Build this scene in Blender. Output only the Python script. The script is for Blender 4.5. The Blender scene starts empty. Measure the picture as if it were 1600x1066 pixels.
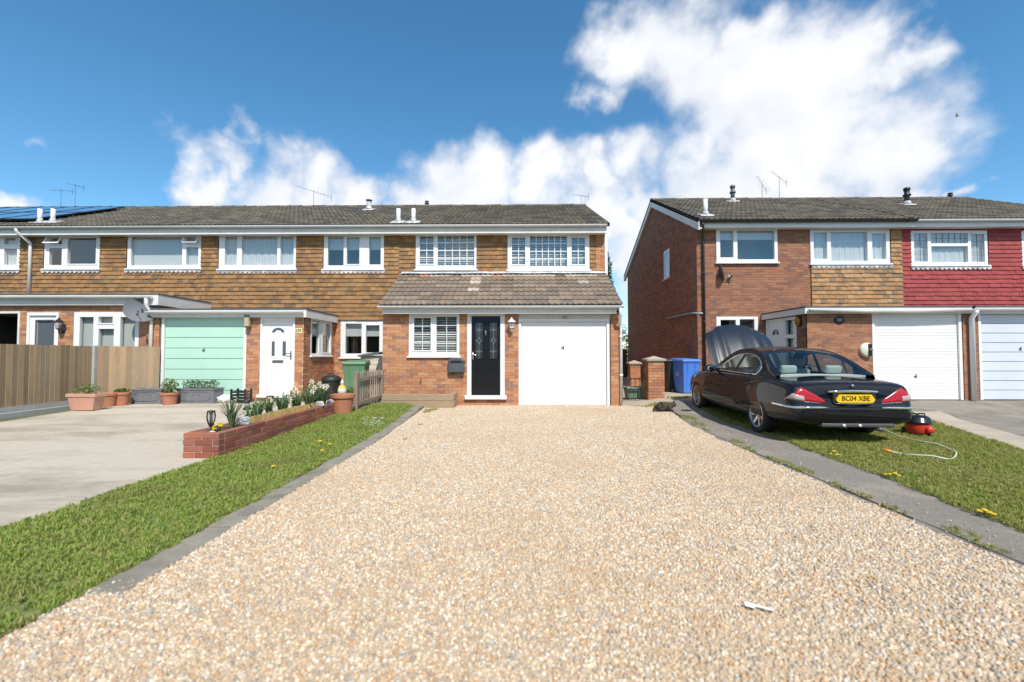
import bpy, bmesh, math, random
from mathutils import Vector, Matrix, noise as mnoise
random.seed(7)
R = math.radians
sc = bpy.context.scene
COL = sc.collection

# ------------------------------------------------------------------ camera
FPX, CX, CY = 700.0, 800.0, 533.0
YAW, PITCH = math.atan(10/700), math.atan(22/700)
CAMZ = 1.25
cam_d = bpy.data.cameras.new('camera'); cam = bpy.data.objects.new('camera', cam_d); COL.objects.link(cam)
cam.location = (0, 0, CAMZ); cam.rotation_euler = (math.pi/2 + PITCH, 0, YAW)
cam_d.sensor_width = 36; cam_d.lens = 36*FPX/1600; cam_d.clip_end = 3000; cam_d.clip_start = 0.05
cam_d.dof.use_dof = True; cam_d.dof.focus_distance = 10.5; cam_d.dof.aperture_fstop = 1.5
sc.camera = cam
CM = Matrix.Rotation(YAW, 3, 'Z') @ Matrix.Rotation(math.pi/2 + PITCH, 3, 'X')
def ray(px, py): return CM @ Vector(((px-CX)/FPX, -(py-CY)/FPX, -1))
def W(px, py, Y):
    d = ray(px, py); t = Y/d.y
    return d.x*t, CAMZ + d.z*t
def G(px, py, z=0.0):
    d = ray(px, py); t = (z-CAMZ)/d.z
    return d.x*t, d.y*t
def S(px, py, X):
    d = ray(px, py); t = X/d.x
    return d.y*t, CAMZ + d.z*t
def WX(px, Y, py=500): return W(px, py, Y)[0]
def WZ(py, Y, px=800): return W(px, py, Y)[1]

# ------------------------------------------------------------------ light
SUN_TO = Vector((0.25, -0.76, 1.0)).normalized()
SUN_EL = math.asin(SUN_TO.z); SUN_AZ = math.atan2(SUN_TO.x, SUN_TO.y)
sun_d = bpy.data.lights.new('sun', 'SUN'); sun = bpy.data.objects.new('sun', sun_d); COL.objects.link(sun)
sun_d.energy = 3.75; sun_d.angle = R(0.53); sun_d.color = (1.0, 0.95, 0.87)
sun.rotation_euler = SUN_TO.to_track_quat('Z', 'Y').to_euler(); sun.location = (20, -20, 40)

world = bpy.data.worlds.new('World'); sc.world = world; world.use_nodes = True
def build_world():
    nt = world.node_tree; N = nt.nodes; L = nt.links; N.clear()
    out = N.new('ShaderNodeOutputWorld'); bg = N.new('ShaderNodeBackground'); L.new(bg.outputs[0], out.inputs[0])
    sky = N.new('ShaderNodeTexSky'); sky.sky_type = 'NISHITA'; sky.sun_disc = False
    sky.sun_elevation = SUN_EL; sky.sun_rotation = SUN_AZ; sky.air_density = 1.0; sky.dust_density = 0.0; sky.altitude = 900; sky.ozone_density = 3.0
    tc = N.new('ShaderNodeTexCoord')
    def math_(op, a, b=None, c=None, clamp=False):
        n = N.new('ShaderNodeMath'); n.operation = op; n.use_clamp = clamp
        for i, v in enumerate((a, b, c)):
            if v is None: continue
            if isinstance(v, (int, float)): n.inputs[i].default_value = v
            else: L.new(v, n.inputs[i])
        return n.outputs[0]
    D = tc.outputs['Generated']
    # soft noise used to fray the cloud edges
    def noise(scale, detail, rough, off=(0, 0, 0)):
        m = N.new('ShaderNodeVectorMath'); m.operation = 'ADD'; L.new(D, m.inputs[0]); m.inputs[1].default_value = off
        n = N.new('ShaderNodeTexNoise'); n.inputs['Scale'].default_value = scale; n.inputs['Detail'].default_value = detail
        n.inputs['Roughness'].default_value = rough; L.new(m.outputs[0], n.inputs['Vector']); return n.outputs['Fac']
    blobs = [(1010,45,85),(1080,90,115),(1160,150,130),(1260,120,120),(1350,80,100),(1420,110,75),(1300,210,160),(1390,260,140),
             (1150,230,85),(1040,320,95),(960,350,70),(1130,330,110),(1260,330,150),(1420,330,120),(1480,290,50),(1560,280,32),
             (350,205,42),(340,255,55),(310,300,52),(420,290,62),(490,275,52),(560,305,66),(650,310,60),(740,305,72),(830,235,40),
             (840,285,66),(910,275,40),(690,330,80),(-10,30,46),(15,170,28),(960,150,40),(920,330,60),(0,340,50),(985,300,80),(1000,400,90),(1200,270,150),(1180,60,70),(1220,180,120)]
    def warp(vec, scale, amp):
        n = N.new('ShaderNodeTexNoise'); n.inputs['Scale'].default_value = scale; n.inputs['Detail'].default_value = 5; n.inputs['Roughness'].default_value = .52; L.new(D, n.inputs['Vector'])
        m = N.new('ShaderNodeVectorMath'); m.operation = 'MULTIPLY_ADD'; L.new(n.outputs['Color'], m.inputs[0]); m.inputs[1].default_value = (amp,)*3
        a = N.new('ShaderNodeVectorMath'); a.operation = 'ADD'; L.new(vec, a.inputs[0]); a.inputs[1].default_value = (-amp/2,)*3; L.new(a.outputs[0], m.inputs[2]); return m.outputs[0]
    DW = warp(D, 6.0, .30)
    acc = None
    for px, py, r in blobs:
        d = ray(px, py).normalized(); e = ray(px + r, py).normalized(); rr = (e-d).length
        vm = N.new('ShaderNodeVectorMath'); vm.operation = 'DISTANCE'; L.new(DW, vm.inputs[0]); vm.inputs[1].default_value = d
        v = math_('MULTIPLY_ADD', vm.outputs['Value'], -1.0/rr, 1.0)
        v = math_('MULTIPLY', v, min(1.0, .55 + r/200.))
        acc = v if acc is None else math_('SMOOTH_MAX', acc, v, 0.18)
    # the rest of the sky: scattered clouds behind the viewer
    sep = N.new('ShaderNodeSeparateXYZ'); L.new(D, sep.inputs[0])
    back = math_('MULTIPLY_ADD', sep.outputs['Y'], -3.0, 0.2, clamp=True)
    n3 = noise(2.3, 3, 0.5, (3, 1, 7))
    other = math_('MULTIPLY_ADD', n3, 5.0, -2.5)
    other = math_('MINIMUM', other, 0.8)
    other = math_('MULTIPLY_ADD', math_('SUBTRACT', other, -1.5), back, -1.5)
    acc = math_('MAXIMUM', acc, other)
    n1 = noise(6.0, 8, 0.54, (1.7, 0, 0)); n2 = noise(20.0, 5, 0.55, (0, 5, 0))
    f = math_('MULTIPLY_ADD', n1, 2.3, -1.15)
    f = math_('ADD', f, math_('MULTIPLY_ADD', n2, 0.4, -0.2))
    dens = math_('ADD', math_('MULTIPLY', acc, 2.1), f)
    mr = N.new('ShaderNodeMapRange'); mr.interpolation_type = 'SMOOTHSTEP'; L.new(dens, mr.inputs[0])
    mr.inputs[1].default_value = -0.45; mr.inputs[2].default_value = 1.15
    mask = math_('MULTIPLY', mr.outputs[0], 0.97)
    n1b = noise(6.0, 8, 0.54, (1.7+SUN_TO.x*.05, SUN_TO.y*.05, SUN_TO.z*.05))
    lit = math_('SUBTRACT', n1, n1b)
    # cloud tone: brighter where dense, sun side and self-shadow painted in by shifted noise
    tone = N.new('ShaderNodeMix'); tone.data_type = 'RGBA'
    thick = N.new('ShaderNodeMapRange'); L.new(math_('ADD', math_('MULTIPLY_ADD', lit, 1.3, math_('MULTIPLY', dens, 0.25)), noise(4.5, 6, 0.55, (9, 2, 4))), thick.inputs[0])
    thick.inputs[1].default_value = 0.45; thick.inputs[2].default_value = 1.25
    L.new(thick.outputs[0], tone.inputs['Factor']); tone.inputs['A'].default_value = (0.62, 0.645, 0.70, 1); tone.inputs['B'].default_value = (0.86, 0.86, 0.87, 1)
    hs = N.new('ShaderNodeHueSaturation'); hs.inputs['Hue'].default_value = 0.488; hs.inputs['Saturation'].default_value = 1.2; L.new(sky.outputs[0], hs.inputs['Color'])
    sc_ = N.new('ShaderNodeVectorMath'); sc_.operation = 'SCALE'; L.new(hs.outputs[0], sc_.inputs[0]); sc_.inputs['Scale'].default_value = SKY_STRENGTH
    mix = N.new('ShaderNodeMix'); mix.data_type = 'RGBA'; L.new(mask, mix.inputs['Factor'])
    L.new(sc_.outputs[0], mix.inputs['A']); L.new(tone.outputs['Result'], mix.inputs['B'])
    L.new(mix.outputs['Result'], bg.inputs['Color']); bg.inputs['Strength'].default_value = 1.0
SKY_STRENGTH = 0.140
build_world()
sc.view_settings.view_transform = 'Standard'; sc.view_settings.look = 'None'; sc.view_settings.exposure = 0.42; sc.view_settings.gamma = 1
sc.view_settings.use_curve_mapping = False
sc.render.engine = 'CYCLES'
sc.cycles.use_denoising = True
sc.cycles.max_bounces = 6; sc.cycles.diffuse_bounces = 3; sc.cycles.glossy_bounces = 3; sc.cycles.transparent_max_bounces = 10; sc.cycles.transmission_bounces = 4
sc.cycles.caustics_reflective = False; sc.cycles.caustics_refractive = False

# ------------------------------------------------------------------ materials
MATS = {}
def mat(name, col, rough=0.7, metal=0.0, var=0.0, vscale=3.0, bump=0.0, bscale=40.0, attr=False, col2=None, c2scale=1.5, c2lo=0.45, c2hi=0.6, inst=False, coat=0.0, spec=0.5, stretch=None, transl=0.0, rand=None, patch=None):
    """Procedural surface: base colour x (per-piece colour) x noise, second tone in patches, fine relief."""
    if name in MATS: return MATS[name]
    m = bpy.data.materials.new(name); m.use_nodes = True; MATS[name] = m
    nt = m.node_tree; N = nt.nodes; L = nt.links; bs = N['Principled BSDF']
    bs.inputs['Roughness'].default_value = rough; bs.inputs['Metallic'].default_value = metal
    bs.inputs['Specular IOR Level'].default_value = spec
    if coat: bs.inputs['Coat Weight'].default_value = coat; bs.inputs['Coat Roughness'].default_value = 0.03
    tc = N.new('ShaderNodeTexCoord'); vec = tc.outputs['Object']
    oi = None
    if inst or rand:
        oi = N.new('ShaderNodeObjectInfo')
    if inst:
        mu = N.new('ShaderNodeVectorMath'); mu.operation = 'MULTIPLY_ADD'; L.new(oi.outputs['Random'], mu.inputs[0])
        mu.inputs[1].default_value = (37, 53, 71); L.new(vec, mu.inputs[2]); vec = mu.outputs[0]
    if stretch:
        mp = N.new('ShaderNodeMapping'); mp.inputs['Scale'].default_value = stretch; L.new(vec, mp.inputs['Vector']); vec = mp.outputs[0]
    def noi(scale, detail=5, rough_=0.6):
        n = N.new('ShaderNodeTexNoise'); n.inputs['Scale'].default_value = scale; n.inputs['Detail'].default_value = detail
        n.inputs['Roughness'].default_value = rough_; L.new(vec, n.inputs['Vector']); return n.outputs['Fac']
    if rand:
        cr = N.new('ShaderNodeValToRGB'); L.new(oi.outputs['Random'], cr.inputs[0]); el = cr.color_ramp.elements
        cr.color_ramp.interpolation = 'LINEAR'
        while len(el) < len(rand): el.new(0.5)
        for i, c in enumerate(rand): el[i].position = i/(len(rand)-1); el[i].color = (*c, 1)
        cur = cr.outputs[0]
    else:
        rgb = N.new('ShaderNodeRGB'); rgb.outputs[0].default_value = (*col, 1); cur = rgb.outputs[0]
    def mix(kind, fac, a, b):
        n = N.new('ShaderNodeMix'); n.data_type = 'RGBA'; n.blend_type = kind
        for k, v in (('Factor', fac), ('A', a), ('B', b)):
            if isinstance(v, (int, float)): n.inputs[k].default_value = v
            elif isinstance(v, tuple): n.inputs[k].default_value = (*v, 1)
            else: L.new(v, n.inputs[k])
        return n.outputs['Result']
    if patch:
        ge = N.new('ShaderNodeNewGeometry'); n = N.new('ShaderNodeTexNoise'); n.inputs['Scale'].default_value = patch[0]; n.inputs['Detail'].default_value = 5; L.new(ge.outputs['Position'], n.inputs['Vector'])
        mr = N.new('ShaderNodeMapRange'); mr.interpolation_type = 'SMOOTHSTEP'; L.new(n.outputs['Fac'], mr.inputs[0]); mr.inputs[1].default_value = patch[1]; mr.inputs[2].default_value = patch[2]; mr.inputs[4].default_value = patch[4]
        cur = mix('MIX', mr.outputs[0], cur, patch[3])
    if attr:
        at = N.new('ShaderNodeAttribute'); at.attribute_name = 'Col'
        cur = mix('MULTIPLY', 1.0, cur, at.outputs['Color'])
    if col2:
        mr = N.new('ShaderNodeMapRange'); mr.interpolation_type = 'SMOOTHSTEP'; L.new(noi(c2scale, 7, 0.65), mr.inputs[0])
        mr.inputs[1].default_value = c2lo; mr.inputs[2].default_value = c2hi
        cur = mix('MIX', mr.outputs[0], cur, col2)
    if var:
        mr = N.new('ShaderNodeMapRange'); L.new(noi(vscale), mr.inputs[0]); mr.inputs[1].default_value = 0.25; mr.inputs[2].default_value = 0.75
        mr.inputs[3].default_value = 1-var; mr.inputs[4].default_value = 1+var
        g = N.new('ShaderNodeCombineColor')
        for i in range(3): L.new(mr.outputs[0], g.inputs[i])
        cur = mix('MULTIPLY', 1.0, cur, g.outputs[0])
    L.new(cur, bs.inputs['Base Color'])
    if bump:
        b = N.new('ShaderNodeBump'); b.inputs['Strength'].default_value = min(1, bump); b.inputs['Distance'].default_value = 0.01*max(1, bump)
        L.new(noi(bscale, 4), b.inputs['Height']); L.new(b.outputs[0], bs.inputs['Normal'])
    if transl:
        tr = N.new('ShaderNodeBsdfTranslucent'); L.new(cur, tr.inputs[0]); mx = N.new('ShaderNodeMixShader'); mx.inputs[0].default_value = transl
        L.new(bs.outputs[0], mx.inputs[1]); L.new(tr.outputs[0], mx.inputs[2]); L.new(mx.outputs[0], N['Material Output'].inputs[0])
    return m
def glass_mat(name, tint=(0.85, 0.9, 0.9), refl=0.10, rough=0.0):
    m = bpy.data.materials.new(name); m.use_nodes = True; nt = m.node_tree; N = nt.nodes; L = nt.links; N.clear()
    out = N.new('ShaderNodeOutputMaterial'); t = N.new('ShaderNodeBsdfTransparent'); t.inputs[0].default_value = (*tint, 1)
    g = N.new('ShaderNodeBsdfGlossy'); g.inputs['Roughness'].default_value = rough; g.inputs['Color'].default_value = (1, 1, 1, 1)
    ge = N.new('ShaderNodeNewGeometry'); dt = N.new('ShaderNodeVectorMath'); dt.operation = 'DOT_PRODUCT'; L.new(ge.outputs['Incoming'], dt.inputs[0]); L.new(ge.outputs['Normal'], dt.inputs[1])
    def mth(op, a, b):
        n = N.new('ShaderNodeMath'); n.operation = op
        for i, v in enumerate((a, b)):
            if v is None: continue
            if isinstance(v, (int, float)): n.inputs[i].default_value = v
            else: L.new(v, n.inputs[i])
        return n.outputs[0]
    sch = mth('POWER', mth('SUBTRACT', 1.0, mth('ABSOLUTE', dt.outputs['Value'], None)), 5.0)   # Schlick, the same from both sides of the pane
    ad = N.new('ShaderNodeMath'); ad.operation = 'MULTIPLY_ADD'; ad.use_clamp = True; L.new(sch, ad.inputs[0]); ad.inputs[1].default_value = .9; ad.inputs[2].default_value = .04+refl
    tc = N.new('ShaderNodeTexCoord'); no = N.new('ShaderNodeTexNoise'); no.inputs['Scale'].default_value = 1.3; L.new(tc.outputs['Object'], no.inputs['Vector'])
    bp = N.new('ShaderNodeBump'); bp.inputs['Strength'].default_value = 0.06; bp.inputs['Distance'].default_value = 0.05; L.new(no.outputs[0], bp.inputs['Height']); L.new(bp.outputs[0], g.inputs['Normal'])
    mx = N.new('ShaderNodeMixShader'); L.new(ad.outputs[0], mx.inputs[0]); L.new(t.outputs[0], mx.inputs[1]); L.new(g.outputs[0], mx.inputs[2])
    L.new(mx.outputs[0], out.inputs[0]); MATS[name] = m; return m

M = dict(
 brick=mat('brick_face', (0.80, 0.80, 0.80), 0.85, var=0.16, vscale=28, bump=0.5, bscale=120, attr=True, inst=True),
 mortar=mat('mortar', (0.56, 0.43, 0.31), 0.95, var=0.2, vscale=6, bump=0.4, bscale=150),
 mortar_dark=mat('mortar_dark', (0.33, 0.27, 0.21), 0.95, var=0.2, vscale=6, bump=0.4, bscale=150),
 hung=mat('hung_tile_clay', (0.80, 0.79, 0.80), 0.85, var=0.22, vscale=14, bump=0.4, bscale=90, attr=True, inst=True, col2=(0.16, 0.12, 0.085), c2scale=5, c2lo=0.56, c2hi=0.8),
 hung_red=mat('hung_tile_painted', (0.9, 0.9, 0.9), 0.6, var=0.10, vscale=14, bump=0.2, bscale=90, attr=True, inst=True),
 backing=mat('batten_backing', (0.05, 0.04, 0.035), 0.95),
 roof=mat('roof_tile_concrete', (0.86, 0.85, 0.84), 0.92, var=0.2, vscale=9, bump=0.5, bscale=70, attr=True, inst=True, col2=(0.19, 0.17, 0.115), c2scale=2.3, c2lo=0.5, c2hi=0.75),
 leanroof=mat('lean_to_tile', (0.9, 0.9, 0.9), 0.92, var=0.25, vscale=9, bump=0.5, bscale=80, attr=True, inst=True),
 white=mat('white_upvc', (0.80, 0.80, 0.80), 0.35, var=0.03, vscale=2),
 white_d=mat('white_paint_aged', (0.70, 0.69, 0.66), 0.55, var=0.10, vscale=2.5, col2=(0.52, 0.50, 0.46), c2scale=2.0, c2lo=0.6, c2hi=0.85),
 white_g=mat('white_garage_steel', (0.80, 0.80, 0.79), 0.4, var=0.03, vscale=1.2),
 lead=mat('lead_flashing', (0.42, 0.44, 0.47), 0.6, var=0.3, vscale=4, bump=0.3, bscale=20, col2=(0.68, 0.68, 0.68), c2scale=2.6),
 felt=mat('roof_felt', (0.10, 0.105, 0.11), 0.9, var=0.2, vscale=5, bump=0.3, bscale=90),
 black=mat('black_plastic', (0.018, 0.018, 0.02), 0.4, var=0.15, vscale=6),
 blackp=mat('black_gloss_paint', (0.010, 0.011, 0.014), 0.25, var=0.1, vscale=6),
 dgrey=mat('dark_grey_metal', (0.11, 0.12, 0.135), 0.45, metal=0.3, var=0.15, vscale=5),
 steel=mat('bright_steel', (0.7, 0.7, 0.72), 0.22, metal=1.0, var=0.05),
 chrome=mat('chrome', (0.85, 0.86, 0.88), 0.06, metal=1.0),
 grey=mat('grey_plastic', (0.32, 0.33, 0.35), 0.5, var=0.08, vscale=5),
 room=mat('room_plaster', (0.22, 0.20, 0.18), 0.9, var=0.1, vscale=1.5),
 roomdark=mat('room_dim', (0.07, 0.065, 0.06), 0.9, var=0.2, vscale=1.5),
 blind=mat('blind_fabric', (0.66, 0.66, 0.63), 0.8, var=0.04, vscale=3, transl=0.15),
 net=mat('net_curtain', (0.74, 0.74, 0.73), 0.9, var=0.06, vscale=9, transl=0.2),
 cream=mat('cream_board', (0.68, 0.58, 0.47), 0.7, var=0.06),
 mint=mat('mint_paint', (0.45, 0.70, 0.575), 0.4, var=0.04, vscale=1.5),
 paleblue=mat('pale_blue_paint', (0.62, 0.67, 0.74), 0.45, var=0.05, vscale=1.5),
)
M['glass'] = glass_mat('window_glass', (0.95, 0.97, 0.97), 0.03)
M['carglass'] = glass_mat('car_glass', (0.62, 0.70, 0.68), 0.0)
M['obscure'] = glass_mat('obscure_glass', (0.55, 0.6, 0.6), 0.12, 0.25)

# ------------------------------------------------------------------ mesh builder
class MB:
    def __init__(s): s.v = []; s.f = []; s.c = []
    def add(s, vs, fs, c=None):
        o = len(s.v); s.v.extend(vs)
        for f in fs: s.f.append([i+o for i in f]); s.c.append(c)
    def hexa(s, p, c=None):  # 8 points: bottom ring 0-3, top ring 4-7
        s.add(p, [(0,3,2,1),(4,5,6,7),(0,1,5,4),(1,2,6,5),(2,3,7,6),(3,0,4,7)], c)
    def box(s, x0, x1, y0, y1, z0, z1, c=None):
        s.hexa([(x0,y0,z0),(x1,y0,z0),(x1,y1,z0),(x0,y1,z0),(x0,y0,z1),(x1,y0,z1),(x1,y1,z1),(x0,y1,z1)], c)
    def pbox(s, pt, u0, u1, v0, v1, d0, d1, c=None):  # box in a wall plane: d0 inner, d1 outer
        s.hexa([pt(u0,v0,d1),pt(u1,v0,d1),pt(u1,v0,d0),pt(u0,v0,d0),pt(u0,v1,d1),pt(u1,v1,d1),pt(u1,v1,d0),pt(u0,v1,d0)], c)
    def quad(s, a, b, c_, d, c=None): s.add([a,b,c_,d], [(0,1,2,3)], c)
    def bar(s, a, b, w, h, up=(0,0,1), c=None):
        a = Vector(a); b = Vector(b); d = (b-a).normalized(); up = Vector(up)
        x = d.cross(up)
        if x.length < 1e-4: x = d.cross(Vector((1,0,0)))
        x.normalize(); u = x.cross(d).normalized(); x *= w/2; u *= h/2
        s.hexa([tuple(q) for q in (a-x-u, a+x-u, b+x-u, b-x-u, a-x+u, a+x+u, b+x+u, b-x+u)], c)
    def tube(s, pts, r, n=8, caps=True, c=None):
        pts = [Vector(p) for p in pts]; rings = []; k = len(pts)
        rr = r if isinstance(r, (list, tuple)) else [r]*k
        prev = None
        for i, p in enumerate(pts):
            d = (pts[min(i+1,k-1)]-pts[max(i-1,0)]).normalized()
            if prev is None:
                x = d.cross(Vector((0,0,1)))
                if x.length < 1e-3: x = d.cross(Vector((1,0,0)))
            else: x = prev - d*prev.dot(d)
            x.normalize(); prev = x; y = d.cross(x)
            rings.append([tuple(p + (x*math.cos(a)+y*math.sin(a))*rr[i]) for a in [2*math.pi*j/n for j in range(n)]])
        vs = [q for ring in rings for q in ring]; fs = []
        for i in range(k-1):
            for j in range(n): fs.append((i*n+j, i*n+(j+1)%n, (i+1)*n+(j+1)%n, (i+1)*n+j))
        if caps: fs.append(tuple(range(n-1,-1,-1))); fs.append(tuple(range((k-1)*n, k*n)))
        s.add(vs, fs, c)
    def lathe(s, prof, n=20, o=(0,0,0), M_=None, c=None, caps=True):  # prof: (r, z) bottom to top
        vs = []; fs = []
        for r, z in prof:
            for j in range(n):
                a = 2*math.pi*j/n; p = Vector((r*math.cos(a), r*math.sin(a), z))
                if M_ is not None: p = M_ @ p
                vs.append((p.x+o[0], p.y+o[1], p.z+o[2]))
        k = len(prof)
        for i in range(k-1):
            for j in range(n): fs.append((i*n+j, i*n+(j+1)%n, (i+1)*n+(j+1)%n, (i+1)*n+j))
        if caps: fs.append(tuple(range(n-1,-1,-1))); fs.append(tuple(range((k-1)*n, k*n)))
        s.add(vs, fs, c)
    def grid(s, fn, nu, nv, c=None, closeu=False):
        vs = [tuple(fn(i/(nu if closeu else max(1,nu-1)), j/max(1,nv-1))) for j in range(nv) for i in range(nu)]; fs = []
        for j in range(nv-1):
            for i in range(nu if closeu else nu-1): fs.append((j*nu+i, j*nu+(i+1)%nu, (j+1)*nu+(i+1)%nu, (j+1)*nu+i))
        s.add(vs, fs, c)
    def poly(s, pts, t, c=None):  # polygon (3D pts) extruded by vector t
        n = len(pts); a = [tuple(p) for p in pts]; b = [tuple(Vector(p)+Vector(t)) for p in pts]
        s.add(a+b, [tuple(range(n-1,-1,-1)), tuple(range(n,2*n))]+[(i,(i+1)%n,n+(i+1)%n,n+i) for i in range(n)], c)
    def mesh(s, name, m, smooth=False):
        me = bpy.data.meshes.new(name); me.from_pydata(s.v, [], s.f); me.materials.append(m)
        if any(c is not None for c in s.c):
            at = me.color_attributes.new('Col', 'FLOAT_COLOR', 'CORNER'); buf = []
            for c, f in zip(s.c, s.f):
                c = c or (1,1,1); buf += [c[0], c[1], c[2], 1.0]*len(f)
            at.data.foreach_set('color', buf)
        if smooth: me.polygons.foreach_set('use_smooth', [True]*len(me.polygons))
        return me
    def build(s, name, m, parent=None, smooth=False, kind=None):
        return link(name, s.mesh(name, m, smooth), parent, kind)
INV = {}
def link(name, me, parent=None, kind=None):
    o = bpy.data.objects.new(name, me); COL.objects.link(o)
    if parent is not None:
        o.parent = parent
        if parent.name in INV: o.matrix_parent_inverse = INV[parent.name]
    if kind: o['kind'] = kind
    return o
def tag(o, label, cat, group=None):
    o['label'] = label; o['category'] = cat
    if group: o['group'] = group
    return o
def thing(name, label, cat, loc=(0,0,0), group=None, world_parts=False, rotz=0.0):
    o = bpy.data.objects.new(name, None); COL.objects.link(o); o.location = loc; o.rotation_euler = (0,0,rotz); o.empty_display_size = 0.2
    if world_parts: INV[o.name] = Matrix.Translation(-Vector(loc))
    return tag(o, label, cat, group)
def smooth_by_angle(o, ang=40):
    me = o.data; me.polygons.foreach_set('use_smooth', [True]*len(me.polygons))
    bm = bmesh.new(); bm.from_mesh(me)
    for e in bm.edges:
        if len(e.link_faces) == 2 and e.calc_face_angle(0) > R(ang): e.smooth = False
    bm.to_mesh(me); bm.free()
def bevel(o, w, seg=2, ang=35):
    md = o.modifiers.new('bevel', 'BEVEL'); md.width = w; md.segments = seg; md.limit_method = 'ANGLE'; md.angle_limit = R(ang); md.harden_normals = False
    return o
FONT_CACHE = {}
def text_mesh(s, size, extrude=0.004):
    """lettering as real mesh (built-in font), centred, in the local XZ plane facing -Y"""
    cu = bpy.data.curves.new('lettering', 'FONT'); cu.body = s; cu.size = size; cu.extrude = extrude; cu.align_x = 'CENTER'; cu.align_y = 'CENTER'
    ob = bpy.data.objects.new('lettering_tmp', cu); COL.objects.link(ob); dg = bpy.context.evaluated_depsgraph_get()
    me = bpy.data.meshes.new_from_object(ob.evaluated_get(dg)); bpy.data.objects.remove(ob); bpy.data.curves.remove(cu)
    me.transform(Matrix.Rotation(math.pi/2, 4, 'X')); return me
# ------------------------------------------------------------------ ground
YE, YM = 11.1, 12.96          # front of the garages / porches, front of the main walls
def sstep(a, b, t):
    t = max(0., min(1., (t-a)/(b-a))); return t*t*(3-2*t)
def H(x, y):
    r = max(0., min(1., (x-2.95)/0.9)); l = max(0., min(1., (-2.2-x)/0.4))
    return (-0.05+0.20*sstep(9.0, 11.3, y))*r + 0.10*sstep(5.5, 10.5, y)*l
def lin(pts):
    def f(y):
        if y <= pts[0][0]: return pts[0][1]
        for (a, b), (c, d) in zip(pts, pts[1:]):
            if y <= c: return b + (d-b)*(y-a)/(c-a)
        return pts[-1][1]
    return f
def strip(name, y0, y1, xl, xr, dz, m, nx=8, ny=30, rough=0.0, kind='structure', link_it=True, thick=0.06):
    mb = MB(); xl = xl if callable(xl) else (lambda y, v=xl: v); xr = xr if callable(xr) else (lambda y, v=xr: v)
    def fn(u, v):
        y = y0 + (y1-y0)*v; x = xl(y) + (xr(y)-xl(y))*u
        z = H(x, y) + dz + rough*(mnoise.noise((x*1.7, y*1.7, 3)) + .5*mnoise.noise((x*6, y*6, 1)))
        return (x, y, z)
    mb.grid(fn, nx, ny)
    me = mb.mesh(name, m, True)
    return link(name, me, None, kind) if link_it else me

m_ground = mat('ground_soil', (0.12, 0.13, 0.07), 0.95, var=0.25, vscale=0.6)
m_gbase = mat('gravel_bed', (0.56, 0.43, 0.29), 0.95, var=0.3, vscale=60, bump=1.0, bscale=70, col2=(0.46, 0.33, 0.21), c2scale=26)
m_conc = mat('old_concrete', (0.50, 0.44, 0.345), 0.93, var=0.13, vscale=12, bump=0.35, bscale=160, col2=(0.31, 0.265, 0.195), c2scale=0.55, c2lo=0.44, c2hi=0.68, stretch=(0.6, 1.6, 1))
m_conc2 = mat('drive_tarmac_pale', (0.25, 0.225, 0.185), 0.95, var=0.2, vscale=2.0, bump=0.5, bscale=140, col2=(0.19, 0.17, 0.14), c2scale=1.2)
m_strip = mat('concrete_strip', (0.42, 0.36, 0.28), 0.93, var=0.15, vscale=2.0, bump=0.3, bscale=140)
m_path = mat('asphalt_path', (0.22, 0.195, 0.165), 0.95, var=0.35, vscale=45, bump=0.7, bscale=110, col2=(0.30, 0.26, 0.205), c2scale=1.3, c2lo=0.45, c2hi=0.7)
m_kerb = mat('edging_concrete', (0.25, 0.225, 0.18), 0.92, col2=(.15,.14,.09), c2scale=3.5, c2lo=.5, c2hi=.8, var=0.25, vscale=5, bump=0.4, bscale=120, inst=True)
m_kerbd = mat('edging_dark', (0.19, 0.175, 0.15), 0.92, var=0.25, vscale=6, bump=0.4, bscale=120, inst=True)
m_turf = mat("turf_soil", (0.15, 0.18, 0.055), 0.95, var=0.3, vscale=7, bump=0.6, bscale=60, col2=(0.23, 0.20, 0.095), c2scale=2.5, c2lo=0.5, c2hi=0.7)

gb = MB(); gb.add([(-500,-300,-.07),(500,-300,-.07),(500,900,-.07),(-500,900,-.07)], [(0,1,2,3)]); gb.build('ground', m_ground, None, kind='structure')
gxl = lin([(-3,-2.12),(1.8,-2.09),(2.5,-2.07),(6.7,-2.03),(10.9,-2.24),(11.5,-2.26)])
gxr = lin([(-3,2.92),(6,2.92),(8,3.02),(9.6,3.28),(11.6,3.3)])
gsl = lambda y: gxl(y)-.235*(1-sstep(2.2, 2.75, y))
strip('gravel_drive', -3, 11.35, gsl, gxr, 0.003, m_gbase, 30, 70, 0.008)
# left: edging blocks, grass strip, concrete drive
strip('grass_verge', -3, 10.55, -3.66, lambda y: gxl(y)-0.19, 0.012, m_turf, 10, 60, 0.012)
strip('concrete_drive', -3, 13.0, -9.3, lambda y: -3.66 if y < 10.5 else -2.6, 0.004, m_conc, 14, 30, 0.004)
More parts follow.
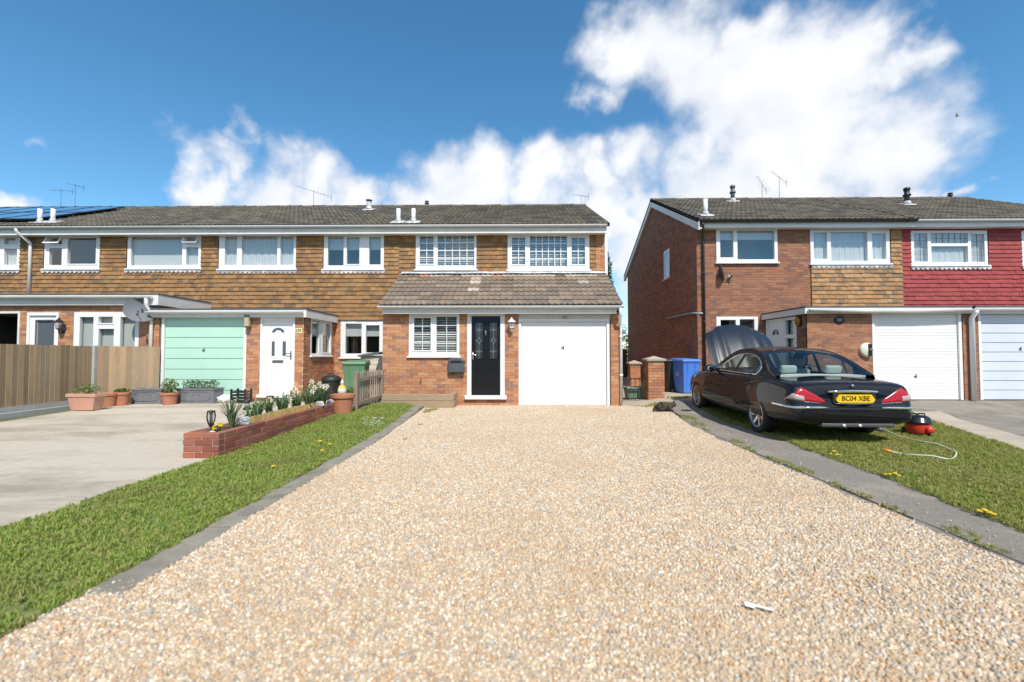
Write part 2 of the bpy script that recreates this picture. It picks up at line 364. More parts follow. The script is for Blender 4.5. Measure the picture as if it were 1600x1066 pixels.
# right: tarmac path, lawn, paving strip and tarmac drive
pxr = lin([(-3,3.6),(3.25,3.68),(5.5,3.93),(6.8,4.02),(9.5,4.1),(11,4.2)])
strip('asphalt_path', -3, 11.0, lambda y: gxr(y)+0.11, pxr, 0.008, m_path, 8, 50, 0.006)
lxr = lin([(-3,2.9+.46*0),(0,3.94),(6,6.70),(9.7,8.40),(10.8,8.5)])
strip('lawn', -0.6, 10.8, pxr, lambda y: max(pxr(y)+.05, lxr(y)), 0.014, m_turf, 24, 60, 0.015)
strip('paving_strip', -0.6, 9.9, lambda y: max(pxr(y)+.05, lxr(y))+0.01, lambda y: max(pxr(y)+.05, lxr(y))+0.72, 0.010, m_strip, 3, 40)
strip('tarmac_drive', -3, 12.9, lambda y: (max(pxr(y)+.05, lxr(y))+0.745) if y < 9.9 else 6.45, 24, 0.004, m_conc2, 20, 30, 0.004)
strip('side_path', 11.0, 22, 2.62, 5.25, 0.003, m_strip, 6, 12)
def edging(name, f, wid, y0, y1, step, m, top):
    mb = MB(); mb.box(-wid/2, wid/2, 0, step-.012, -.12, 0); base = mb.mesh('edging_block', m)
    root = thing(name, '', '', (0, 0, 0)); del root['label']; del root['category']; root['kind'] = 'structure'
    y = y0; k = 0
    while y < y1-.05:
        x0 = f(y); x1 = f(y+step); o = link('edging_block', base, root); bevel(o, .008, 2)
        o.location = (x0-wid/2, y, H(x0-.3 if wid > .12 else x0, y) + top + random.uniform(-.006, .004)); o.rotation_euler = (random.uniform(-.008,.008), random.uniform(-.02,.02), -math.atan2(x1-x0, step)+random.uniform(-.006,.006))
        y += step; k += 1
edging('kerb_edging', lambda y: gxl(y), 0.20, 2.35, 10.5, 0.915, m_kerb, 0.014)
edging('path_edging', lambda y: gxr(y)+0.115, 0.085, -1.0, 10.6, 0.9, m_kerbd, 0.002)

# ---- scattered stuff: gravel stones and grass blades
def source_collection(name, meshes):
    c = bpy.data.collections.new(name)
    for i, me in enumerate(meshes):
        o = bpy.data.objects.new(name, me); c.objects.link(o)
    return c
def scatter(name, surf, coll, density, smin, smax, seed, label, cat, tilt=None, zoff=0.0):
    o = link(name, surf, None, 'stuff'); tag(o, label, cat)
    ng = bpy.data.node_groups.new(name+'_scatter', 'GeometryNodeTree')
    ng.interface.new_socket('Geometry', in_out='INPUT', socket_type='NodeSocketGeometry'); ng.interface.new_socket('Geometry', in_out='OUTPUT', socket_type='NodeSocketGeometry')
    N = ng.nodes; L = ng.links; gi = N.new('NodeGroupInput'); go = N.new('NodeGroupOutput')
    dp = N.new('GeometryNodeDistributePointsOnFaces'); L.new(gi.outputs[0], dp.inputs['Mesh']); dp.inputs['Density'].default_value = density; dp.inputs['Seed'].default_value = seed
    if cat in ('grass',):   # thin and thick patches
        po = N.new('GeometryNodeInputPosition'); nz = N.new('ShaderNodeTexNoise'); nz.inputs['Scale'].default_value = 2.6; nz.inputs['Detail'].default_value = 4; L.new(po.outputs[0], nz.inputs['Vector'])
        mr = N.new('ShaderNodeMapRange'); L.new(nz.outputs[0], mr.inputs[0]); mr.inputs[1].default_value = .34; mr.inputs[2].default_value = .56; mr.inputs[3].default_value = density*.3; mr.inputs[4].default_value = density; L.new(mr.outputs[0], dp.inputs['Density'])
    ci = N.new('GeometryNodeCollectionInfo'); ci.inputs['Collection'].default_value = coll; ci.inputs['Separate Children'].default_value = True; ci.inputs['Reset Children'].default_value = True
    ip = N.new('GeometryNodeInstanceOnPoints'); L.new(dp.outputs['Points'], ip.inputs['Points']); L.new(ci.outputs[0], ip.inputs['Instance']); ip.inputs['Pick Instance'].default_value = True
    rr = N.new('FunctionNodeRandomValue'); rr.data_type = 'FLOAT_VECTOR'; t = math.pi if tilt is None else tilt
    rr.inputs[0].default_value = (-t, -t, -math.pi); rr.inputs[1].default_value = (t, t, math.pi); rr.inputs['Seed'].default_value = seed+1
    L.new(rr.outputs[0], ip.inputs['Rotation'])
    rs = N.new('FunctionNodeRandomValue'); rs.data_type = 'FLOAT'; rs.inputs[2].default_value = smin; rs.inputs[3].default_value = smax; rs.inputs['Seed'].default_value = seed+2
    L.new(rs.outputs[1], ip.inputs['Scale'])
    L.new(ip.outputs[0], go.inputs[0])
    md = o.modifiers.new('scatter', 'NODES'); md.node_group = ng
    return o
m_stone = mat('gravel_stone', (1,1,1), 0.8, var=0.12, vscale=60, inst=True, patch=(.55,.42,.72,(.44,.31,.19),.45), rand=[(0.589,0.454,0.301),(0.418,0.261,0.136),(0.684,0.589,0.446),(0.513,0.357,0.204),(0.741,0.685,0.572),(0.541,0.396,0.242),(0.257,0.241,0.223),(0.608,0.482,0.320),(0.475,0.261,0.116),(0.703,0.618,0.485),(0.551,0.415,0.262),(0.351,0.318,0.281),(0.665,0.550,0.398),(0.42,0.40,0.37),(0.55,0.32,0.16),(0.30,0.27,0.24),(0.72,0.66,0.56)])
def stone(seed):
    bm = bmesh.new(); bmesh.ops.create_icosphere(bm, subdivisions=1, radius=1.0); rnd = random.Random(seed)
    s = (1.0, rnd.uniform(.65,.9), rnd.uniform(.45,.7))
    for v in bm.verts:
        k = 1 + rnd.uniform(-.2, .2); v.co = Vector((v.co.x*s[0]*k, v.co.y*s[1]*k, v.co.z*s[2]*k))
    me = bpy.data.meshes.new('stone'); bm.to_mesh(me); bm.free(); me.materials.append(m_stone)
    me.polygons.foreach_set('use_smooth', [True]*len(me.polygons)); return me
stones = source_collection('stone', [stone(i) for i in range(6)])
gs = strip('gravel', -1.2, 11.2, lambda y: gsl(y)+.03*mnoise.noise((y*4,2,0))-.012, lambda y: gxr(y)+.035+.06*mnoise.noise((y*2.3,7,0)), 0.003, m_gbase, 30, 140, 0.008, link_it=False)
scatter('gravel', gs, stones, 4900, 0.0062, 0.0160, 5, 'pale tan and cream gravel stones covering the wide drive', 'gravel')
sg = strip('stray_gravel', -0.5, 10.4, lambda y: gxr(y)+.03, lambda y: gxr(y)+.55, 0.012, m_gbase, 6, 40, link_it=False)
scatter('stray_gravel', sg, stones, 70, 0.004, 0.011, 9, 'loose gravel stones strewn over the tarmac path', 'gravel')
def clump(seed, hgt, n, m):
    rnd = random.Random(seed); mb = MB()
    for k in range(n):
        a = rnd.uniform(0, 6.28); r = rnd.uniform(0, .028); x, y = r*math.cos(a), r*math.sin(a)
        b = rnd.uniform(0, 6.28); h = hgt*rnd.uniform(.55, 1.1); w = rnd.uniform(.0022, .004); le = rnd.uniform(.25, .9)*h
        dx, dy = math.cos(b), math.sin(b); px, py = -dy*w, dx*w
        p1 = (x+dx*le*.35, y+dy*le*.35, h*.6); p2 = (x+dx*le, y+dy*le, h*.92)
        mb.add([(x-px,y-py,0),(x+px,y+py,0),(p1[0]+px*.8,p1[1]+py*.8,p1[2]),(p1[0]-px*.8,p1[1]-py*.8,p1[2]),p2], [(0,1,2,3),(3,2,4)])
    return mb.mesh('grass_blades', m)
m_grass = mat('grass_blade', (1,1,1), 0.55, patch=(1.6,.48,.68,(.30,.30,.10),.6), spec=0.3, transl=0.35, rand=[(0.256,0.353,0.061),(0.333,0.422,0.088),(0.205,0.308,0.055),(0.384,0.422,0.110),(0.282,0.376,0.066),(0.461,0.410,0.154),(0.294,0.388,0.066)])
m_grass2 = mat('grass_blade_dry', (1,1,1), 0.6, patch=(1.1,.48,.70,(.42,.38,.15),.5), spec=0.3, transl=0.35, rand=[(0.256,0.325,0.055),(0.366,0.360,0.088),(0.183,0.290,0.044),(0.512,0.418,0.165),(0.293,0.348,0.066),(0.427,0.371,0.121),(0.207,0.302,0.044)])
g1 = source_collection('grass_blades', [clump(i, 0.033, 10, m_grass) for i in range(4)])
g2 = source_collection('grass_blades_dry', [clump(10+i, 0.04, 10, m_grass2) for i in range(4)])
gv = strip('grass', -1.0, 10.5, -3.68, lambda y: gxl(y)-0.185 + .06*mnoise.noise((y*3,0,0)), 0.012, m_turf, 10, 60, 0.012, link_it=False)
scatter('grass', gv, g1, 1500, 0.7, 1.25, 11, 'short green grass of the verge beside the gravel drive', 'grass', tilt=0.25)
gl = strip('lawn_grass', -0.4, 10.7, lambda y: pxr(y)-.05+.09*mnoise.noise((y*2,5,0)), lambda y: max(pxr(y)+.05, lxr(y))+.02, 0.014, m_turf, 24, 60, 0.015, link_it=False)
scatter('lawn_grass', gl, g2, 1250, 0.7, 1.35, 21, 'patchy green and straw coloured grass of the lawn under the car', 'grass', tilt=0.25)
# weeds along the edging of the path: a ragged band
def patches(name, spots, coll, dens, label, seed, smin=.6, smax=1.1):
    mb = MB()
    for x, y, rx, ry in spots:
        n = 9; c0 = (x, y, H(x, y)+.012); ring = []
        for j in range(n):
            a = 6.283*j/n; k = random.uniform(.6, 1.15); xx, yy = x+rx*k*math.cos(a), y+ry*k*math.sin(a); ring.append((xx, yy, H(xx, yy)+.012))
        mb.add([c0]+ring, [(0, 1+j, 1+(j+1) % n) for j in range(n)])
    return scatter(name, mb.mesh(name, m_turf), coll, dens, smin, smax, seed, label, 'weeds', tilt=.3)
sp = [(gxr(y)+random.uniform(.1,.2), y, random.uniform(.04,.10), random.uniform(.1,.3)) for y in (2.2,2.6,3.0,3.25,3.7,4.1,4.35,5.0,5.4,6.1,6.6,7.6,8.2,8.9,9.4)]
sp += [(gxr(y)+.25, y, .12, .3) for y in (8.3, 9.2)] + [(3.35,10.9,.3,.25),(3.15,10.75,.25,.12),(4.1,11.6,.35,.25),(4.6,11.9,.3,.2),(7.6,9.9,.22,.1)]
patches('weeds', sp, g2, 900, 'ragged weeds growing along the path edging', 31, .4, .9)
sp = [(-1.95,10.2,.22,.2),(-2.0,9.8,.12,.2),(-1.65,6.6,.06,.05),(-1.4,8.2,.05,.05),(-1.75,8.0,.05,.07)]
patches('gravel_weeds', sp, g1, 700, 'small green weeds sprouting in the gravel by the kerb', 33, .5, .9)
# ------------------------------------------------------------------ house building blocks
def front(Y): return lambda u, v, d: (u, Y-d, v)
def leftp(X): return lambda u, v, d: (X-d, u, v)
def rightp(X): return lambda u, v, d: (X+d, u, v)
def rsub(r, h):
    u0,u1,v0,v1 = r; a0,a1,b0,b1 = h
    if a0 >= u1 or a1 <= u0 or b0 >= v1 or b1 <= v0: return [r]
    out = []
    if a0 > u0: out.append((u0, a0, v0, v1))
    if a1 < u1: out.append((a1, u1, v0, v1))
    m0, m1 = max(u0,a0), min(u1,a1)
    if b0 > v0: out.append((m0, m1, v0, b0))
    if b1 < v1: out.append((m0, m1, b1, v1))
    return out
def rsuball(r, holes):
    rs = [r]
    for h in holes: rs = [q for x in rs for q in rsub(x, h)]
    return rs
def cells(mb, pt, rect, holes, d0, d1, c=None):
    us = sorted({rect[0], rect[1], *[min(max(h[i],rect[0]),rect[1]) for h in holes for i in (0,1)]})
    vs = sorted({rect[2], rect[3], *[min(max(h[i],rect[2]),rect[3]) for h in holes for i in (2,3)]})
    for a, b in zip(vs, vs[1:]):
        run = None
        for p, q in zip(us, us[1:]):
            mu, mv = (p+q)/2, (a+b)/2
            solid = not any(h[0] < mu < h[1] and h[2] < mv < h[3] for h in holes)
            if solid: run = (run[0], q) if run else (p, q)
            if (not solid) and run: mb.pbox(pt, run[0], run[1], a, b, d0, d1, c); run = None
        if run: mb.pbox(pt, run[0], run[1], a, b, d0, d1, c)
def wall(house, pt, rect, holes=(), m=None, name='wall', thick=0.22, clip=None):
    mb = MB(); cells(mb, pt, rect, holes, -thick, 0.0); return mb.build(name, m or M['mortar'], house)
BUD = {}
def budget(house, key, n=300):
    k = (house.name, key); BUD[k] = BUD.get(k, n) - 1; return BUD[k] >= 0
PAL_OR = [(.60,.27,.125),(.56,.24,.115),(.66,.32,.155),(.52,.215,.105),(.62,.30,.16),(.68,.36,.18),(.57,.26,.14),(.41,.21,.145),(.63,.28,.13),(.45,.20,.115)]
PAL_E = [(0.405,0.173,0.098),(0.375,0.159,0.093),(0.435,0.194,0.108),(0.345,0.145,0.087),(0.285,0.132,0.090),(0.417,0.184,0.100),(0.393,0.166,0.094),(0.267,0.132,0.094),(0.447,0.212,0.122),(0.363,0.156,0.090)]
PAL_HT = [(0.394,0.219,0.086),(0.353,0.191,0.075),(0.437,0.251,0.106),(0.302,0.171,0.075),(0.403,0.207,0.079),(0.227,0.143,0.075),(0.370,0.215,0.094),(0.319,0.163,0.064),(0.420,0.226,0.090),(0.261,0.159,0.079)]
PAL_HE = [(.50,.29,.13),(.46,.26,.115),(.53,.32,.15),(.42,.235,.11),(.28,.19,.11),(.48,.27,.12)]
PAL_RED = [(.36,.050,.045),(.335,.045,.042),(.385,.057,.050),(.31,.042,.038)]
PAL_ROOF = [(.125,.108,.085),(.15,.13,.10),(.105,.092,.073),(.175,.15,.11),(.088,.08,.068),(.14,.12,.09)]
PAL_LEAN = [(0.210,0.162,0.117),(0.244,0.187,0.133),(0.181,0.141,0.105),(0.269,0.207,0.152),(0.227,0.166,0.117),(0.197,0.158,0.125)]
SHARED = {}
def shared(key, fn):
    if key not in SHARED: SHARED[key] = fn()
    return SHARED[key]
def brick_mesh(c, l=.2155, hgt=.0655):
    mb = MB(); mb.box(-l/2, l/2, -.006, .012, -hgt/2, hgt/2, c); return mb.mesh('brick', M['brick'])
def bricks(house, pt, rotz, rect, holes=(), pal=PAL_OR, clip=None, single=True, name='brickwork', key='brick', off=0.0):
    u0,u1,v0,v1 = rect; mb = MB(); row = 0; v = v0; palk = id(pal); ind = []
    while v < v1-.01:
        u = u0 - (.1125 if row % 2 else 0) - off
        while u < u1:
            a, b = max(u+.005, u0), min(u+.22, u1); t = min(v+.0655, v1)
            if b-a > .02 and t-v > .01:
                rs = rsuball((a, b, v, t), holes); ci = random.randrange(len(pal))
                if clip: rs = [r for r in rs if clip(r)]
                full = len(rs) == 1 and abs(rs[0][1]-rs[0][0]-.215) < .002 and abs(rs[0][3]-rs[0][2]-.0655) < .001
                if full and single and budget(house, key):
                    me = shared(('brick', palk, ci), lambda: brick_mesh(pal[ci]))
                    o = link('brick', me, house); x, y, z = pt((a+b)/2, v+.03275, random.uniform(-.0015, .0015)); o.location = (x, y, z); o.rotation_euler = (random.uniform(-.006,.006), random.uniform(-.004,.004), rotz+random.uniform(-.006,.006))
                else:
                    for r in rs:
                        if r[1]-r[0] > .015 and r[3]-r[2] > .012: mb.pbox(pt, r[0], r[1], r[2], r[3], -.012, .006+random.uniform(-.0015,.0015), pal[ci])
            u += .225
        v += .075; row += 1
    if mb.f: mb.build(name, M['brick'], house, kind='stuff')
GAUGE, TW = 0.122, 0.168
def hung_piece(mb, pt, r, vb, c, j=0.0):
    d0 = .040 - (r[2]-vb)*.17 + j; d1 = .040 - (r[3]-vb)*.17 + j
    mb.hexa([pt(r[0],r[2],d0),pt(r[1],r[2],d0),pt(r[1],r[2],d0-.013),pt(r[0],r[2],d0-.013),pt(r[0],r[3],d1),pt(r[1],r[3],d1),pt(r[1],r[3],d1-.013),pt(r[0],r[3],d1-.013)], c)
def hung(house, pt, rect, holes=(), pal=PAL_HT, m=None, clip=None, single=True, dark_top=None):
    m = m or M['hung']; u0,u1,v0,v1 = rect; mb = MB(); v = v0; row = 0; palk = id(pal)
    while v < v1-.02:
        u = u0 - (TW/2 if row % 2 else 0)
        while u < u1:
            a, b = max(u+.0015, u0), min(u+TW-.0015, u1); t = min(v+GAUGE+.045, v1)
            if b-a > .015:
                ci = random.randrange(len(pal)); rs = rsuball((a, b, v, t), holes)
                if clip: rs = [r for r in rs if clip(r)]
                full = len(rs) == 1 and abs(b-a-TW+.003) < .002 and abs(t-v-GAUGE-.045) < .002 and abs(rs[0][1]-rs[0][0]-(b-a)) < .001 and abs(rs[0][3]-rs[0][2]-(t-v)) < .001
                if full and single and budget(house, 'tile'):
                    def mk(c=pal[ci]):
                        q = MB(); hung_piece(q, lambda uu, vv, d: (uu, -d, vv), (-(TW-.003)/2, (TW-.003)/2, 0, GAUGE+.045), 0, c); return q.mesh('hung_tile', m)
                    o = link('hung_tile', shared(('hung', palk, ci), mk), house); o.location = pt((a+b)/2, v+random.uniform(-.006,.004), random.uniform(-.002,.006)); o.rotation_euler = (random.uniform(-.02,.02), random.uniform(-.018,.018), random.uniform(-.02,.02))
                else:
                    for r in rs:
                        if r[1]-r[0] > .012 and r[3]-r[2] > .012: hung_piece(mb, pt, r, v, pal[ci], random.uniform(-.002,.003))
            u += TW
        v += GAUGE; row += 1
    if mb.f: mb.build('tile_hanging', m, house, kind='stuff')
# roof tiles: two-roll interlocking tile; (u along x, s up the slope, n off the slope)
RTW, RG = 0.30, 0.335
def roof_profile(u): return .020*max(0, math.cos(2*math.pi*u/(RTW/2)))**1.0 + .004
def roof_tile(mb, P, u0, s0, L, c, nseg=8, wid=RTW):
    us = [wid*i/nseg for i in range(nseg+1)]
    top = []; bot = []; und = []
    for u in us:
        n = roof_profile(u)
        bot.append(P(u0+u, s0, .040+n)); top.append(P(u0+u, s0+L, .012+n)); und.append(P(u0+u, s0, .016+n*.9))
    k = len(us); fs = [(i, i+1, k+i+1, k+i) for i in range(k-1)] + [(2*k+i, 2*k+i+1, i+1, i) for i in range(k-1)]
    mb.add(bot+top+und, fs, c)
def slope_map(ye, ze, yr, zr):
    L = math.hypot(yr-ye, zr-ze); cy, cz = (yr-ye)/L, (zr-ze)/L; ny, nz = -cz, cy
    if yr < ye: ny, nz = cz, -cy
    if nz < 0: ny, nz = -ny, -nz
    return (lambda u, s, n: (u, ye+cy*s+ny*n, ze+cz*s+nz*n)), L
def roof_slope(house, x0, x1, ye, ze, yr, zr, pal=PAL_ROOF, nseg=8):
    P, L = slope_map(ye, ze, yr, zr); mb = MB(); rows = max(1, round(L/RG)); g = L/rows
    for k in range(rows):
        u = x0
        while u < x1-.02:
            w = min(RTW, x1-u); roof_tile(mb, P, u, k*g, min(g+.05, L-k*g), random.choice(pal), nseg, w); u += RTW
    mb.build('roof_tiles', M['roof'], house, kind='stuff')
    dk = MB(); dk.hexa([P(x0,0,-.06),P(x1,0,-.06),P(x1,L,-.06),P(x0,L,-.06),P(x0,0,.010),P(x1,0,.010),P(x1,L,.010),P(x0,L,.010)]); dk.build('roof_deck', M['backing'], house)
def ridge(house, x0, x1, y, z):
    n = max(1, round((x1-x0)/.45)); w = (x1-x0)/n
    def mk(c):
        mb = MB()
        def fn(u, v):
            a = math.pi*(u); r = .125 if v < .85 else .137
            return ((v-.5)*(w), -r*math.cos(a), r*math.sin(a)*.75 - .03)
        mb.grid(fn, 9, 4, c); return mb.mesh('ridge_tile', M['roof'])
    for i in range(n):
        o = link('ridge_tile', shared(('ridge', round(w,4), i % 4), lambda: mk(PAL_ROOF[i % 4 + 1])), house); o.location = (x0+w*(i+.5), y, z+random.uniform(-.006,.006))
def gutter(house, x0, x1, y, z, m, r=.058, name='gutter', sag=0):
    mb = MB(); n = 9; k = max(2, int((x1-x0)/1.0)+1)
    for sgn, rr in ((1, r), (0, r-.006)):
        mb.grid(lambda u, v: (x0+(x1-x0)*v, y - rr*math.cos(math.pi*u), z - rr*math.sin(math.pi*u) - sag*math.sin(math.pi*v)), n, k)
    for xe in (x0, x1):
        ring = [(xe, y-r*math.cos(math.pi*i/8), z-r*math.sin(math.pi*i/8)) for i in range(9)]; mb.add(ring, [tuple(range(9))])
    o = mb.build(name, m, house, True)
    x = x0+.4
    while x < x1-.1:
        b = MB(); b.tube([(x, y-(r+.004)*math.cos(math.pi*i/8), z-(r+.004)*math.sin(math.pi*i/8)-sag*math.sin(math.pi*(x-x0)/(x1-x0))) for i in range(9)], .007, 5); b.build('gutter_bracket', m, o); x += 1.35
    return o
def pipe(house, pts, m, r=.036, name='downpipe', clips=()):
    mb = MB(); mb.tube(pts, r, 10); o = mb.build(name, m, house, True)
    for (x, y, z) in clips:
        c = MB(); c.lathe([(r+.008,-.03),(r+.008,.03)], 12, (x, y, z)); c.build('pipe_clip', m, o, True)
    return o
def board(house, name, m, x0, x1, y0, y1, z0, z1):
    mb = MB(); mb.box(x0, x1, y0, y1, z0, z1); return mb.build(name, m, house)

def curtain(kind, pt, g, parent, part=1.0, d=-.11):
    u0,u1,v0,v1 = g; w = u1-u0; h = v1-v0; mb = MB()
    if kind == 'net':
        nz = max(8, int(w/.02)); rnd = random.Random(int(u0*100))
        mb.grid(lambda a, b: pt(u0+w*a, v0 + (.03*math.sin(a*w*14)**2 if b == 0 else 0) + h*b, d+.014*math.sin(a*w*75)+.008*math.sin(a*w*31)), nz, 3); mb.build('net_curtain', M['net'], parent, True)
    elif kind == 'verticals':
        u = u0
        while u < u1-.03:
            e = min(u+.086, u1); mb.add([pt(u, v0+.01, d), pt(e, v0+.01, d-.022), pt(e, v1, d-.022), pt(u, v1, d)], [(0,1,2,3)]); u += .089
        mb.build('vertical_blind', M['blind'], parent)
    elif kind == 'venetian':
        z = v0+.02
        while z < v1-.01:
            mb.add([pt(u0, z, d), pt(u1, z, d), pt(u1, z+.043, d-.032), pt(u0, z+.043, d-.032)], [(0,1,2,3)]); z += .058
        mb.build('shutter_slats', M['blind'], parent)
    elif kind == 'roller':
        mb.pbox(pt, u0, u1, v1-h*part, v1, d-.004, d); mb.pbox(pt, u0, u1, v1-h*part-.02, v1-h*part, d-.01, d+.006); mb.build('roller_blind', M['blind'], parent)
def window(house, pt, out, lights, inside=None, part=.4, sill=True, room=None, name='window', label=None, depth=.6, recess=0.0, sillm=None, ex=.3):
    """out and every glass rect in wall coordinates (u0,u1,v0,v1)"""
    mb = MB(); holes = [l['g'] for l in lights]
    cells(mb, pt, out, holes, -.075-recess, .012-recess)
    for l in lights:
        g = l['g']
        if l.get('sash') and not l.get('open'):
            s = .032; cells(mb, pt, (g[0]-s, g[1]+s, g[2]-s, g[3]+s), [g], .0125-recess, .026-recess)
    w = mb.build(name, M['white'], house); bevel(w, .004, 1)
    if label: w['label'] = label
    for l in lights:
        g = l['g']; d = -.02-recess; q = MB()
        if l.get('open'):
            an = R(l['open']); s = .04
            pivot = g[3]+s
            def op(u, v, dd, an=an, pivot=pivot): return pt(u, pivot-(pivot-v)*math.cos(an)-dd*math.sin(an)*0, .03+(pivot-v)*math.sin(an)+dd)
            f = MB(); cells(f, op, (g[0]-s, g[1]+s, g[2]-s, g[3]+s), [g], -.02, .02); f.build('open_vent', M['white'], w)
            q.pbox(op, g[0]-.003, g[1]+.003, g[2]-.003, g[3]+.003, -.004, .003); q.build('pane', M['glass'], w)
        else:
            q.pbox(pt, g[0]-.004, g[1]+.004, g[2]-.004, g[3]+.004, d-.005, d); q.build('pane', M['obscure'] if l.get('obscure') else M['glass'], w)
        cols, rows = l.get('cols', 1), l.get('rows', 1)
        if cols > 1 or rows > 1:
            b = MB(); bw = l.get('bw', .011); dd = d+.004
            for i in range(1, cols): u = g[0]+(g[1]-g[0])*i/cols; b.pbox(pt, u-bw, u+bw, g[2], g[3], d+.0005, d+.012)
            for i in range(1, rows): v = g[2]+(g[3]-g[2])*i/rows; b.pbox(pt, g[0], g[1], v-bw, v+bw, d+.0008, d+.0135)
            b.build('glazing_bars', l.get('bm') or M['white'], w)
    if sill:
        s = MB(); s.pbox(pt, out[0]-.04, out[1]+.04, out[2]-.035, out[2]+.004, -.05-recess, .06); so = s.build('window_sill', sillm or M['white'], w); bevel(so, .006, 2)
    rm = MB(); a = (out[0]+.02, out[1]-.02, out[2]+.02, out[3]-.02); d0, d1 = -.08-recess, -.08-recess-depth
    c = [pt(a[0],a[2],d0),pt(a[1],a[2],d0),pt(a[1],a[3],d0),pt(a[0],a[3],d0),pt(a[0]-ex,a[2]-ex,d1),pt(a[1]+ex,a[2]-ex,d1),pt(a[1]+ex,a[3]+.05,d1),pt(a[0]-ex,a[3]+.05,d1)]
    rm.add(c, [(4,5,6,7),(0,1,5,4),(1,2,6,5),(2,3,7,6),(3,0,4,7)]); rm.build('room', room or M['room'], w)
    if inside: curtain(inside, pt, (out[0]+.05, out[1]-.05, out[2]+.05, out[3]-.03), w, part, -.10-recess)
    return w
def rect_px(Y, r):
    mx, my = (r[0]+r[2])/2, (r[1]+r[3])/2
    return (W(r[0],my,Y)[0], W(r[2],my,Y)[0], W(mx,r[3],Y)[1], W(mx,r[1],Y)[1])
def win_px(house, Y, out, glasses, **kw):
    ls = []
    for g in glasses:
        d = dict(g[1]) if len(g) > 1 else {}; d['g'] = rect_px(Y, g[0]); ls.append(d)
    o = rect_px(Y, out); window(house, front(Y), o, ls, **kw); return o

def garage_door(house, pt, rect, m, style, n=20, rib=.015, name='garage_door', handle=None, frame=.06, label=None):
    """ribbed or panelled up-and-over door set in a white frame, rect = door leaf"""
    u0,u1,v0,v1 = rect; mb = MB()
    cells(mb, pt, (u0-frame, u1+frame, v0, v1+frame), [(u0, u1, v0-1, v1)], -.08, .015)
    fr = mb.build(name, M['white'], house)
    if label: fr['label'] = label
    if style == 'ribs':
        q = MB(); h = (v1-v0)/n; vs = []
        for i in range(n):
            vs += [(v0+h*i, -.030-rib), (v0+h*i+.012, -.030), (v0+h*(i+1)-.012, -.030), (v0+h*(i+1)-.0005, -.030-rib)]
        pts = [pt(u, v, d) for v, d in vs for u in (u0+.006, u1-.006)]
        q.add(pts, [(2*i, 2*i+1, 2*i+3, 2*i+2) for i in range(len(vs)-1)]); q.pbox(pt, u0+.006, u1-.006, v0, v1, -.06, -.046); q.build('door_leaf', m, fr)
    else:
        h = (v1-v0)/n
        back = MB(); back.pbox(pt, u0, u1, v0, v1, -.075, -.06); back.build('door_backing', M['grey'], fr)
        for i in range(n):
            q = MB(); q.pbox(pt, u0+.008, u1-.008, v0+h*i+.006, v0+h*(i+1)-.006, -.058, -.030); bevel(q.build('door_panel', m, fr), .006, 2)
    if handle:
        hu, hv = handle; q = MB(); q.pbox(pt, hu-.012, hu+.012, hv-.05, hv+.05, -.031, -.022); q.pbox(pt, hu-.05, hu+.008, hv-.008, hv+.010, -.021, -.002); bevel(q.build('door_handle', M['dgrey'], fr), .003, 1)
    return fr
def lead_scallop(house, pt, u0, u1, v1, drop=.09):
    """lead apron below a window, cut in a scalloped edge"""
    mb = MB(); n = max(2, int((u1-u0)/.13)); w = (u1-u0)/n
    for i in range(n):
        a = u0+w*i; p = [(a, v1), (a+w-.001, v1)] + [(a+w-.001-(w-.001)*t, v1-drop*(.45+.55*math.sin(math.pi*t))) for t in (0,.25,.5,.75,1)]
        mb.poly([pt(q[0], q[1], .056+.0006*(i % 2)) for q in p], Vector(pt(0,0,-.006))-Vector(pt(0,0,0)))
    mb.build('lead_apron', M['lead'], house)
ZB = -0.05
def ext_box_roof(house, x0, x1, y0, y1, ztop, mfascia, h=.17, over=.12, side=None):
    """flat felt roof with white fascia boards round it"""
    mb = MB(); mb.box(x0-over, x1+over, y0-over, y1, ztop, ztop+.035); bevel(mb.build('felt_roof', M['felt'], house), .006, 2)
    f = MB(); f.box(x0-over+.012, x1+over-.012, y0-over+.012, y0-over+.034, ztop-h, ztop-.002); f.build('fascia', mfascia, house)
    for xs in ((x1+over-.034, x1+over-.012), (x0-over+.012, x0-over+.034)):
        f = MB(); f.box(xs[0], xs[1], y0-over+.036, y1, ztop-h, ztop-.003); f.build('fascia', mfascia, house)
    s = MB(); s.box(x0-over+.036, x1+over-.036, y0-over+.036, y1, ztop-h+.012, ztop-.03); s.build('soffit', mfascia, house)
def party(house, x, ye, yr, yb, ze, zr, z0, brickpal=None, side=0):
    """end or party wall up to the roof slope"""
    t = .10; mb = MB(); p = [(x,YM+.02,z0),(x,yb,z0),(x,yb,ze),(x,yr,zr-.12),(x,YM+.02,ze)]
    mb.poly(p, (t if side <= 0 else -t, 0, 0)); mb.build('side_wall', M['mortar_dark'], house)

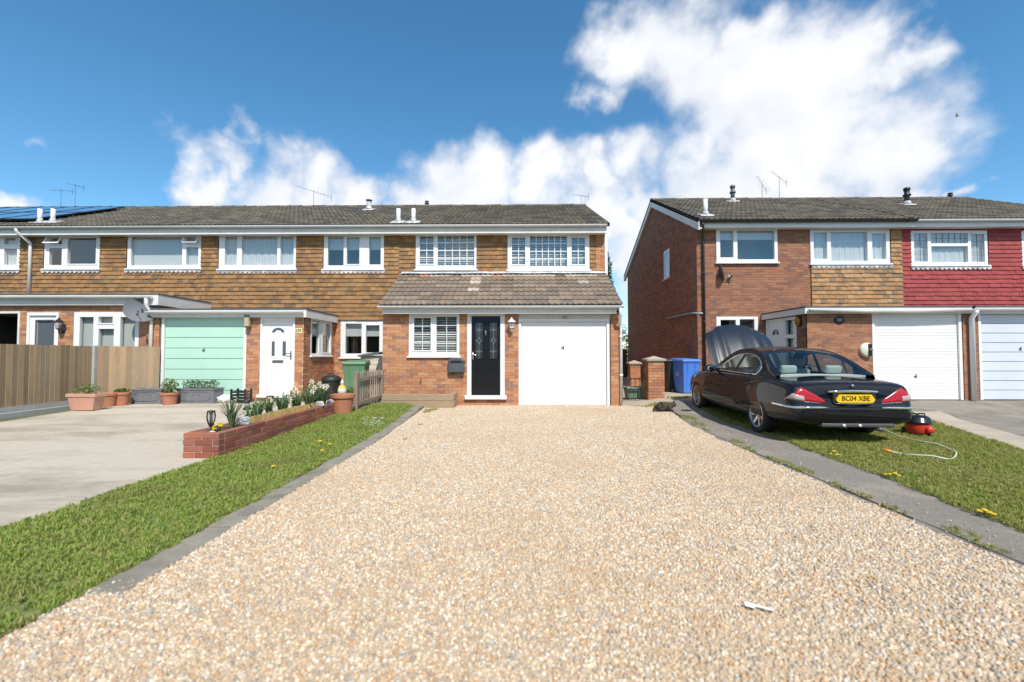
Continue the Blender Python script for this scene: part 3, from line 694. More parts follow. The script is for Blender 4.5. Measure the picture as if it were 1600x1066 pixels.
# ------------------------------------------------------------------ the row on the left (three full houses and the end of a fourth)
YR, YB = YM+4.1, YM+8.2
YF = YM-.30
Zs = WZ(364.3, YF); Zg = WZ(352.5, YF-.06); Zr = WZ(320.5, YR)
xA, xB, xC, xD, xD1 = WX(-260, YM, 400), WX(46, YM, 400), WX(318, YM, 400), WX(624, YM, 400), WX(945, YM, 400)
def upper(house, x0, x1, Zsoff, m_gut, Zgut, Zridge, verge_l=0, verge_r=0, gut=True, gx=None):
    board(house, 'fascia', M['white_d'], x0, x1, YF, YF+.025, Zsoff, Zgut+.01)
    board(house, 'soffit', M['white_d'], x0, x1, YF+.027, YM+.05, Zsoff+.012, Zsoff+.03)
    a, b = gx or (x0, x1)
    if gut: gutter(house, a+.004, b-.004, YF-.064, Zgut+.02, m_gut)
    roof_slope(house, x0-verge_l, x1+verge_r, YF-.10, Zgut+.015, YR, Zridge-.05)
    P, L = slope_map(YB+.35, Zgut+.015, YR, Zridge-.05); mb = MB()
    mb.hexa([P(x0-verge_l,0,-.06),P(x1+verge_r,0,-.06),P(x1+verge_r,L,-.06),P(x0-verge_l,L,-.06),P(x0-verge_l,0,.04),P(x1+verge_r,0,.04),P(x1+verge_r,L,.04),P(x0-verge_l,L,.04)]); mb.build('rear_roof', mat('rear_roof_tile', (.16,.145,.12), .9, var=.2, vscale=5), house)
    ridge(house, x0-verge_l, x1+verge_r, YR, Zridge-.045)
    board(house, 'rear_wall', M['mortar_dark'], x0+.006, x1-.006, YB-.2, YB, ZB, Zgut)
    party(house, x0+.003, YM, YR, YB-.21, Zgut-.02, Zridge-.1, ZB, side=-1); party(house, x1-.003, YM, YR, YB-.21, Zgut-.02, Zridge-.1, ZB, side=1)

# ---- house 230: white windows with small panes, lean-to porch and garage
hD = thing('terraced_house', 'end terrace house numbered 230 with black front door, white garage and tiled lean-to roof', 'house', ((xD+xD1)/2, YM, 0), world_parts=True)
xe0, xe1 = WX(597.7, YE, 560), WX(969, YE, 560)
upper(hD, xD, xD1, Zs, M['white'], Zg, Zr, verge_r=.07)
w1 = (649.5,364.6,744.5,421.5); w2 = (793,364.6,921,422.5)
r1, r2 = rect_px(YM, w1), rect_px(YM, w2)
Ztop = Zs+.02; Zlt = WZ(430, YM)   # top of the lean-to roof
wall(hD, front(YM), (xD, xD1, Zlt-2.9, Ztop), [r1, r2, (xD, xD1-.05, ZB-1, Zlt-.35)], M['backing'], 'main_wall')
xbr = WX(931, YM, 400)
hung(hD, front(YM), (xD, xbr-.004, Zlt-.02, Ztop-.005), [(r1[0]-.01,r1[1]+.01,r1[2]-.06,r1[3]), (r2[0]-.01,r2[1]+.01,r2[2]-.06,r2[3])])
wallb = MB(); wallb.pbox(front(YM), xbr, xD1, Zlt-.1, Ztop-.003, .0, .018); wallb.build('brick_pier_backing', M['mortar'], hD)
board(hD, 'corner_board', M['white'], xD1-.002, xD1+.075, YM-.03, YM+.05, Zlt-.02, Ztop-.03)
bricks(hD, front(YM-.019), 0, (xbr, xD1, Zlt-.02, Ztop-.004), [], PAL_OR)
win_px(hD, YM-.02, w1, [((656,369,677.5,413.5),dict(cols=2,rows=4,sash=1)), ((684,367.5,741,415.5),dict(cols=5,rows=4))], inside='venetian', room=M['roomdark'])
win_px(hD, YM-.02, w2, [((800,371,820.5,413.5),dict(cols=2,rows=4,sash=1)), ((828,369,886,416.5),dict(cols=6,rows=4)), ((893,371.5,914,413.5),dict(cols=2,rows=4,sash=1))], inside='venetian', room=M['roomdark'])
# lean-to roof with its own tiles, one object each
Yl = YE-.24; Zl = WZ(477.5, Yl)
Pl, Ll = slope_map(Yl, Zl, YM-.03, Zlt+.01)
lx0, lx1 = WX(592, Yl, 480), WX(973, Yl, 480); rows = 8; g = Ll/rows; ang = math.atan2(Zlt+.01-Zl, YM-.03-Yl)
ncol = round((lx1-lx0)/RTW); tw = (lx1-lx0)/ncol
def lean_mesh(c):
    mb = MB(); roof_tile(mb, lambda u, s, n: (u, s, n), 0, 0, g+.045, c, 10, tw); return mb.mesh('roof_tile', M['leanroof'])
for k in range(rows):
    for i in range(ncol):
        ci = random.randrange(len(PAL_LEAN)); c = PAL_LEAN[ci]
        key = ('lean', ci)
        u = (i+.5)/ncol; smear = (k >= rows-1 and .15 < u < .95) or (.36 < u < .42 and k > 2 and random.random() < .8) or (.44 < u < .47 and random.random() < .6) or (.84 < u < .88 and k > 4)
        if smear and random.random() < .8: key = ('leanw', ci); c = tuple(min(.62, q*1.55+.10) for q in c)
        if (k, i) in ((7, 2), (7, 9)): key = ('leano', 0); c = (.52, .26, .15)
        o = link('roof_tile', shared(key, lambda: lean_mesh(c)), hD)
        o.location = Pl(lx0+i*tw, k*g, random.uniform(-.003, .004)); o.rotation_euler = (ang+random.uniform(-.006,.006), random.uniform(-.008,.008), random.uniform(-.004,.004))
mb = MB(); mb.hexa([Pl(lx0+.02,0.02,-.05),Pl(lx1-.02,0.02,-.05),Pl(lx1-.02,Ll,-.05),Pl(lx0+.02,Ll,-.05),Pl(lx0+.02,.02,.012),Pl(lx1-.02,.02,.012),Pl(lx1-.02,Ll,.012),Pl(lx0+.02,Ll,.012)]); mb.build('roof_deck', M['backing'], hD)
mb = MB(); mb.grid(lambda u, v: (lx0+.02+(lx1-lx0-.04)*u, YM-.052-.13*(1-v)+.002*math.sin(u*90), Zlt+.075*v+.022+.004*math.sin(u*37)*(1-v)), 60, 3); mb.build('lead_flashing', M['lead'], hD)
mb = MB(); mb.poly([(xe1-.10, Yl+.12, Zl-.1), (xe1-.10, YM, Zl-.1), (xe1-.10, YM, Zlt-.07)], (.10,0,0)); mb.poly([(xe0, Yl+.12, Zl-.1), (xe0, YM, Zl-.1), (xe0, YM, Zlt-.07)], (.10,0,0)); mb.build('lean_to_cheek', M['white_d'], hD)
zf0 = WZ(490.3, YE-.16)
board(hD, 'fascia', M['white_d'], lx0+.08, lx1-.14, YE-.20, YE-.175, zf0, Zl-.005); board(hD, 'soffit', M['white_d'], lx0+.08, lx1-.14, YE-.172, YE-.004, zf0+.01, zf0+.03)
gutter(hD, lx0-.03, lx1+.02, YE-.26, Zl-.01, M['white'])
xp = WX(970.5, YE-.05, 560)
pipe(hD, [(lx1-.06,YE-.26,Zl-.06),(lx1-.06,YE-.26,Zl-.16),(lx1-.05,YE-.24,Zl-.24),(xp-.01,YE-.07,Zl-.46),(xp,YE-.05,Zl-.54),(xp,YE-.05,.05)], M['white'], .034, clips=((xp,YE-.05,1.7),(xp,YE-.05,.75)))
# front wall
pe = front(YE); wD = rect_px(YE, (639,490.3,717.8,557)); dr = rect_px(YE, (729.8,490.3,788.6,622.7)); gd = rect_px(YE, (814.5,502.5,948.3,633.6)); gfr = (WX(810.5,YE), WX(954,YE), ZB-1, zf0+.3)
ZE = zf0+.02
holes = [wD, (dr[0],dr[1],dr[2]-.01,3), gfr]
wall(hD, pe, (xe0, xe1, ZB, ZE), holes)
bricks(hD, pe, 0, (xe0+.002, xe1-.002, .0, ZE-.005), holes, PAL_OR)
mb = MB(); mb.box(xe1-.22, xe1-.002, YE+.225, YM, ZB, ZE); mb.box(xe0+.002, xe0+.22, YE+.225, YM+.2, ZB, ZE); mb.build('return_wall', M['mortar'], hD)
bricks(hD, rightp(xe1), math.pi/2, (YE, YM, 0, ZE+.2), [], PAL_OR, single=False)
bricks(hD, rightp(xD1), math.pi/2, (YM, YB, 0, Zg-.05), [], PAL_OR, single=False)
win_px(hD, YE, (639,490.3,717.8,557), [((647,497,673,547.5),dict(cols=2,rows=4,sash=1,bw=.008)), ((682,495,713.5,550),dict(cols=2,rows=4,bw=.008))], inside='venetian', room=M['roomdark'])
def door_frame(house, pt, out, leaf, name='front_door', sill=True):
    mb = MB(); cells(mb, pt, out, [(leaf[0], leaf[1], leaf[2]-1, leaf[3])], -.08, .018); fr = mb.build(name, M['white'], house); bevel(fr, .005, 1)
    if sill: s = MB(); s.pbox(pt, out[0]-.05, out[1]+.05, out[2]-.02, leaf[2]-.002, -.06, .075); bevel(s.build('door_sill', M['white'], fr), .008, 2)
    return fr
leaf = rect_px(YE, (736.6,494,781.7,617.8)); fr = door_frame(hD, pe, dr, leaf); fr['label'] = 'black panelled door with two leaded glass lights in a white frame'
gls = [rect_px(YE, (742.5,504.3,754,560.5)), rect_px(YE, (765,504.3,776.6,560.5))]
mb = MB(); cells(mb, pe, leaf, gls, -.06, -.022)
for a in gls: cells(mb, pe, (a[0]-.02,a[1]+.02,a[2]-.02,a[3]+.02), [a], -.0215, -.010)
lm = (leaf[0]+leaf[1])/2
for (a, b) in ((gls[0][0], gls[0][1]), (gls[1][0], gls[1][1])):   # moulded lower panels
    cells(mb, pe, (a-.03, b+.03, leaf[2]+.22, gls[0][2]-.22), [(a-.012, b+.012, leaf[2]+.238, gls[0][2]-.238)], -.0215, -.012)
bevel(mb.build('door_leaf', M['blackp'], fr), .003, 1)
m_bev = mat('bevelled_glass', (.75,.78,.78), .15, metal=.6); m_green = mat('green_glass', (.02,.07,.04), .1)
for a in gls:
    q = MB(); q.pbox(pe, a[0]-.003, a[1]+.003, a[2]-.003, a[3]+.003, -.045, -.040); gl_ = q.build('door_glass', M['obscure'], fr)
    b = MB(); uc = (a[0]+a[1])/2; hh = a[3]-a[2]
    def dia(cv, ru, rv, t=.006):
        ps = [(uc-ru,cv),(uc,cv+rv),(uc+ru,cv),(uc,cv-rv)]
        for p, q2 in zip(ps, ps[1:]+ps[:1]): b.bar(pe(p[0],p[1],-.036), pe(q2[0],q2[1],-.036), .008, t, (0,1,0))
    for t, ru, rv in ((.80,.028,.035),(.5,.045,.075),(.2,.028,.035)):
        cv = a[2]+hh*t; dia(cv, ru, rv)
        b.bar(pe(a[0],cv,-.036), pe(uc-ru,cv,-.036), .007, .006, (0,1,0)); b.bar(pe(uc+ru,cv,-.036), pe(a[1],cv,-.036), .007, .006, (0,1,0))
    for v0_, v1_ in ((a[2],a[2]+hh*.2-.035),(a[2]+hh*.2+.035,a[2]+hh*.5-.075),(a[2]+hh*.5+.075,a[2]+hh*.8-.035),(a[2]+hh*.8+.035,a[3])): b.bar(pe(uc,v0_,-.036), pe(uc,v1_,-.036), .006, .006, (0,1,0))
    b.build('leading', m_bev, gl_)
    q = MB(); cv = a[2]+hh*.5; q.poly([pe(uc-.036,cv,-.0385),pe(uc,cv+.062,-.0385),pe(uc+.036,cv,-.0385),pe(uc,cv-.062,-.0385)], (0,.002,0)); q.build('diamond_pane', m_green, gl_)
    q = MB(); q.pbox(pe, a[0]-.1, a[1]+.1, a[2]-.1, a[3]+.1, -.40, -.38); q.build('hall_wall', M['room'], gl_)
kx, kz = W(759, 520, YE); q = MB(); q.lathe([(.004,0),(.014,.012),(.011,.04),(.020,.06),(.022,.085),(.012,.10),(.016,.115),(.004,.13)], 12, (kx, YE+.004, kz-.07)); q.build('knocker', M['steel'], fr, True)
hx, hz = W(738.8, 555, YE); q = MB(); q.pbox(pe, hx-.016, hx+.016, hz-.11, hz+.09, -.022, -.012); q.tube([pe(hx,hz,-.012),pe(hx,hz,.035),pe(hx+.11,hz,.037)], .010, 8); q.build('door_handle', M['steel'], fr, True)
gfr_o = garage_door(hD, pe, gd, M['white_g'], 'ribs', 20, rib=.005, frame=.065, handle=W(880.5, 543, YE), label='white ribbed up-and-over garage door')
mb = MB(); mb.pbox(pe, gfr[0]+.001, gfr[1]-.001, gd[3]+.067, ZE-.006, -.10, -.012); mb.build('garage_header', M['white_d'], hD)
tx, tz = W(882, 496.2, YE); o = link('house_number', text_mesh('230', .085, .003), hD); o.data.materials.append(M['black']); o.location = pe(tx, tz, -.008)
# tap
tx, tz = W(658.5, 591, YE); q = MB(); q.tube([pe(tx,tz,0),pe(tx,tz,.07),pe(tx,tz-.05,.085)], .011, 8); q.tube([pe(tx,tz+.01,.05),pe(tx,tz+.05,.05)], .006, 6); q.tube([pe(tx-.03,tz+.05,.05),pe(tx+.03,tz+.05,.05)], .006, 6); tag(q.build('garden_tap', mat('brass', (.45,.33,.14), .35, metal=.9), None, True), 'small brass garden tap on the brick wall above the timber bed', 'tap')

# ---- house 229: mint garage door, white front door, porch
hC = thing('terraced_house', 'middle terrace house numbered 229 with mint green garage door and white front door', 'house', ((xC+xD)/2, YM, .1), world_parts=True)
upper(hC, xC, xD, Zs, M['white'], Zg, Zr)
w1 = (342.5,366,463,421); w2 = (506,365.5,600,421); w3 = (532.5,501.5,598.5,559)
r1, r2, r3 = (rect_px(YM, q) for q in (w1, w2, w3))
cx1 = WX(474, YE, 560); cx0 = WX(243, YE, 560)
Zt0 = WZ(500, YM)
wall(hC, front(YM), (xC, xD, ZB, Ztop), [r1, r2, r3], M['mortar'], 'main_wall')
pm = front(YM)
def under_lean(r): return not (r[0] > lx0-.02 and r[3] < Zlt-.03 and r[1] > lx0+.02)
mb = MB(); cells(mb, pm, (xC+.01, xD-.01, Zt0+.01, Ztop-.01), [(r[0]-.003, r[1]+.003, r[2]-.003, r[3]+.003) for r in (r1, r2, r3)], .002, .010); mb.build('tile_backing', M['backing'], hC)
hl = [(q[0]-.01,q[1]+.01,q[2]-.10,q[3]) for q in (r1, r2)] + [(r3[0]-.01, xD+1, r3[2], r3[3]+.01)]
hung(hC, front(YM-.01), (xC, xD, Zt0, Ztop-.005), hl, clip=None)
bricks(hC, pm, 0, (WX(520,YM), xD, .08, Zt0-.01), [r3], PAL_OR)
for q in (r1, r2): lead_scallop(hC, pm, q[0]-.05, q[1]+.05, q[2]-.03, .10)
win_px(hC, YM-.02, w1, [((351.6,369.5,370.5,414),{}), ((378,369,433.4,414.5),{}), ((438.5,369.5,459,414),{})], inside='net')
win_px(hC, YM-.02, w2, [((512.5,369,537,415),{}), ((542,371,562,413),dict(sash=1)), ((577,370,595,413.5),{})], inside='roller', part=.42, room=M['room'])
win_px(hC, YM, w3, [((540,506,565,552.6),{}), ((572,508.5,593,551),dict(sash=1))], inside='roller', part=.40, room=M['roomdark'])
zc = WZ(483.5, YE-.1); Zc1 = zc-.02
ext_box_roof(hC, cx0, cx1, YE, YM+.05, zc, M['white_d'], .19)
gutter(hC, cx0-.1, cx1+.06, YE-.19, zc-.045, M['white'], .05)
gd = rect_px(YE, (256,494.5,380.7,627)); gfr = (WX(249.5,YE), WX(385.4,YE), ZB-1, zc+.3); dC = rect_px(YE, (406.5,495,460.5,620))
holes = [gfr, (dC[0],dC[1],dC[2]-.02,zc+.3)]
wall(hC, pe, (cx0, cx1, ZB, Zc1-.12), holes)
bricks(hC, pe, 0, (cx0+.002, cx1-.002, .07, Zc1-.13), holes, PAL_OR)
garage_door(hC, pe, gd, M['mint'], 'panels', 8, frame=.065, handle=W(318, 547, YE), label='mint green panelled garage door in a white frame')
# porch side wall with window
sr = rightp(cx1); ya, yb = S(485, 527, cx1)[0], S(517.5, 527, cx1)[0]
sw = (ya, yb, WZ(556, (ya+yb)/2), WZ(499, (ya+yb)/2))
wall(hC, sr, (YE+.002, YM-.01, ZB, Zc1-.125), [sw])
bricks(hC, sr, math.pi/2, (YE+.03, YM-.012, .07, Zc1-.135), [sw], PAL_OR, single=False)
window(hC, sr, sw, [dict(g=(sw[0]+.06, sw[0]+.38*(sw[1]-sw[0]), sw[2]+.06, sw[3]-.06)), dict(g=(sw[0]+.52*(sw[1]-sw[0]), sw[1]-.09, sw[2]+.09, sw[3]-.09), sash=1)], inside='roller', part=.4, room=M['roomdark'], depth=.5, ex=0)
leaf = (dC[0]+.05, dC[1]-.05, dC[2]+.05, dC[3]-.10); fr = door_frame(hC, pe, dC, leaf); fr['label'] = 'white panelled front door with half-moon light'
q = MB(); q.pbox(pe, leaf[0], leaf[1], leaf[2], leaf[3], -.06, -.022); bevel(q.build('door_leaf', M['white'], fr), .004, 1)
lc = (leaf[0]+leaf[1])/2; m_dg = mat('dark_obscure_glass', (.10,.12,.14), .12)
fx, fz = W(435.5, 519.5, YE); q = MB(); ps = []
for i in range(13): a = math.pi*i/12; ps.append(pe(lc+.155*math.cos(a), fz+.125*math.sin(a)*.95, -.021))
for i in range(13): a = math.pi*(12-i)/12; ps.append(pe(lc+.085*math.cos(a), fz+.06*math.sin(a), -.021))
q.poly(ps, (0,-.006,0)); q.build('half_moon_light', m_dg, fr)
for px0, px1 in ((424,428.5),(441,446)):
    a = rect_px(YE, (px0,533.5,px1,556)); q = MB(); q.pbox(pe, a[0], a[1], a[2], a[3], -.0215, -.014); q.build('door_light', m_dg, fr)
    q = MB(); cells(q, pe, (a[0]-.04,a[1]+.04,a[2]-.06,a[3]+.05), [(a[0]-.024,a[1]+.024,a[2]-.044,a[3]+.034)], -.0215, -.014); q.build('door_moulding', M['white'], fr)
a = rect_px(YE, (425,563,442,567)); q = MB(); q.pbox(pe, a[0], a[1], a[2], a[3], -.0215, -.012); q.build('letter_plate', M['dgrey'], fr)
a = rect_px(YE, (421,575,449,607)); q = MB(); cells(q, pe, a, [(a[0]+.02,a[1]-.02,a[2]+.02,a[3]-.02)], -.0215, -.015); q.build('door_moulding', M['white'], fr)
hx, hz = W(454, 554, YE); q = MB(); q.pbox(pe, hx-.014, hx+.014, hz-.12, hz+.09, -.022, -.010); q.tube([pe(hx,hz+.02,-.01),pe(hx,hz+.02,.03),pe(hx-.11,hz+.02,.032)], .010, 8); q.build('door_handle', M['dgrey'], fr, True)
mb = MB(); mb.pbox(pe, dC[0], dC[1], dC[3]+.001, Zc1-.13, -.1, .004); mb.build('door_header', M['white_d'], hC)
nx, nz = W(466.3, 517, YE); q = MB(); q.pbox(pe, nx-.10, nx+.10, nz-.065, nz+.065, .007, .016); pl = q.build('number_plaque', mat('cream_ceramic', (.72,.62,.36), .3), hC); bevel(pl, .006, 2)
o = link('house_number', text_mesh('229', .10, .002), pl); o.data.materials.append(M['black']); o.location = pe(nx, nz, .019)

# ---- house 228 with its flat-roofed front extension, and the end of the next one
hB = thing('terraced_house', 'tile hung terrace house with flat porch roof behind the wooden fence', 'house', ((xB+xC)/2, YM, .1), world_parts=True)
upper(hB, xB, xC, Zs, M['white_d'], Zg, Zr)
w1 = (70,366.5,156.5,420.5); w2 = (199.5,365.5,314.5,420)
r1, r2 = rect_px(YM, w1), rect_px(YM, w2)
wall(hB, front(YM), (xB, xC, ZB, Ztop), [r1, r2], M['backing'], 'main_wall')
hung(hB, pm, (xB, xC, WZ(474, YM), Ztop-.005), [(q[0]-.01,q[1]+.01,q[2]-.10,q[3]) for q in (r1, r2)])
for q in (r1, r2): lead_scallop(hB, pm, q[0]-.05, q[1]+.05, q[2]-.03, .10)
win_px(hB, YM-.02, w1, [((77.4,388,97,414.5),{}), ((77.4,372,97,381.5),dict(open=28)), ((106.5,372,151,412.5),dict(sash=1))], room=M['room'])
win_px(hB, YM-.02, w2, [((205,370,285,415),{}), ((291,386.5,310,414),{}), ((291,370.5,310,379.5),dict(open=22))], inside='verticals')
bx1 = WX(243.5, YE, 560); bx0 = WX(-330, YE, 560)
zb = WZ(459.5, YE-.1)
ext_box_roof(hB, bx0, bx1, YE, YM+.05, zb, M['white_d'], .26)
gutter(hB, bx0, bx1+.0, YE-.19, zb-.05, M['white_d'], .055)
dB = rect_px(YE, (41,488.5,90.5,625)); wB = rect_px(YE, (115.5,488,217,575)); oB = rect_px(YE, (-60,490,27,625))
holes = [dB, wB, oB]
wall(hB, pe, (bx0, bx1, ZB, zb-.24), holes)
bricks(hB, pe, 0, (bx0+2.6, bx1-.002, .6, zb-.245), holes, PAL_OR)
bricks(hB, rightp(bx1), math.pi/2, (YE+.03, YM, zc+.05, zb-.245), [], PAL_OR, single=False)
mb = MB(); mb.box(bx1-.2, bx1-.001, YE+.225, YM, ZB, zb-.24); mb.build('return_wall', M['mortar'], hB)
window(hB, pe, wB, [dict(g=rect_px(YE,(124.5,495.5,146,567))), dict(g=rect_px(YE,(155,495,177.5,505)), sash=1), dict(g=rect_px(YE,(154,514,178,567))), dict(g=rect_px(YE,(188,495.5,211,567)))], inside='verticals')
leaf = (dB[0]+.06, dB[1]-.06, dB[2]+.05, dB[3]-.08); fr = door_frame(hB, pe, dB, leaf); g_ = rect_px(YE, (55.5,501.5,81,560))
q = MB(); cells(q, pe, leaf, [g_], -.06, -.022); q.build('door_leaf', M['white'], fr); q = MB(); q.pbox(pe, g_[0], g_[1], g_[2], g_[3], -.05, -.045); q.build('door_glass', m_dg, fr)
q = MB(); cells(q, pe, (g_[0]-.03,g_[1]+.03,g_[2]-.03,g_[3]+.03), [g_], -.0215, -.008); q.build('glazing_bead', M['dgrey'], fr)
mb = MB(); a = oB; d1 = -1.4
c = [pe(a[0],a[2],-.2),pe(a[1],a[2],-.2),pe(a[1],a[3],-.2),pe(a[0],a[3],-.2),pe(a[0],a[2],d1),pe(a[1],a[2],d1),pe(a[1],a[3],d1),pe(a[0],a[3],d1)]
mb.add(c, [(4,5,6,7),(0,1,5,4),(1,2,6,5),(2,3,7,6),(3,0,4,7)]); mb.build('open_doorway', M['roomdark'], hB)
mb = MB(); cells(mb, pe, (oB[0]-.05, oB[1]+.05, oB[2], oB[3]+.05), [(oB[0], oB[1], oB[2]-1, oB[3])], -.1, .02); mb.build('doorway_frame', M['white_d'], hB)
xp = WX(234, YE-.06, 520)
pipe(hB, [(xp,YE-.19,zb-.09),(xp,YE-.19,zb-.25),(xp+.0,YE-.09,zb-.4),(xp+.03,YE-.06,zb-.5),(xp+.03,YE-.06,.2)], M['white_d'], .04)
xq = WX(47, YM-.06, 420)
pipe(hB, [(xq-.10,YF-.07,Zg-.04),(xq-.10,YF-.07,Zg-.10),(xq,YM-.07,Zg-.38),(xq,YM-.07,Zg-.5),(xq,YM-.07,zb+.04)], M['white_d'], .042)
hA = thing('terraced_house', 'far end of the terrace with solar panels over its eaves', 'house', ((xA+xB)/2, YM, .1), world_parts=True)
upper(hA, xA, xB, Zs, M['white_d'], Zg, Zr)
w1 = (-60,367,31.7,421); r1 = rect_px(YM, w1)
wall(hA, front(YM), (xA, xB, ZB, Ztop), [r1], M['backing'], 'main_wall')
hung(hA, pm, (xA+1.5, xB, WZ(474, YM), Ztop-.005), [(r1[0]-.01,r1[1]+.01,r1[2]-.10,r1[3])], single=True)
lead_scallop(hA, pm, r1[0]-.05, r1[1]+.05, r1[2]-.03, .10)
win_px(hA, YM-.02, w1, [((-52,372,-2,414),{}), ((8,372,26,382),dict(sash=1)), ((7,389,27,414),{})], inside='net')

# ------------------------------------------------------------------ the row on the right
ZsR = W(1180, 355.3, YF)[1]; ZgR = W(1180, 345.5, YF-.06)[1]; ZrR = W(1100, 310.5, YR)[1]
xE, xF, xF1 = WX(1089.5, YM, 450), WX(1408, YM, 400), WX(1740, YM, 400)
hE = thing('terraced_house', 'brick end terrace house numbered 231 with gable wall, black gutter and white garage', 'house', ((xE+xF)/2, YM, .15), world_parts=True)
upper(hE, xE, xF, ZsR, M['black'], ZgR, ZrR, verge_l=.10, gx=(xE-.06, WX(1428, YF, 350)))
w1 = (1119,356,1214.6,410.5); w2 = (1266,359,1390,412.5); w3 = (1119.7,495,1184.5,570)
r1, r2, r3 = (rect_px(YM, q) for q in (w1, w2, w3)); ZtR = ZsR+.02
xt = WX(1267, YM, 450); Zt1 = WZ(479, YM, 1330)
wall(hE, front(YM), (xE, xF, ZB, ZtR), [r1, r2, r3], M['mortar_dark'], 'main_wall')
bricks(hE, pm, 0, (xE+.002, xF-.002, .12, ZtR-.004), [r1, r2, r3, (xt-.01, xF+1, Zt1-.6, ZtR+1)], PAL_E)
mb = MB(); mb.pbox(pm, xt, xF-.003, Zt1-.1, ZtR-.01, .001, .010); 
mb2 = MB(); cells(mb2, pm, (xt, xF-.003, Zt1-.1, ZtR-.01), [r2], .001, .010); mb2.build('tile_backing', M['backing'], hE)
hung(hE, front(YM-.01), (xt, xF, Zt1-.02, ZtR-.005), [(r2[0]-.01, r2[1]+.01, r2[2]-.10, r2[3])], PAL_HE)
lead_scallop(hE, pm, r2[0]-.0, r2[1]+.05, r2[2]-.03, .10)
win_px(hE, YM-.02, w1, [((1125,361,1145.6,402.5),{}), ((1152,360.5,1209.7,405.5),dict())], room=M['room'], inside='roller', part=.3)
win_px(hE, YM-.02, w2, [((1271,363.5,1292,405),{}), ((1298,362.5,1355,408),{}), ((1362.5,365,1384,405),{})], inside='net')
win_px(hE, YM, w3, [((1126,500,1150,562),{}), ((1156,499,1179,562),{})], inside=None, room=M['roomdark'])
# gable wall in brick
def under_gable(r, xmid=(YM+YB)/2):
    for y in (r[0], r[1]):
        t = 1-abs(y-YR)/(YR-YM); 
        if r[3] > ZgR-.10 + (ZrR-ZgR-.12)*t: return False
    return True
lg = leftp(xE); gw = (S(1038, 410, xE)[0], S(1046.5, 410, xE)[0])
gwv = (W(1042, 435, sum(gw)/2)[1], W(1042, 391, sum(gw)/2)[1]); gwr = (min(gw), max(gw), gwv[0], gwv[1])
mb = MB(); mb.poly([(xE+.001,YM+.02,ZB),(xE+.001,YB,ZB),(xE+.001,YB,ZgR-.06),(xE+.001,YR,ZrR-.14),(xE+.001,YM+.02,ZgR-.06)], (.10,0,0)); mb.build('gable_wall', M['mortar_dark'], hE)
bricks(hE, lg, -math.pi/2, (YM, YB, .12, ZrR), [gwr], PAL_E, clip=under_gable, single=False)
mb = MB(); cells(mb, lg, gwr, [(gwr[0]+.1,gwr[1]-.1,gwr[2]+.08,gwr[3]-.08)], -.05, .02); wg = mb.build('window', M['white'], hE); q = MB(); q.pbox(lg, gwr[0]+.09,gwr[1]-.09,gwr[2]+.07,gwr[3]-.07, .003, .008); q.build('pane', M['glass'], wg)
q = MB(); q.pbox(lg, gwr[0]-.05, gwr[1]+.05, gwr[2]-.05, gwr[2]-.005, .008, .06); q.build('window_sill', M['white_d'], wg)
for (ya, za, yb, zb_) in ((YF-.1, ZgR-.02, YR, ZrR-.05), (YB+.35, ZgR-.02, YR, ZrR-.05)):
    mb = MB(); mb.hexa([(xE-.10,ya,za-.24),(xE-.075,ya,za-.24),(xE-.075,yb,zb_-.26),(xE-.10,yb,zb_-.26),(xE-.10,ya,za),(xE-.075,ya,za),(xE-.075,yb,zb_),(xE-.10,yb,zb_)]); mb.build('bargeboard', M['white_d'], hE)
    mb = MB(); mb.hexa([(xE-.075,ya,za-.20),(xE-.002,ya,za-.20),(xE-.002,yb,zb_-.22),(xE-.075,yb,zb_-.22),(xE-.075,ya,za-.18),(xE-.002,ya,za-.18),(xE-.002,yb,zb_-.20),(xE-.075,yb,zb_-.20)]); mb.build('verge_soffit', M['white_d'], hE)
xp = WX(1099.5, YM-.06, 450)
pipe(hE, [(xE+.03,YF-.064,ZgR-.04),(xE+.03,YF-.064,ZgR-.10),(xp,YM-.07,ZgR-.42),(xp,YM-.07,ZgR-.52),(xp,YM-.07,.15)], M['black'], .036, clips=((xp,YM-.07,3.6),(xp,YM-.07,2.2),(xp,YM-.07,.9)))
# pipe running round the corner onto the gable
yq = S(1042, 487, xE-.05)[0]; zq = WZ(489, YM-.05, 1098)
pipe(hE, [(xp-.02,YM-.06,zq-.02),(xE-.05,YM+.05,zq),(xE-.05,YM+.4,zq+.03),(xE-.05,yq,zq+.05)], M['grey'], .028, name='waste_pipe')
# porch and garage
ex0 = WX(1262, YE, 560); zE0 = W(1400, 480.5, YE-.1)[1]; exr = WX(1512, YE, 560)
ext_box_roof(hE, ex0, exr, YE, YM+.05, zE0, M['white_d'], .15)
gutter(hE, ex0-.06, exr+.02, YE-.18, zE0-.05, M['white_d'], .05, sag=.05)
gd = rect_px(YE, (1367.5,490.5,1498.7,625)); gfr = (WX(1362.5,YE), WX(1503.5,YE), ZB-1, zE0+.3)
wall(hE, pe, (ex0, exr-.002, ZB, zE0-.13), [gfr], M['mortar'])
bricks(hE, pe, 0, (ex0+.002, exr-.004, .12, zE0-.14), [gfr], [(min(.6,a*1.12), b*1.12, c*1.08) for a,b,c in PAL_E])
garage_door(hE, pe, gd, M['white_g'], 'ribs', 27, rib=.009, frame=.065, handle=W(1433, 588, YE), label='white ribbed garage door beside the round wall charger')
sl = leftp(ex0); yd0, yd1, ys1 = S(1197.5, 550, ex0)[0], S(1226, 550, ex0)[0], S(1245.5, 550, ex0)[0]
yd0 = min(yd0, YM-.06); do = (yd1, yd0, .13, zE0-.17); so_ = (ys1, yd1-.01, .13, zE0-.17)
wall(hE, sl, (YE+.002, YM-.01, ZB, zE0-.125), [do, so_], M['mortar_dark'])
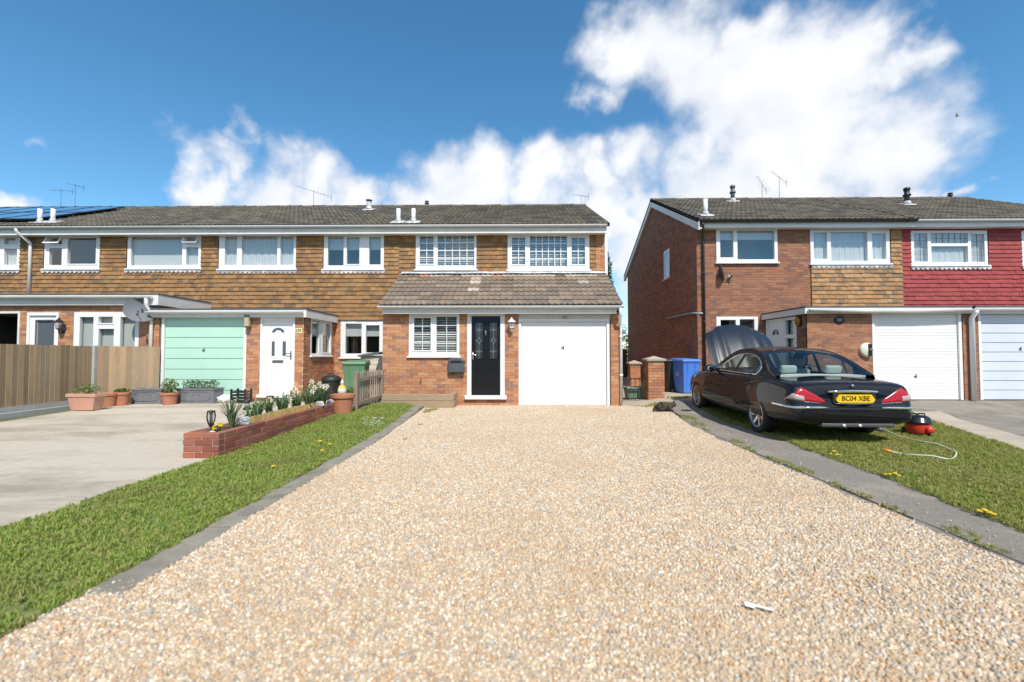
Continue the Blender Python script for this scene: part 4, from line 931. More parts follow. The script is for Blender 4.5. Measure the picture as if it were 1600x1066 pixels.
bricks(hE, sl, -math.pi/2, (YE+.03, YM-.012, .12, zE0-.14), [do, so_], PAL_E, single=False)
leaf = (do[0]+.05, do[1]-.05, do[2]+.04, do[3]-.06); fr = door_frame(hE, sl, do, leaf, sill=False); fr['label'] = 'white panelled side door with fan light'
q = MB(); q.pbox(sl, leaf[0], leaf[1], leaf[2], leaf[3], -.06, -.02); q.build('door_leaf', M['white'], fr)
lc = (leaf[0]+leaf[1])/2; fz = W(1212, 524, (do[0]+do[1])/2)[1]
for sg in (0, 1):
    q = MB(); ps = []
    for i in range(7): a = math.pi*(i+.6)/14.4 + sg*math.pi/2; ps.append(sl(lc+.16*math.cos(a), fz+.17*math.sin(a), -.019))
    for i in range(7): a = math.pi*(6-i+.6)/14.4 + sg*math.pi/2; ps.append(sl(lc+.05*math.cos(a), fz+.05*math.sin(a), -.019))
    q.poly(ps, (-.006,0,0)); q.build('fan_light', m_dg, fr)
for z0_, z1_ in ((fz-.95, fz-.12), (do[2]+.12, fz-1.05)):
    q = MB(); cells(q, sl, (leaf[0]+.10, leaf[1]-.10, z0_, z1_), [(leaf[0]+.13, leaf[1]-.13, z0_+.03, z1_-.03)], -.0195, -.012); q.build('door_moulding', M['white'], fr)
window(hE, sl, so_, [dict(g=(so_[0]+.06, so_[1]-.06, so_[2]+.9, so_[3]-.55)), dict(g=(so_[0]+.06, so_[1]-.06, so_[3]-.45, so_[3]-.07))], inside='venetian', room=M['roomdark'], sill=False, depth=.4, ex=0)
px_, pz_ = W(1311, 500.5, YE); q = MB(); q.lathe([(.001,0),(.105,0),(.105,.012),(.09,.018),(.001,.018)], 24, pe(px_,pz_,.006), Matrix.Rotation(math.pi/2,3,'X') @ Matrix.Diagonal((1.25,.95,1)).to_3x3(), caps=False); pl = q.build('number_plaque', M['black'], hE, True)
o = link('house_number', text_mesh('231', .085, .002), pl); o.data.materials.append(M['white']); o.location = pe(px_, pz_, .026)
# ---- next house: red painted tiles, pale garage door
hF = thing('terraced_house', 'terrace house with red painted hung tiles and pale panelled garage door', 'house', ((xF+xF1)/2, YM, .15), world_parts=True)
upper(hF, xF, xF1, ZsR, M['white'], ZgR, ZrR, gx=(WX(1430, YF, 350), xF1))
w1 = (1423,360.5,1542.6,415); w2 = (1596,360.5,1700,415)
r1, r2 = rect_px(YM, w1), rect_px(YM, w2)
wall(hF, front(YM), (xF, xF1, ZB, ZtR), [r1, r2], M['backing'], 'main_wall')
hung(hF, pm, (xF, xF1, WZ(480, YM, 1330)-.05, ZtR-.005), [(q[0]-.01,q[1]+.01,q[2]-.10,q[3]) for q in (r1, r2)], PAL_RED, M['hung_red'])
for q in (r1, r2): 
    lead_scallop(hF, pm, q[0]-.05, q[1]+.05, q[2]-.03, .10)
m_leadbar = mat('lead_came', (.12,.12,.13), .5)
win_px(hF, YM-.02, w1, [((1428,365,1449,409),dict(cols=2,rows=4,bw=.003,bm=m_leadbar)), ((1454,364.5,1512,380.5),dict(cols=6,rows=2,bw=.003,bm=m_leadbar)), ((1455,385,1512,410),{}), ((1517,366,1538,409.5),dict(cols=2,rows=4,bw=.003,bm=m_leadbar))], inside='net')
win_px(hF, YM-.02, w2, [((1601,365,1640,409),{}), ((1646,365,1694,409),{})], inside='net')
fx0 = exr+.02; fx1 = xF1-.1
ext_box_roof(hF, fx0+.13, fx1, YE, YM+.05, zE0, M['white_d'], .15)
gutter(hF, fx0+.02, fx1, YE-.18, zE0-.04, M['white'], .05)
gd = rect_px(YE, (1533.6,491,1662,625)); gfr = (WX(1527.5,YE), WX(1668,YE), ZB-1, zE0+.3)
wall(hF, pe, (fx0, fx1, ZB, zE0-.13), [gfr], M['mortar'])
bricks(hF, pe, 0, (fx0+.002, fx1-.002, .12, zE0-.14), [gfr], PAL_E)
garage_door(hF, pe, gd, M['paleblue'], 'panels', 9, frame=.065, handle=W(1597, 545, YE), label='pale blue grey panelled garage door')
xp = WX(1519.5, YE-.06, 560)
pipe(hF, [(xp,YE-.18,zE0-.09),(xp,YE-.18,zE0-.12),(xp,YE-.07,zE0-.26),(xp,YE-.07,.15)], M['white'], .055)
# ------------------------------------------------------------------ the black saloon car with its bonnet up
from mathutils.bvhtree import BVHTree
def build_car():
    m_paint = mat('black_car_paint', (.006,.006,.009), .55, coat=.75, spec=.08); m_bon = mat('bonnet_paint', (.012,.013,.017), .35, coat=1.0, spec=.5)
    m_tyre = mat('tyre_rubber', (.018,.018,.018), .85, var=.2, vscale=20)
    m_rim = mat('alloy_rim', (.50,.49,.47), .30, metal=.85, var=.15, vscale=9)
    m_hide = mat('cream_leather', (.62,.64,.60), .6, var=.05)
    m_red = mat('red_lamp', (.40,.006,.012), .2, coat=.25); m_clear = mat('clear_lamp', (.42,.34,.33), .2, coat=.3)
    m_yel = mat('yellow_plate', (.85,.56,.01), .35); m_dark = mat('car_dark_trim', (.02,.02,.022), .6)
    car = thing('saloon_car', 'black saloon car with raised bonnet parked on the lawn edge', 'car', (4.89, 8.83, -.012), rotz=R(-1.8)); car.rotation_euler = (R(1.5), 0, R(-1.8))
    def curve(tab):
        def f(y):
            if y <= tab[0][0]: return tab[0][1]
            for i in range(len(tab)-1):
                a, b = tab[i], tab[i+1]
                if y <= b[0]:
                    t = (y-a[0])/(b[0]-a[0]); p0 = tab[max(i-1,0)]; p3 = tab[min(i+2,len(tab)-1)]
                    m1 = (b[1]-p0[1])/(b[0]-p0[0])*(b[0]-a[0]) if b[0] > p0[0] else 0; m2 = (p3[1]-a[1])/(p3[0]-a[0])*(b[0]-a[0])
                    t2, t3 = t*t, t*t*t
                    return (2*t3-3*t2+1)*a[1]+(t3-2*t2+t)*m1+(-2*t3+3*t2)*b[1]+(t3-t2)*m2
            return tab[-1][1]
        return f
    w = curve([(-2.335,.74),(-2.29,.80),(-2.2,.842),(-2.0,.868),(-1.5,.888),(-.5,.895),(.5,.895),(1.4,.886),(1.9,.85),(2.15,.78),(2.28,.68),(2.335,.55)])
    zt = curve([(-2.335,.56),(-2.29,.595),(-2.265,.70),(-2.25,.83),(-2.215,.905),(-2.10,.935),(-1.8,.962),(-1.6,.985),(-1.45,.97),(-1.25,.80),(-.9,.74),(.4,.74),(.75,.90),(.9,.94),(1.3,.915),(1.7,.865),(2.05,.78),(2.25,.66),(2.335,.54)])
    zsd = curve([(-2.335,.545),(-2.29,.58),(-2.265,.66),(-2.24,.79),(-2.17,.87),(-1.9,.90),(-1.4,.92),(-.6,.925),(.3,.915),(.8,.90),(1.4,.855),(1.9,.76),(2.2,.63),(2.335,.52)])
    zs = curve([(-2.335,.38),(-2.25,.31),(-2.0,.27),(-1.6,.22),(0,.19),(1.6,.21),(2.1,.24),(2.335,.34)])
    ys = [-2.335,-2.31,-2.29,-2.275,-2.26,-2.245,-2.22,-2.18,-2.08,-1.98,-1.85,-1.7,-1.55,-1.45,-1.35,-1.2,-1.0,-.8,-.55,-.3,0,.3,.5,.65,.78,.9,1.05,1.25,1.45,1.65,1.85,2.0,2.12,2.22,2.29,2.335]
    def ring(y):
        W_, b, s, t = w(y), zs(y), zsd(y), zt(y); h = s-b
        half = [(0,b),(.80*W_,b),(.955*W_,b+.06),(.99*W_,b+.22*h),(1.0*W_,b+.5*h),(.992*W_,b+.72*h),(.965*W_,b+.92*h),(.93*W_,s+.004),(.87*W_,s+.012),(.80*W_, s+.02+.25*(t-s-.02)),(.55*W_, s+.65*(t-s)),(.28*W_, s+.92*(t-s)),(0,t)]
        return half + [(-x, z) for x, z in half[-2:0:-1]]
    mb = MB(); rings = [[(x, y, z) for x, z in ring(y)] for y in ys]; n = len(rings[0])
    mb.add([p for r in rings for p in r], [(i*n+j, i*n+(j+1) % n, (i+1)*n+(j+1) % n, (i+1)*n+j) for i in range(len(ys)-1) for j in range(n)] + [tuple(range(n-1,-1,-1)), tuple(range((len(ys)-1)*n, len(ys)*n))])
    body = mb.build('body', m_paint, car, True); body.data.materials.append(m_dark)
    cut = MB(); Rx = Matrix.Rotation(math.pi/2, 3, 'Y')
    AX = (-1.275, 1.435)
    for ya in AX:
        for sx in (-1, 1): cut.lathe([(.352,-.17),(.352,.30)], 40, (sx*.80, ya, .315), Rx if sx > 0 else Matrix.Rotation(-math.pi/2, 3, 'Y'))
    co = cut.build('arch_cutter', m_dark, None)
    su = body.modifiers.new('sub', 'SUBSURF'); su.levels = 2; su.render_levels = 2
    bo = body.modifiers.new('arch', 'BOOLEAN'); bo.object = co; bo.operation = 'DIFFERENCE'; bo.solver = 'EXACT'
    try: bo.material_mode = 'TRANSFER'
    except Exception: pass
    bpy.context.view_layer.update(); dg = bpy.context.evaluated_depsgraph_get()
    me = bpy.data.meshes.new_from_object(body.evaluated_get(dg)); body.modifiers.clear(); body.data = me
    bpy.data.objects.remove(co); smooth_by_angle(body, 32)
    bm = bmesh.new(); bm.from_mesh(me); bvh = BVHTree.FromBMesh(bm)
    def hit(p, d):
        r = bvh.ray_cast(Vector(p), Vector(d).normalized(), 5); return (r[0], r[1]) if r[0] is not None else (None, None)
    def proj_path(pts, d, off):
        out = []
        for p in pts:
            q, nrm = hit(p, d)
            if q is not None: out.append(q + nrm*off)
        return out
    def patch(corners, d, off, name, m, nu=10, nv=6, parent=car):
        a, b, c, e = [Vector(q) for q in corners]; vs = []
        for j in range(nv+1):
            for i in range(nu+1):
                u, v = i/nu, j/nv; p = (a*(1-u)+b*u)*(1-v)+(e*(1-u)+c*u)*v; q, nrm = hit(p, d)
                if q is None: q, nrm = p, -Vector(d).normalized()
                edge = min(u, 1-u, v, 1-v); vs.append(tuple(q + nrm*(off*(1 if edge > .01 else .1))))
        k = nu+1; q = MB(); q.add(vs, [(j*k+i, j*k+i+1, (j+1)*k+i+1, (j+1)*k+i) for j in range(nv) for i in range(nu)]); return q.build(name, m, parent, True)
    # cabin: sides, roof, glass
    prof = curve([(-1.66,.985),(-1.55,1.035),(-1.3,1.17),(-1.05,1.285),(-.8,1.355),(-.5,1.385),(-.2,1.385),(.0,1.36),(.15,1.305),(.45,1.13),(.82,.93)])
    def xs(y, z):
        t = max(0, min(1, (z-.90)/.48)); base = .815-.245*t**1.25
        return base - .05*max(0, (-y-1.1)/.6)**2 - .05*max(0, (y-.3)/.5)**2
    dlo = [(.50,.955),(.40,1.015),(.18,1.145),(.0,1.235),(-.2,1.285),(-.45,1.305),(-.72,1.288),(-.95,1.235),(-1.10,1.165),(-1.18,1.085),(-1.18,1.02),(-1.12,.965),(-.6,.955),(0,.953)]
    def inside(y, z):
        c = False; n_ = len(dlo)
        for i in range(n_):
            (a, b), (d, e) = dlo[i], dlo[(i+1) % n_]
            if (b > z) != (e > z) and y < (d-a)*(z-b)/(e-b)+a: c = not c
        return c
    for sx in (-1, 1):
        sh = MB(); gl = MB(); step = .018
        ny = int((1.66+.82)/step); nz = 30
        for i in range(ny):
            y0, y1 = -1.66+step*i, -1.66+step*(i+1)
            for j in range(nz):
                z0, z1 = .90+.017*j, .90+.017*(j+1)
                if z0 > max(prof(y0), prof(y1)): continue
                pts = [(y0,z0),(y1,z0),(y1,z1),(y0,z1)]; pts = [(y, min(z, prof(y))) for y, z in pts]
                v = [(sx*xs(y, z), y, z) for y, z in pts]
                (gl if inside((y0+y1)/2, (z0+z1)/2) else sh).add(v, [(0,1,2,3)])
        def weld(mb_, name, m, par):
            o = mb_.build(name, m, par, True); b = bmesh.new(); b.from_mesh(o.data); bmesh.ops.remove_doubles(b, verts=b.verts, dist=.0004); b.to_mesh(o.data); b.free(); return o
        weld(sh, 'cabin_side', m_paint, car); g_ = weld(gl, 'side_glass', M['carglass'], car)
        t = MB(); loop = []
        for i in range(len(dlo)):
            a, b = dlo[i], dlo[(i+1) % len(dlo)]
            for k in range(4): y = a[0]+(b[0]-a[0])*k/4; z = a[1]+(b[1]-a[1])*k/4; loop.append((sx*(xs(y, z)+.004), y, z))
        t.tube(loop[:46]+[loop[46]], .011, 6); t.build('window_trim', M['chrome'], car, True)
        t = MB(); t.tube(loop[46:]+[loop[0]], .010, 6); t.build('window_trim', M['chrome'], car, True)
        t = MB(); yb = -.28
        t.poly([(sx*(xs(yb+.05,.955)+.003), yb+.05, .955), (sx*(xs(yb-.02,.955)+.003), yb-.03, .955), (sx*(xs(yb-.06,1.30)+.003), yb-.10, 1.30), (sx*(xs(yb-.06,1.30)+.003), yb-.05, 1.30)], (-sx*.02, 0, 0)); t.build('door_pillar', m_dark, car)
        t = MB(); t.tube([(sx*(xs(-.98,.955)+.003), -.98, .96), (sx*(xs(-.98,1.21)+.002), -1.03, 1.20)], .012, 6); t.build('quarter_bar', m_dark, car)
        # mirror, handles, seams
        t = MB(); t.lathe([(.01,-.06),(.06,-.05),(.085,-.01),(.088,.03),(.07,.06),(.01,.065)], 14, (sx*.97, .43, .985), Matrix.Rotation(math.pi/2,3,'X') @ Matrix.Diagonal((1.25,.9,1)).to_3x3()); mo = t.build('wing_mirror', m_paint, car, True)
        t = MB(); t.tube([(sx*.80,.46,.955),(sx*.93,.44,.975)], .028, 8); t.build('mirror_arm', m_paint, mo, True)
        t = MB(); t.lathe([(.001,0),(.062,0),(.062,.004),(.001,.004)], 14, (sx*.97, .372, .985), Matrix.Rotation(math.pi/2,3,'X') @ Matrix.Diagonal((1.25,.9,1)).to_3x3(), caps=False); t.build('mirror_glass', M['chrome'], mo, True)
        for yh in (-.16, -1.0):
            q, nrm = hit((sx*2, yh, .80), (-sx,0,0)); t = MB(); t.tube([q+nrm*.006+Vector((0,-.085,0)), q+nrm*.024+Vector((0,-.06,0)), q+nrm*.026+Vector((0,.06,0)), q+nrm*.006+Vector((0,.085,0))], .014, 8); t.build('door_handle', m_paint, car, True)
        for seam in ([(.66,z) for z in (.26,.4,.55,.7,.8,.9)], [(-.30,z) for z in (.25,.4,.55,.7,.8,.92)], [(-.86,.27),(-.90,.36),(-.98,.52),(-1.10,.68),(-1.16,.80),(-1.17,.91)], [(y,.265) for y in (.66,.3,0,-.3,-.6,-.86)]):
            ps = proj_path([(sx*2, y, z) for y, z in seam], (-sx,0,0), .0005)
            if len(ps) > 1: t = MB(); t.tube(ps, .0045, 5); t.build('door_seam', m_dark, car, True)
        ps = proj_path([(sx*2, y, .455) for y in (.95,.6,.2,-.2,-.6,-.85)], (-sx,0,0), .002); t = MB(); t.tube(ps, .012, 6); t.build('rubbing_strip', m_paint, car, True)
        # bumper chrome: from behind the rear wheel round the corner
        path = []
        for a in range(0, 13):
            t_ = a/12; ang = R(8+ t_*78); p = Vector((sx*math.cos(ang)*2.2, -1.25-math.sin(ang)*2.2, .565)); q, nrm = hit(p, (Vector((sx*.30*math.cos(ang), -1.65-.3*t_, .565))-p))
            if q is not None and abs(q.x) > .33 and q.y < -1.66: path.append(q+nrm*.006)
        if len(path) > 2: t = MB(); t.tube(path, [.010]+[.022]*(len(path)-2)+[.012], 8); t.build('bumper_chrome', M['chrome'], car, True)
        # tail lamp
        lamp = patch([(sx*1.00,-2.6,.675),(sx*.56,-2.9,.632),(sx*.60,-2.9,.69),(sx*.84,-2.7,.855)], (-sx*.28,1,0), .012, 'tail_lamp', m_red, 14, 8)
        lc = patch([(sx*.995,-2.6,.682),(sx*.78,-2.7,.655),(sx*.80,-2.7,.735),(sx*.93,-2.62,.765)], (-sx*.28,1,0), .0165, 'clear_lens', m_clear, 8, 5, lamp)
        ps = proj_path([(sx*1.0,-2.6,.668),(sx*.8,-2.75,.645),(sx*.56,-2.9,.625)], (-sx*.28,1,0), .004); t = MB(); t.tube(ps, .006, 6); t.build('lamp_trim', M['chrome'], lamp, True)
    # roof, rear screen, windscreen
    def top_patch(ya, yb, f0, f1, name, m, lift=0.0, nu=18, nv=22):
        q = MB()
        def fn(u, v):
            y = ya+(yb-ya)*v; e = xs(y, prof(y)); f = f0+(f1-f0)*u; x = e*f
            return (x, y, prof(y) + .045*(1-f*f) + lift)
        q.grid(fn, nu, nv); return q.build(name, m, car, True)
    top_patch(-1.02, .10, -1, 1, 'roof', m_paint)
    top_patch(-1.66, -1.02, -.90, .90, 'rear_screen', M['carglass'])
    top_patch(.10, .82, -.92, .92, 'windscreen', M['carglass'])
    for a, b in ((-1,-.90),(.90,1)): top_patch(-1.66, -1.02, a, b, 'rear_pillar', m_paint, nu=4)
    for a, b in ((-1,-.92),(.92,1)): top_patch(.10, .82, a, b, 'front_pillar', m_paint, nu=4)
    # rounded edge between roof and side
    for sx in (-1, 1):
        t = MB(); t.tube([(sx*(xs(y, prof(y))-.004), y, prof(y)-.006) for y in [-1.66+.06*i for i in range(42)]], .014, 8); t.build('roof_rail', m_paint, car, True)
    # interior
    def cushion(x, y, z, sx_, sy, sz, name, lean=0):
        q = MB(); q.box(-sx_/2, sx_/2, -sy/2, sy/2, 0, sz); o = q.build(name, m_hide, car); o.location = (x, y, z); o.rotation_euler = (R(lean), 0, 0); bevel(o, .04, 3)
    for x in (-.36, .36):
        cushion(x, -1.12, .62, .52, .14, .36, 'rear_seat', 12); cushion(x, -1.27, 1.0, .26, .10, .13, 'headrest', 12)
        cushion(x, -.12, .50, .50, .14, .52, 'front_seat', 12); cushion(x, -.26, 1.06, .26, .09, .17, 'headrest', 12)
    q = MB(); q.box(-.66, .66, -1.60, -1.26, .955, .985); q.build('parcel_shelf', m_hide, car)
    q = MB(); q.box(-.62, .62, .42, .72, .80, .955); bevel(q.build('dashboard', m_dark, car), .03, 2)
    # number plate, boot chrome
    q = MB(); n_ = 20; ps = []
    hw, hh, rr = .262, .058, .05
    for cx_, cz_, a0 in ((hw-rr, hh-.012, 0), (-(hw-rr), hh-.012, 90)):
        for k in range(5): a = R(a0+22.5*k); ps.append((cx_+rr*math.cos(a)*(.25 if True else 1), -2.325, cz_+.012*math.sin(a)))
    for cx_, cz_, a0 in ((-(hw-rr), -hh+rr, 180), ((hw-rr), -hh+rr, 270)):
        for k in range(5): a = R(a0+22.5*k); ps.append((cx_+rr*math.cos(a), -2.325, cz_+rr*math.sin(a)))
    ps = [(x*1.02, y, z) for x, y, z in ps]
    q.poly(ps, (0,.03,0)); np_ = q.build('number_plate', m_yel, car); np_.location = (0, 0, .70); np_['label'] = 'yellow rear number plate'
    q = MB(); q.box(-.30, .30, -2.305, -2.2, .62, .79); bevel(q.build('plate_recess', m_dark, car), .02, 2)
    o = link('registration', text_mesh('BC04 XBE', .098, .002), np_); o.data.materials.append(M['black']); o.location = (0, -2.328, .002); o.scale = (.93, 1, 1)
    t = MB(); t.tube([(x, -2.318+.035*(x/.34)**2, .806-.012*(x/.34)**2) for x in [-.36+.06*i for i in range(13)]], [.008]+[.021]*11+[.008], 8); t.build('boot_chrome', M['chrome'], car, True)
    t = MB(); t.tube([(x, -2.330+.03*(x/.3)**2, .628) for x in [-.27+.06*i for i in range(10)]], .007, 6); t.build('plate_chrome', M['chrome'], car, True)
    ps = proj_path([(x,-2.9,.845-.02*abs(x)) for x in (-.50,-.3,0,.3,.50)], (0,1,0), .0005)
    if len(ps) > 1: t = MB(); t.tube(ps, .004, 5); t.build('boot_seam', m_dark, car, True)
    t = MB(); t.lathe([(.001,0),(.021,0),(.017,.008),(.001,.009)], 14, (0,-2.262,.880), Matrix.Rotation(math.pi/2,3,'X'), caps=False); t.build('boot_badge', M['chrome'], car, True)
    # lower bumper valance with tow bar holes
    t = MB(); t.box(-.46, .56, -2.31, -2.15, .285, .345); v_ = t.build('bumper_valance', mat('grey_valance', (.10,.10,.105), .45, metal=.3), car); bevel(v_, .02, 3)
    for x in (-.16, .06):
        t = MB(); t.lathe([(.022,0),(.022,.02)], 12, (x,-2.308,.315), Matrix.Rotation(math.pi/2,3,'X')); t.build('tow_bolt', m_hide, v_, True)
    t = MB(); t.tube([(.35,-2.1,.26),(.35,-2.33,.26)], .03, 10); t.build('exhaust_pipe', M['dgrey'], car, True)
    # wheels
    def wheel_mesh():
        ty = MB(); ty.lathe([(.215,-.095),(.255,-.102),(.29,-.10),(.312,-.085),(.317,-.05),(.317,.05),(.312,.085),(.29,.10),(.255,.102),(.215,.095)], 40, (0,0,0), Rx, caps=False)
        ri = MB(); ri.lathe([(.216,-.09),(.222,-.098),(.222,.098),(.212,.10),(.200,.088),(.192,.04),(.190,-.09)], 40, (0,0,0), Rx, caps=False)
        for k in range(7):
            a = 2*math.pi*k/7; c, s = math.cos(a), math.sin(a)
            def P(r, t, d): return (d, r*c - t*s, r*s + t*c)
            ri.hexa([P(.03,-.030,.052),P(.03,.030,.052),P(.03,.028,.025),P(.03,-.028,.025),P(.206,-.021,.082),P(.206,.021,.082),P(.206,.017,.05),P(.206,-.017,.05)])
        ri.lathe([(.001,.02),(.062,.02),(.058,.062),(.03,.070),(.001,.071)], 20, (0,0,0), Rx, caps=False)
        dk = MB(); dk.lathe([(.001,0),(.19,0),(.19,.012),(.001,.012)], 24, (0,0,0), Rx, caps=False)
        return ty.mesh('tyre', m_tyre, True), ri.mesh('rim', m_rim), dk.mesh('brake_disc', mat('brake_iron', (.09,.08,.075), .6, metal=.5))
    ty, ri, dk = wheel_mesh()
    for ya in AX:
        for sx in (-1, 1):
            wo = link('wheel', ty, car); wo.location = (sx*.785, ya, .317); wo.rotation_euler = (R(17*ya), 0, 0 if sx > 0 else math.pi)
            link('rim', ri, wo); link('brake_disc', dk, wo)
    # raised bonnet
    q = MB(); nu, nv = 41, 24
    def top(u, v):
        s = 2*u-1; hwid = .74-.03*v-.10*v**3 - (.22*max(0, v-.86)/.14*max(0, abs(s)-.55)/.45)
        rid = .022*math.exp(-((abs(s)-.52)/.07)**2) + .018*math.exp(-((abs(s)-.80)/.05)**2) + .012*math.exp(-(s/.10)**2)
        return (s*hwid, 1.24*v - .10*(s*s)*v**3, .075*(1-abs(s)**2.4) + rid*(1-.4*v) - .14*v**4 - .03*(1-v)**3)
    q.grid(top, nu, nv); q.grid(lambda u, v: (top(u, v)[0]*.99, top(u, v)[1]*.995, top(u, v)[2]-.028), nu, nv)
    rim_ = [(0,j) for j in range(nv)]
    for sgn in (0, 1):
        q.grid(lambda u, v: (top(sgn, v)[0]*(1-.01*u), top(sgn, v)[1], top(sgn, v)[2]-.028*u), 2, nv)
    q.grid(lambda u, v: (top(u, 1)[0], top(u, 1)[1], top(u, 1)[2]-.028*v), nu, 2)
    bo = q.build('bonnet', m_bon, car, True); bo.location = (0, .86, .955); bo.rotation_euler = (R(54), 0, 0); bo['label'] = 'raised black bonnet'
    t = MB(); t.tube([(.5,1.9,.80),(.45,1.45,1.62)], .007, 6); t.build('bonnet_stay', M['dgrey'], car, True)
    t = MB(); t.box(-.56,.56,.95,2.0,.70,.90); bevel(t.build('engine', m_dark, car), .06, 3)
    return car
build_car()
# ------------------------------------------------------------------ garden objects and small details
def at(px, py, z=0.0):
    x, y = G(px, py, z); return Vector((x, y, z))
m_terra = mat('terracotta', (.44,.175,.10), .8, var=.15, vscale=8, bump=.2, bscale=60)
m_pinkpot = mat('pink_terracotta', (.55,.30,.22), .75, var=.08, vscale=6)
m_glaze = mat('glazed_pot', (.22,.10,.04), .35, var=.3, vscale=9, col2=(.10,.10,.03), c2scale=5)
m_leadpot = mat('faux_lead', (.165,.17,.185), .6, var=.2, vscale=10, bump=.2, bscale=50)
m_soil = mat('soil', (.045,.032,.022), .95, var=.3, vscale=20, bump=1, bscale=60)
m_fence = mat('fence_board', (.37,.265,.17), .88, var=.14, vscale=5, bump=.3, bscale=30, attr=True, inst=True, stretch=(9,9,1), col2=(.26,.155,.08), c2scale=1.2, c2lo=.5, c2hi=.85)
m_post = mat('concrete_post', (.40,.40,.38), .9, var=.12, vscale=6, bump=.3, bscale=90)
m_sleeper = mat('timber_sleeper', (.36,.26,.165), .88, var=.18, vscale=5, bump=.3, bscale=40, stretch=(1,6,6), inst=True)
m_oldwood = mat('weathered_wood', (.26,.20,.155), .9, var=.25, vscale=7, bump=.4, bscale=40, inst=True)
m_leafd = mat('leaf_dark', (1,1,1), .5, spec=.3, transl=.25, attr=True)
m_petw = mat('white_petal', (.82,.82,.78), .6, transl=.2); m_pety = mat('yellow_petal', (.80,.55,.02), .6, transl=.2)
m_rock = mat('white_rock', (.62,.60,.57), .85, var=.2, vscale=12, bump=.5, bscale=30, col2=(.35,.36,.36), c2scale=6)
m_bluebin = mat('blue_plastic', (.075,.22,.72), .45, var=.06, vscale=4)
m_greenbin = mat('green_plastic', (.11,.235,.12), .5, var=.1, vscale=4)
m_bblack = mat('bin_black', (.022,.024,.026), .5, var=.15, vscale=5)
def leaves(mb, c, r, n, size, cols, rnd, flat=.0):
    """many small leaf faces spread through an ellipsoid"""
    for _ in range(n):
        while True:
            p = Vector((rnd.uniform(-1,1), rnd.uniform(-1,1), rnd.uniform(-1,1)))
            if .25 < p.length <= 1: break
        p = Vector((c[0]+p.x*r[0], c[1]+p.y*r[1], c[2]+p.z*r[2])); s = size*rnd.uniform(.6,1.3)
        a = Vector((rnd.uniform(-1,1), rnd.uniform(-1,1), rnd.uniform(-.6,1))).normalized(); b = a.cross(Vector((rnd.uniform(-1,1), rnd.uniform(-1,1), rnd.uniform(-1,1)))).normalized()
        col = rnd.choice(cols); mb.add([tuple(p-b*s*.28), tuple(p+a*s*.5), tuple(p+b*s*.28), tuple(p-a*s*.5)], [(0,1,2,3)], col)
GREENS = [(.07,.13,.03),(.10,.17,.035),(.05,.10,.025),(.14,.20,.05),(.09,.15,.03)]
YGREEN = [(.16,.22,.05),(.20,.25,.06),(.11,.18,.04),(.24,.27,.09)]
def blade_tuft(mb, o, n, h, w, rnd, cols, spread=.5):
    for _ in range(n):
        a = rnd.uniform(0, 6.28); l = rnd.uniform(.15, spread)*h; hh = h*rnd.uniform(.6, 1.05); dx, dy = math.cos(a), math.sin(a); px, py = -dy*w, dx*w
        x, y, z = o[0]+dx*.012, o[1]+dy*.012, o[2]; p = [(x, y, z, 1.0), (x+dx*l*.25, y+dy*l*.25, z+hh*.55, 1), (x+dx*l*.7, y+dy*l*.7, z+hh*.92, .7), (x+dx*l*1.15, y+dy*l*1.15, z+hh*.85, .1)]
        vs = []
        for q in p: vs += [(q[0]-px*q[3], q[1]-py*q[3], q[2]), (q[0]+px*q[3], q[1]+py*q[3], q[2])]
        c = rnd.choice(cols); mb.add(vs, [(0,1,3,2),(2,3,5,4),(4,5,7,6)], c)

# ---- wooden fence at the left
fz0, fz1 = .10, 1.46
fcor = Vector((WX(147, 10.4, 560), 10.4, 0)); fend = Vector((WX(249, 11.02, 560), 11.02, 0)); fnear = Vector((fcor.x+.12, 4.6, 0))
fence = thing('board_fence', 'brown vertical board fence with concrete posts left of the drive', 'fence', (fcor.x, fcor.y, 0), world_parts=True)
def fence_run(a, b):
    d = (b-a); L = d.length; d.normalize(); nrm = Vector((d.y, -d.x, 0)); n = round(L/.105); st = L/n; ang = math.atan2(d.y, d.x)
    for i in range(n):
        c = random.choice([(1,1,1),(.85,.82,.8),(1.1,1.06,1.0),(.92,.95,.95),(1.18,1.12,1.05),(.75,.74,.72)])
        def mk(c=c):
            q = MB(); q.hexa([(-st*.58,-.012,0),(st*.58,-.005,0),(st*.58,.004,0),(-st*.58,.004,0),(-st*.58,-.012,fz1-fz0-.14),(st*.58,-.005,fz1-fz0-.14),(st*.58,.004,fz1-fz0-.14),(-st*.58,.004,fz1-fz0-.14)], c); return q.mesh('fence_board', m_fence)
        o = link('fence_board', shared(('fb', round(st,4), c), mk), fence); p = a+d*(st*(i+.5)); o.location = (p.x, p.y, fz0+.14+random.uniform(-.006,.006)); o.rotation_euler = (0, random.uniform(-.006,.006), ang+random.uniform(-.02,.02))
    q = MB(); q.bar((a.x,a.y,fz0+.07), (b.x,b.y,fz0+.07), .05, .14); q.build('gravel_board', m_post, fence)
    for zz in (.5, 1.15): q = MB(); o2 = nrm*-.045; q.bar((a.x+o2.x,a.y+o2.y,zz), (b.x+o2.x,b.y+o2.y,zz), .05, .08); q.build('fence_rail', m_fence, fence)
fence_run(fnear, fcor+Vector((0,-.06,0))); fence_run(fcor+Vector((.07,.03,0)), fend)
for p in (fcor, Vector((fcor.x+.06, 7.5, 0)), Vector((fcor.x+.12, 4.6, 0))):
    q = MB(); q.box(p.x-.05, p.x+.06, p.y-.06, p.y+.05, 0, fz1+.015); bevel(q.build('fence_post', m_post, fence), .012, 2)
q = MB(); q.bar((fnear.x+.10,fnear.y,.075), (fcor.x+.10,fcor.y-.1,.10), .10, .09); q.build('base_kerb', m_post, fence)

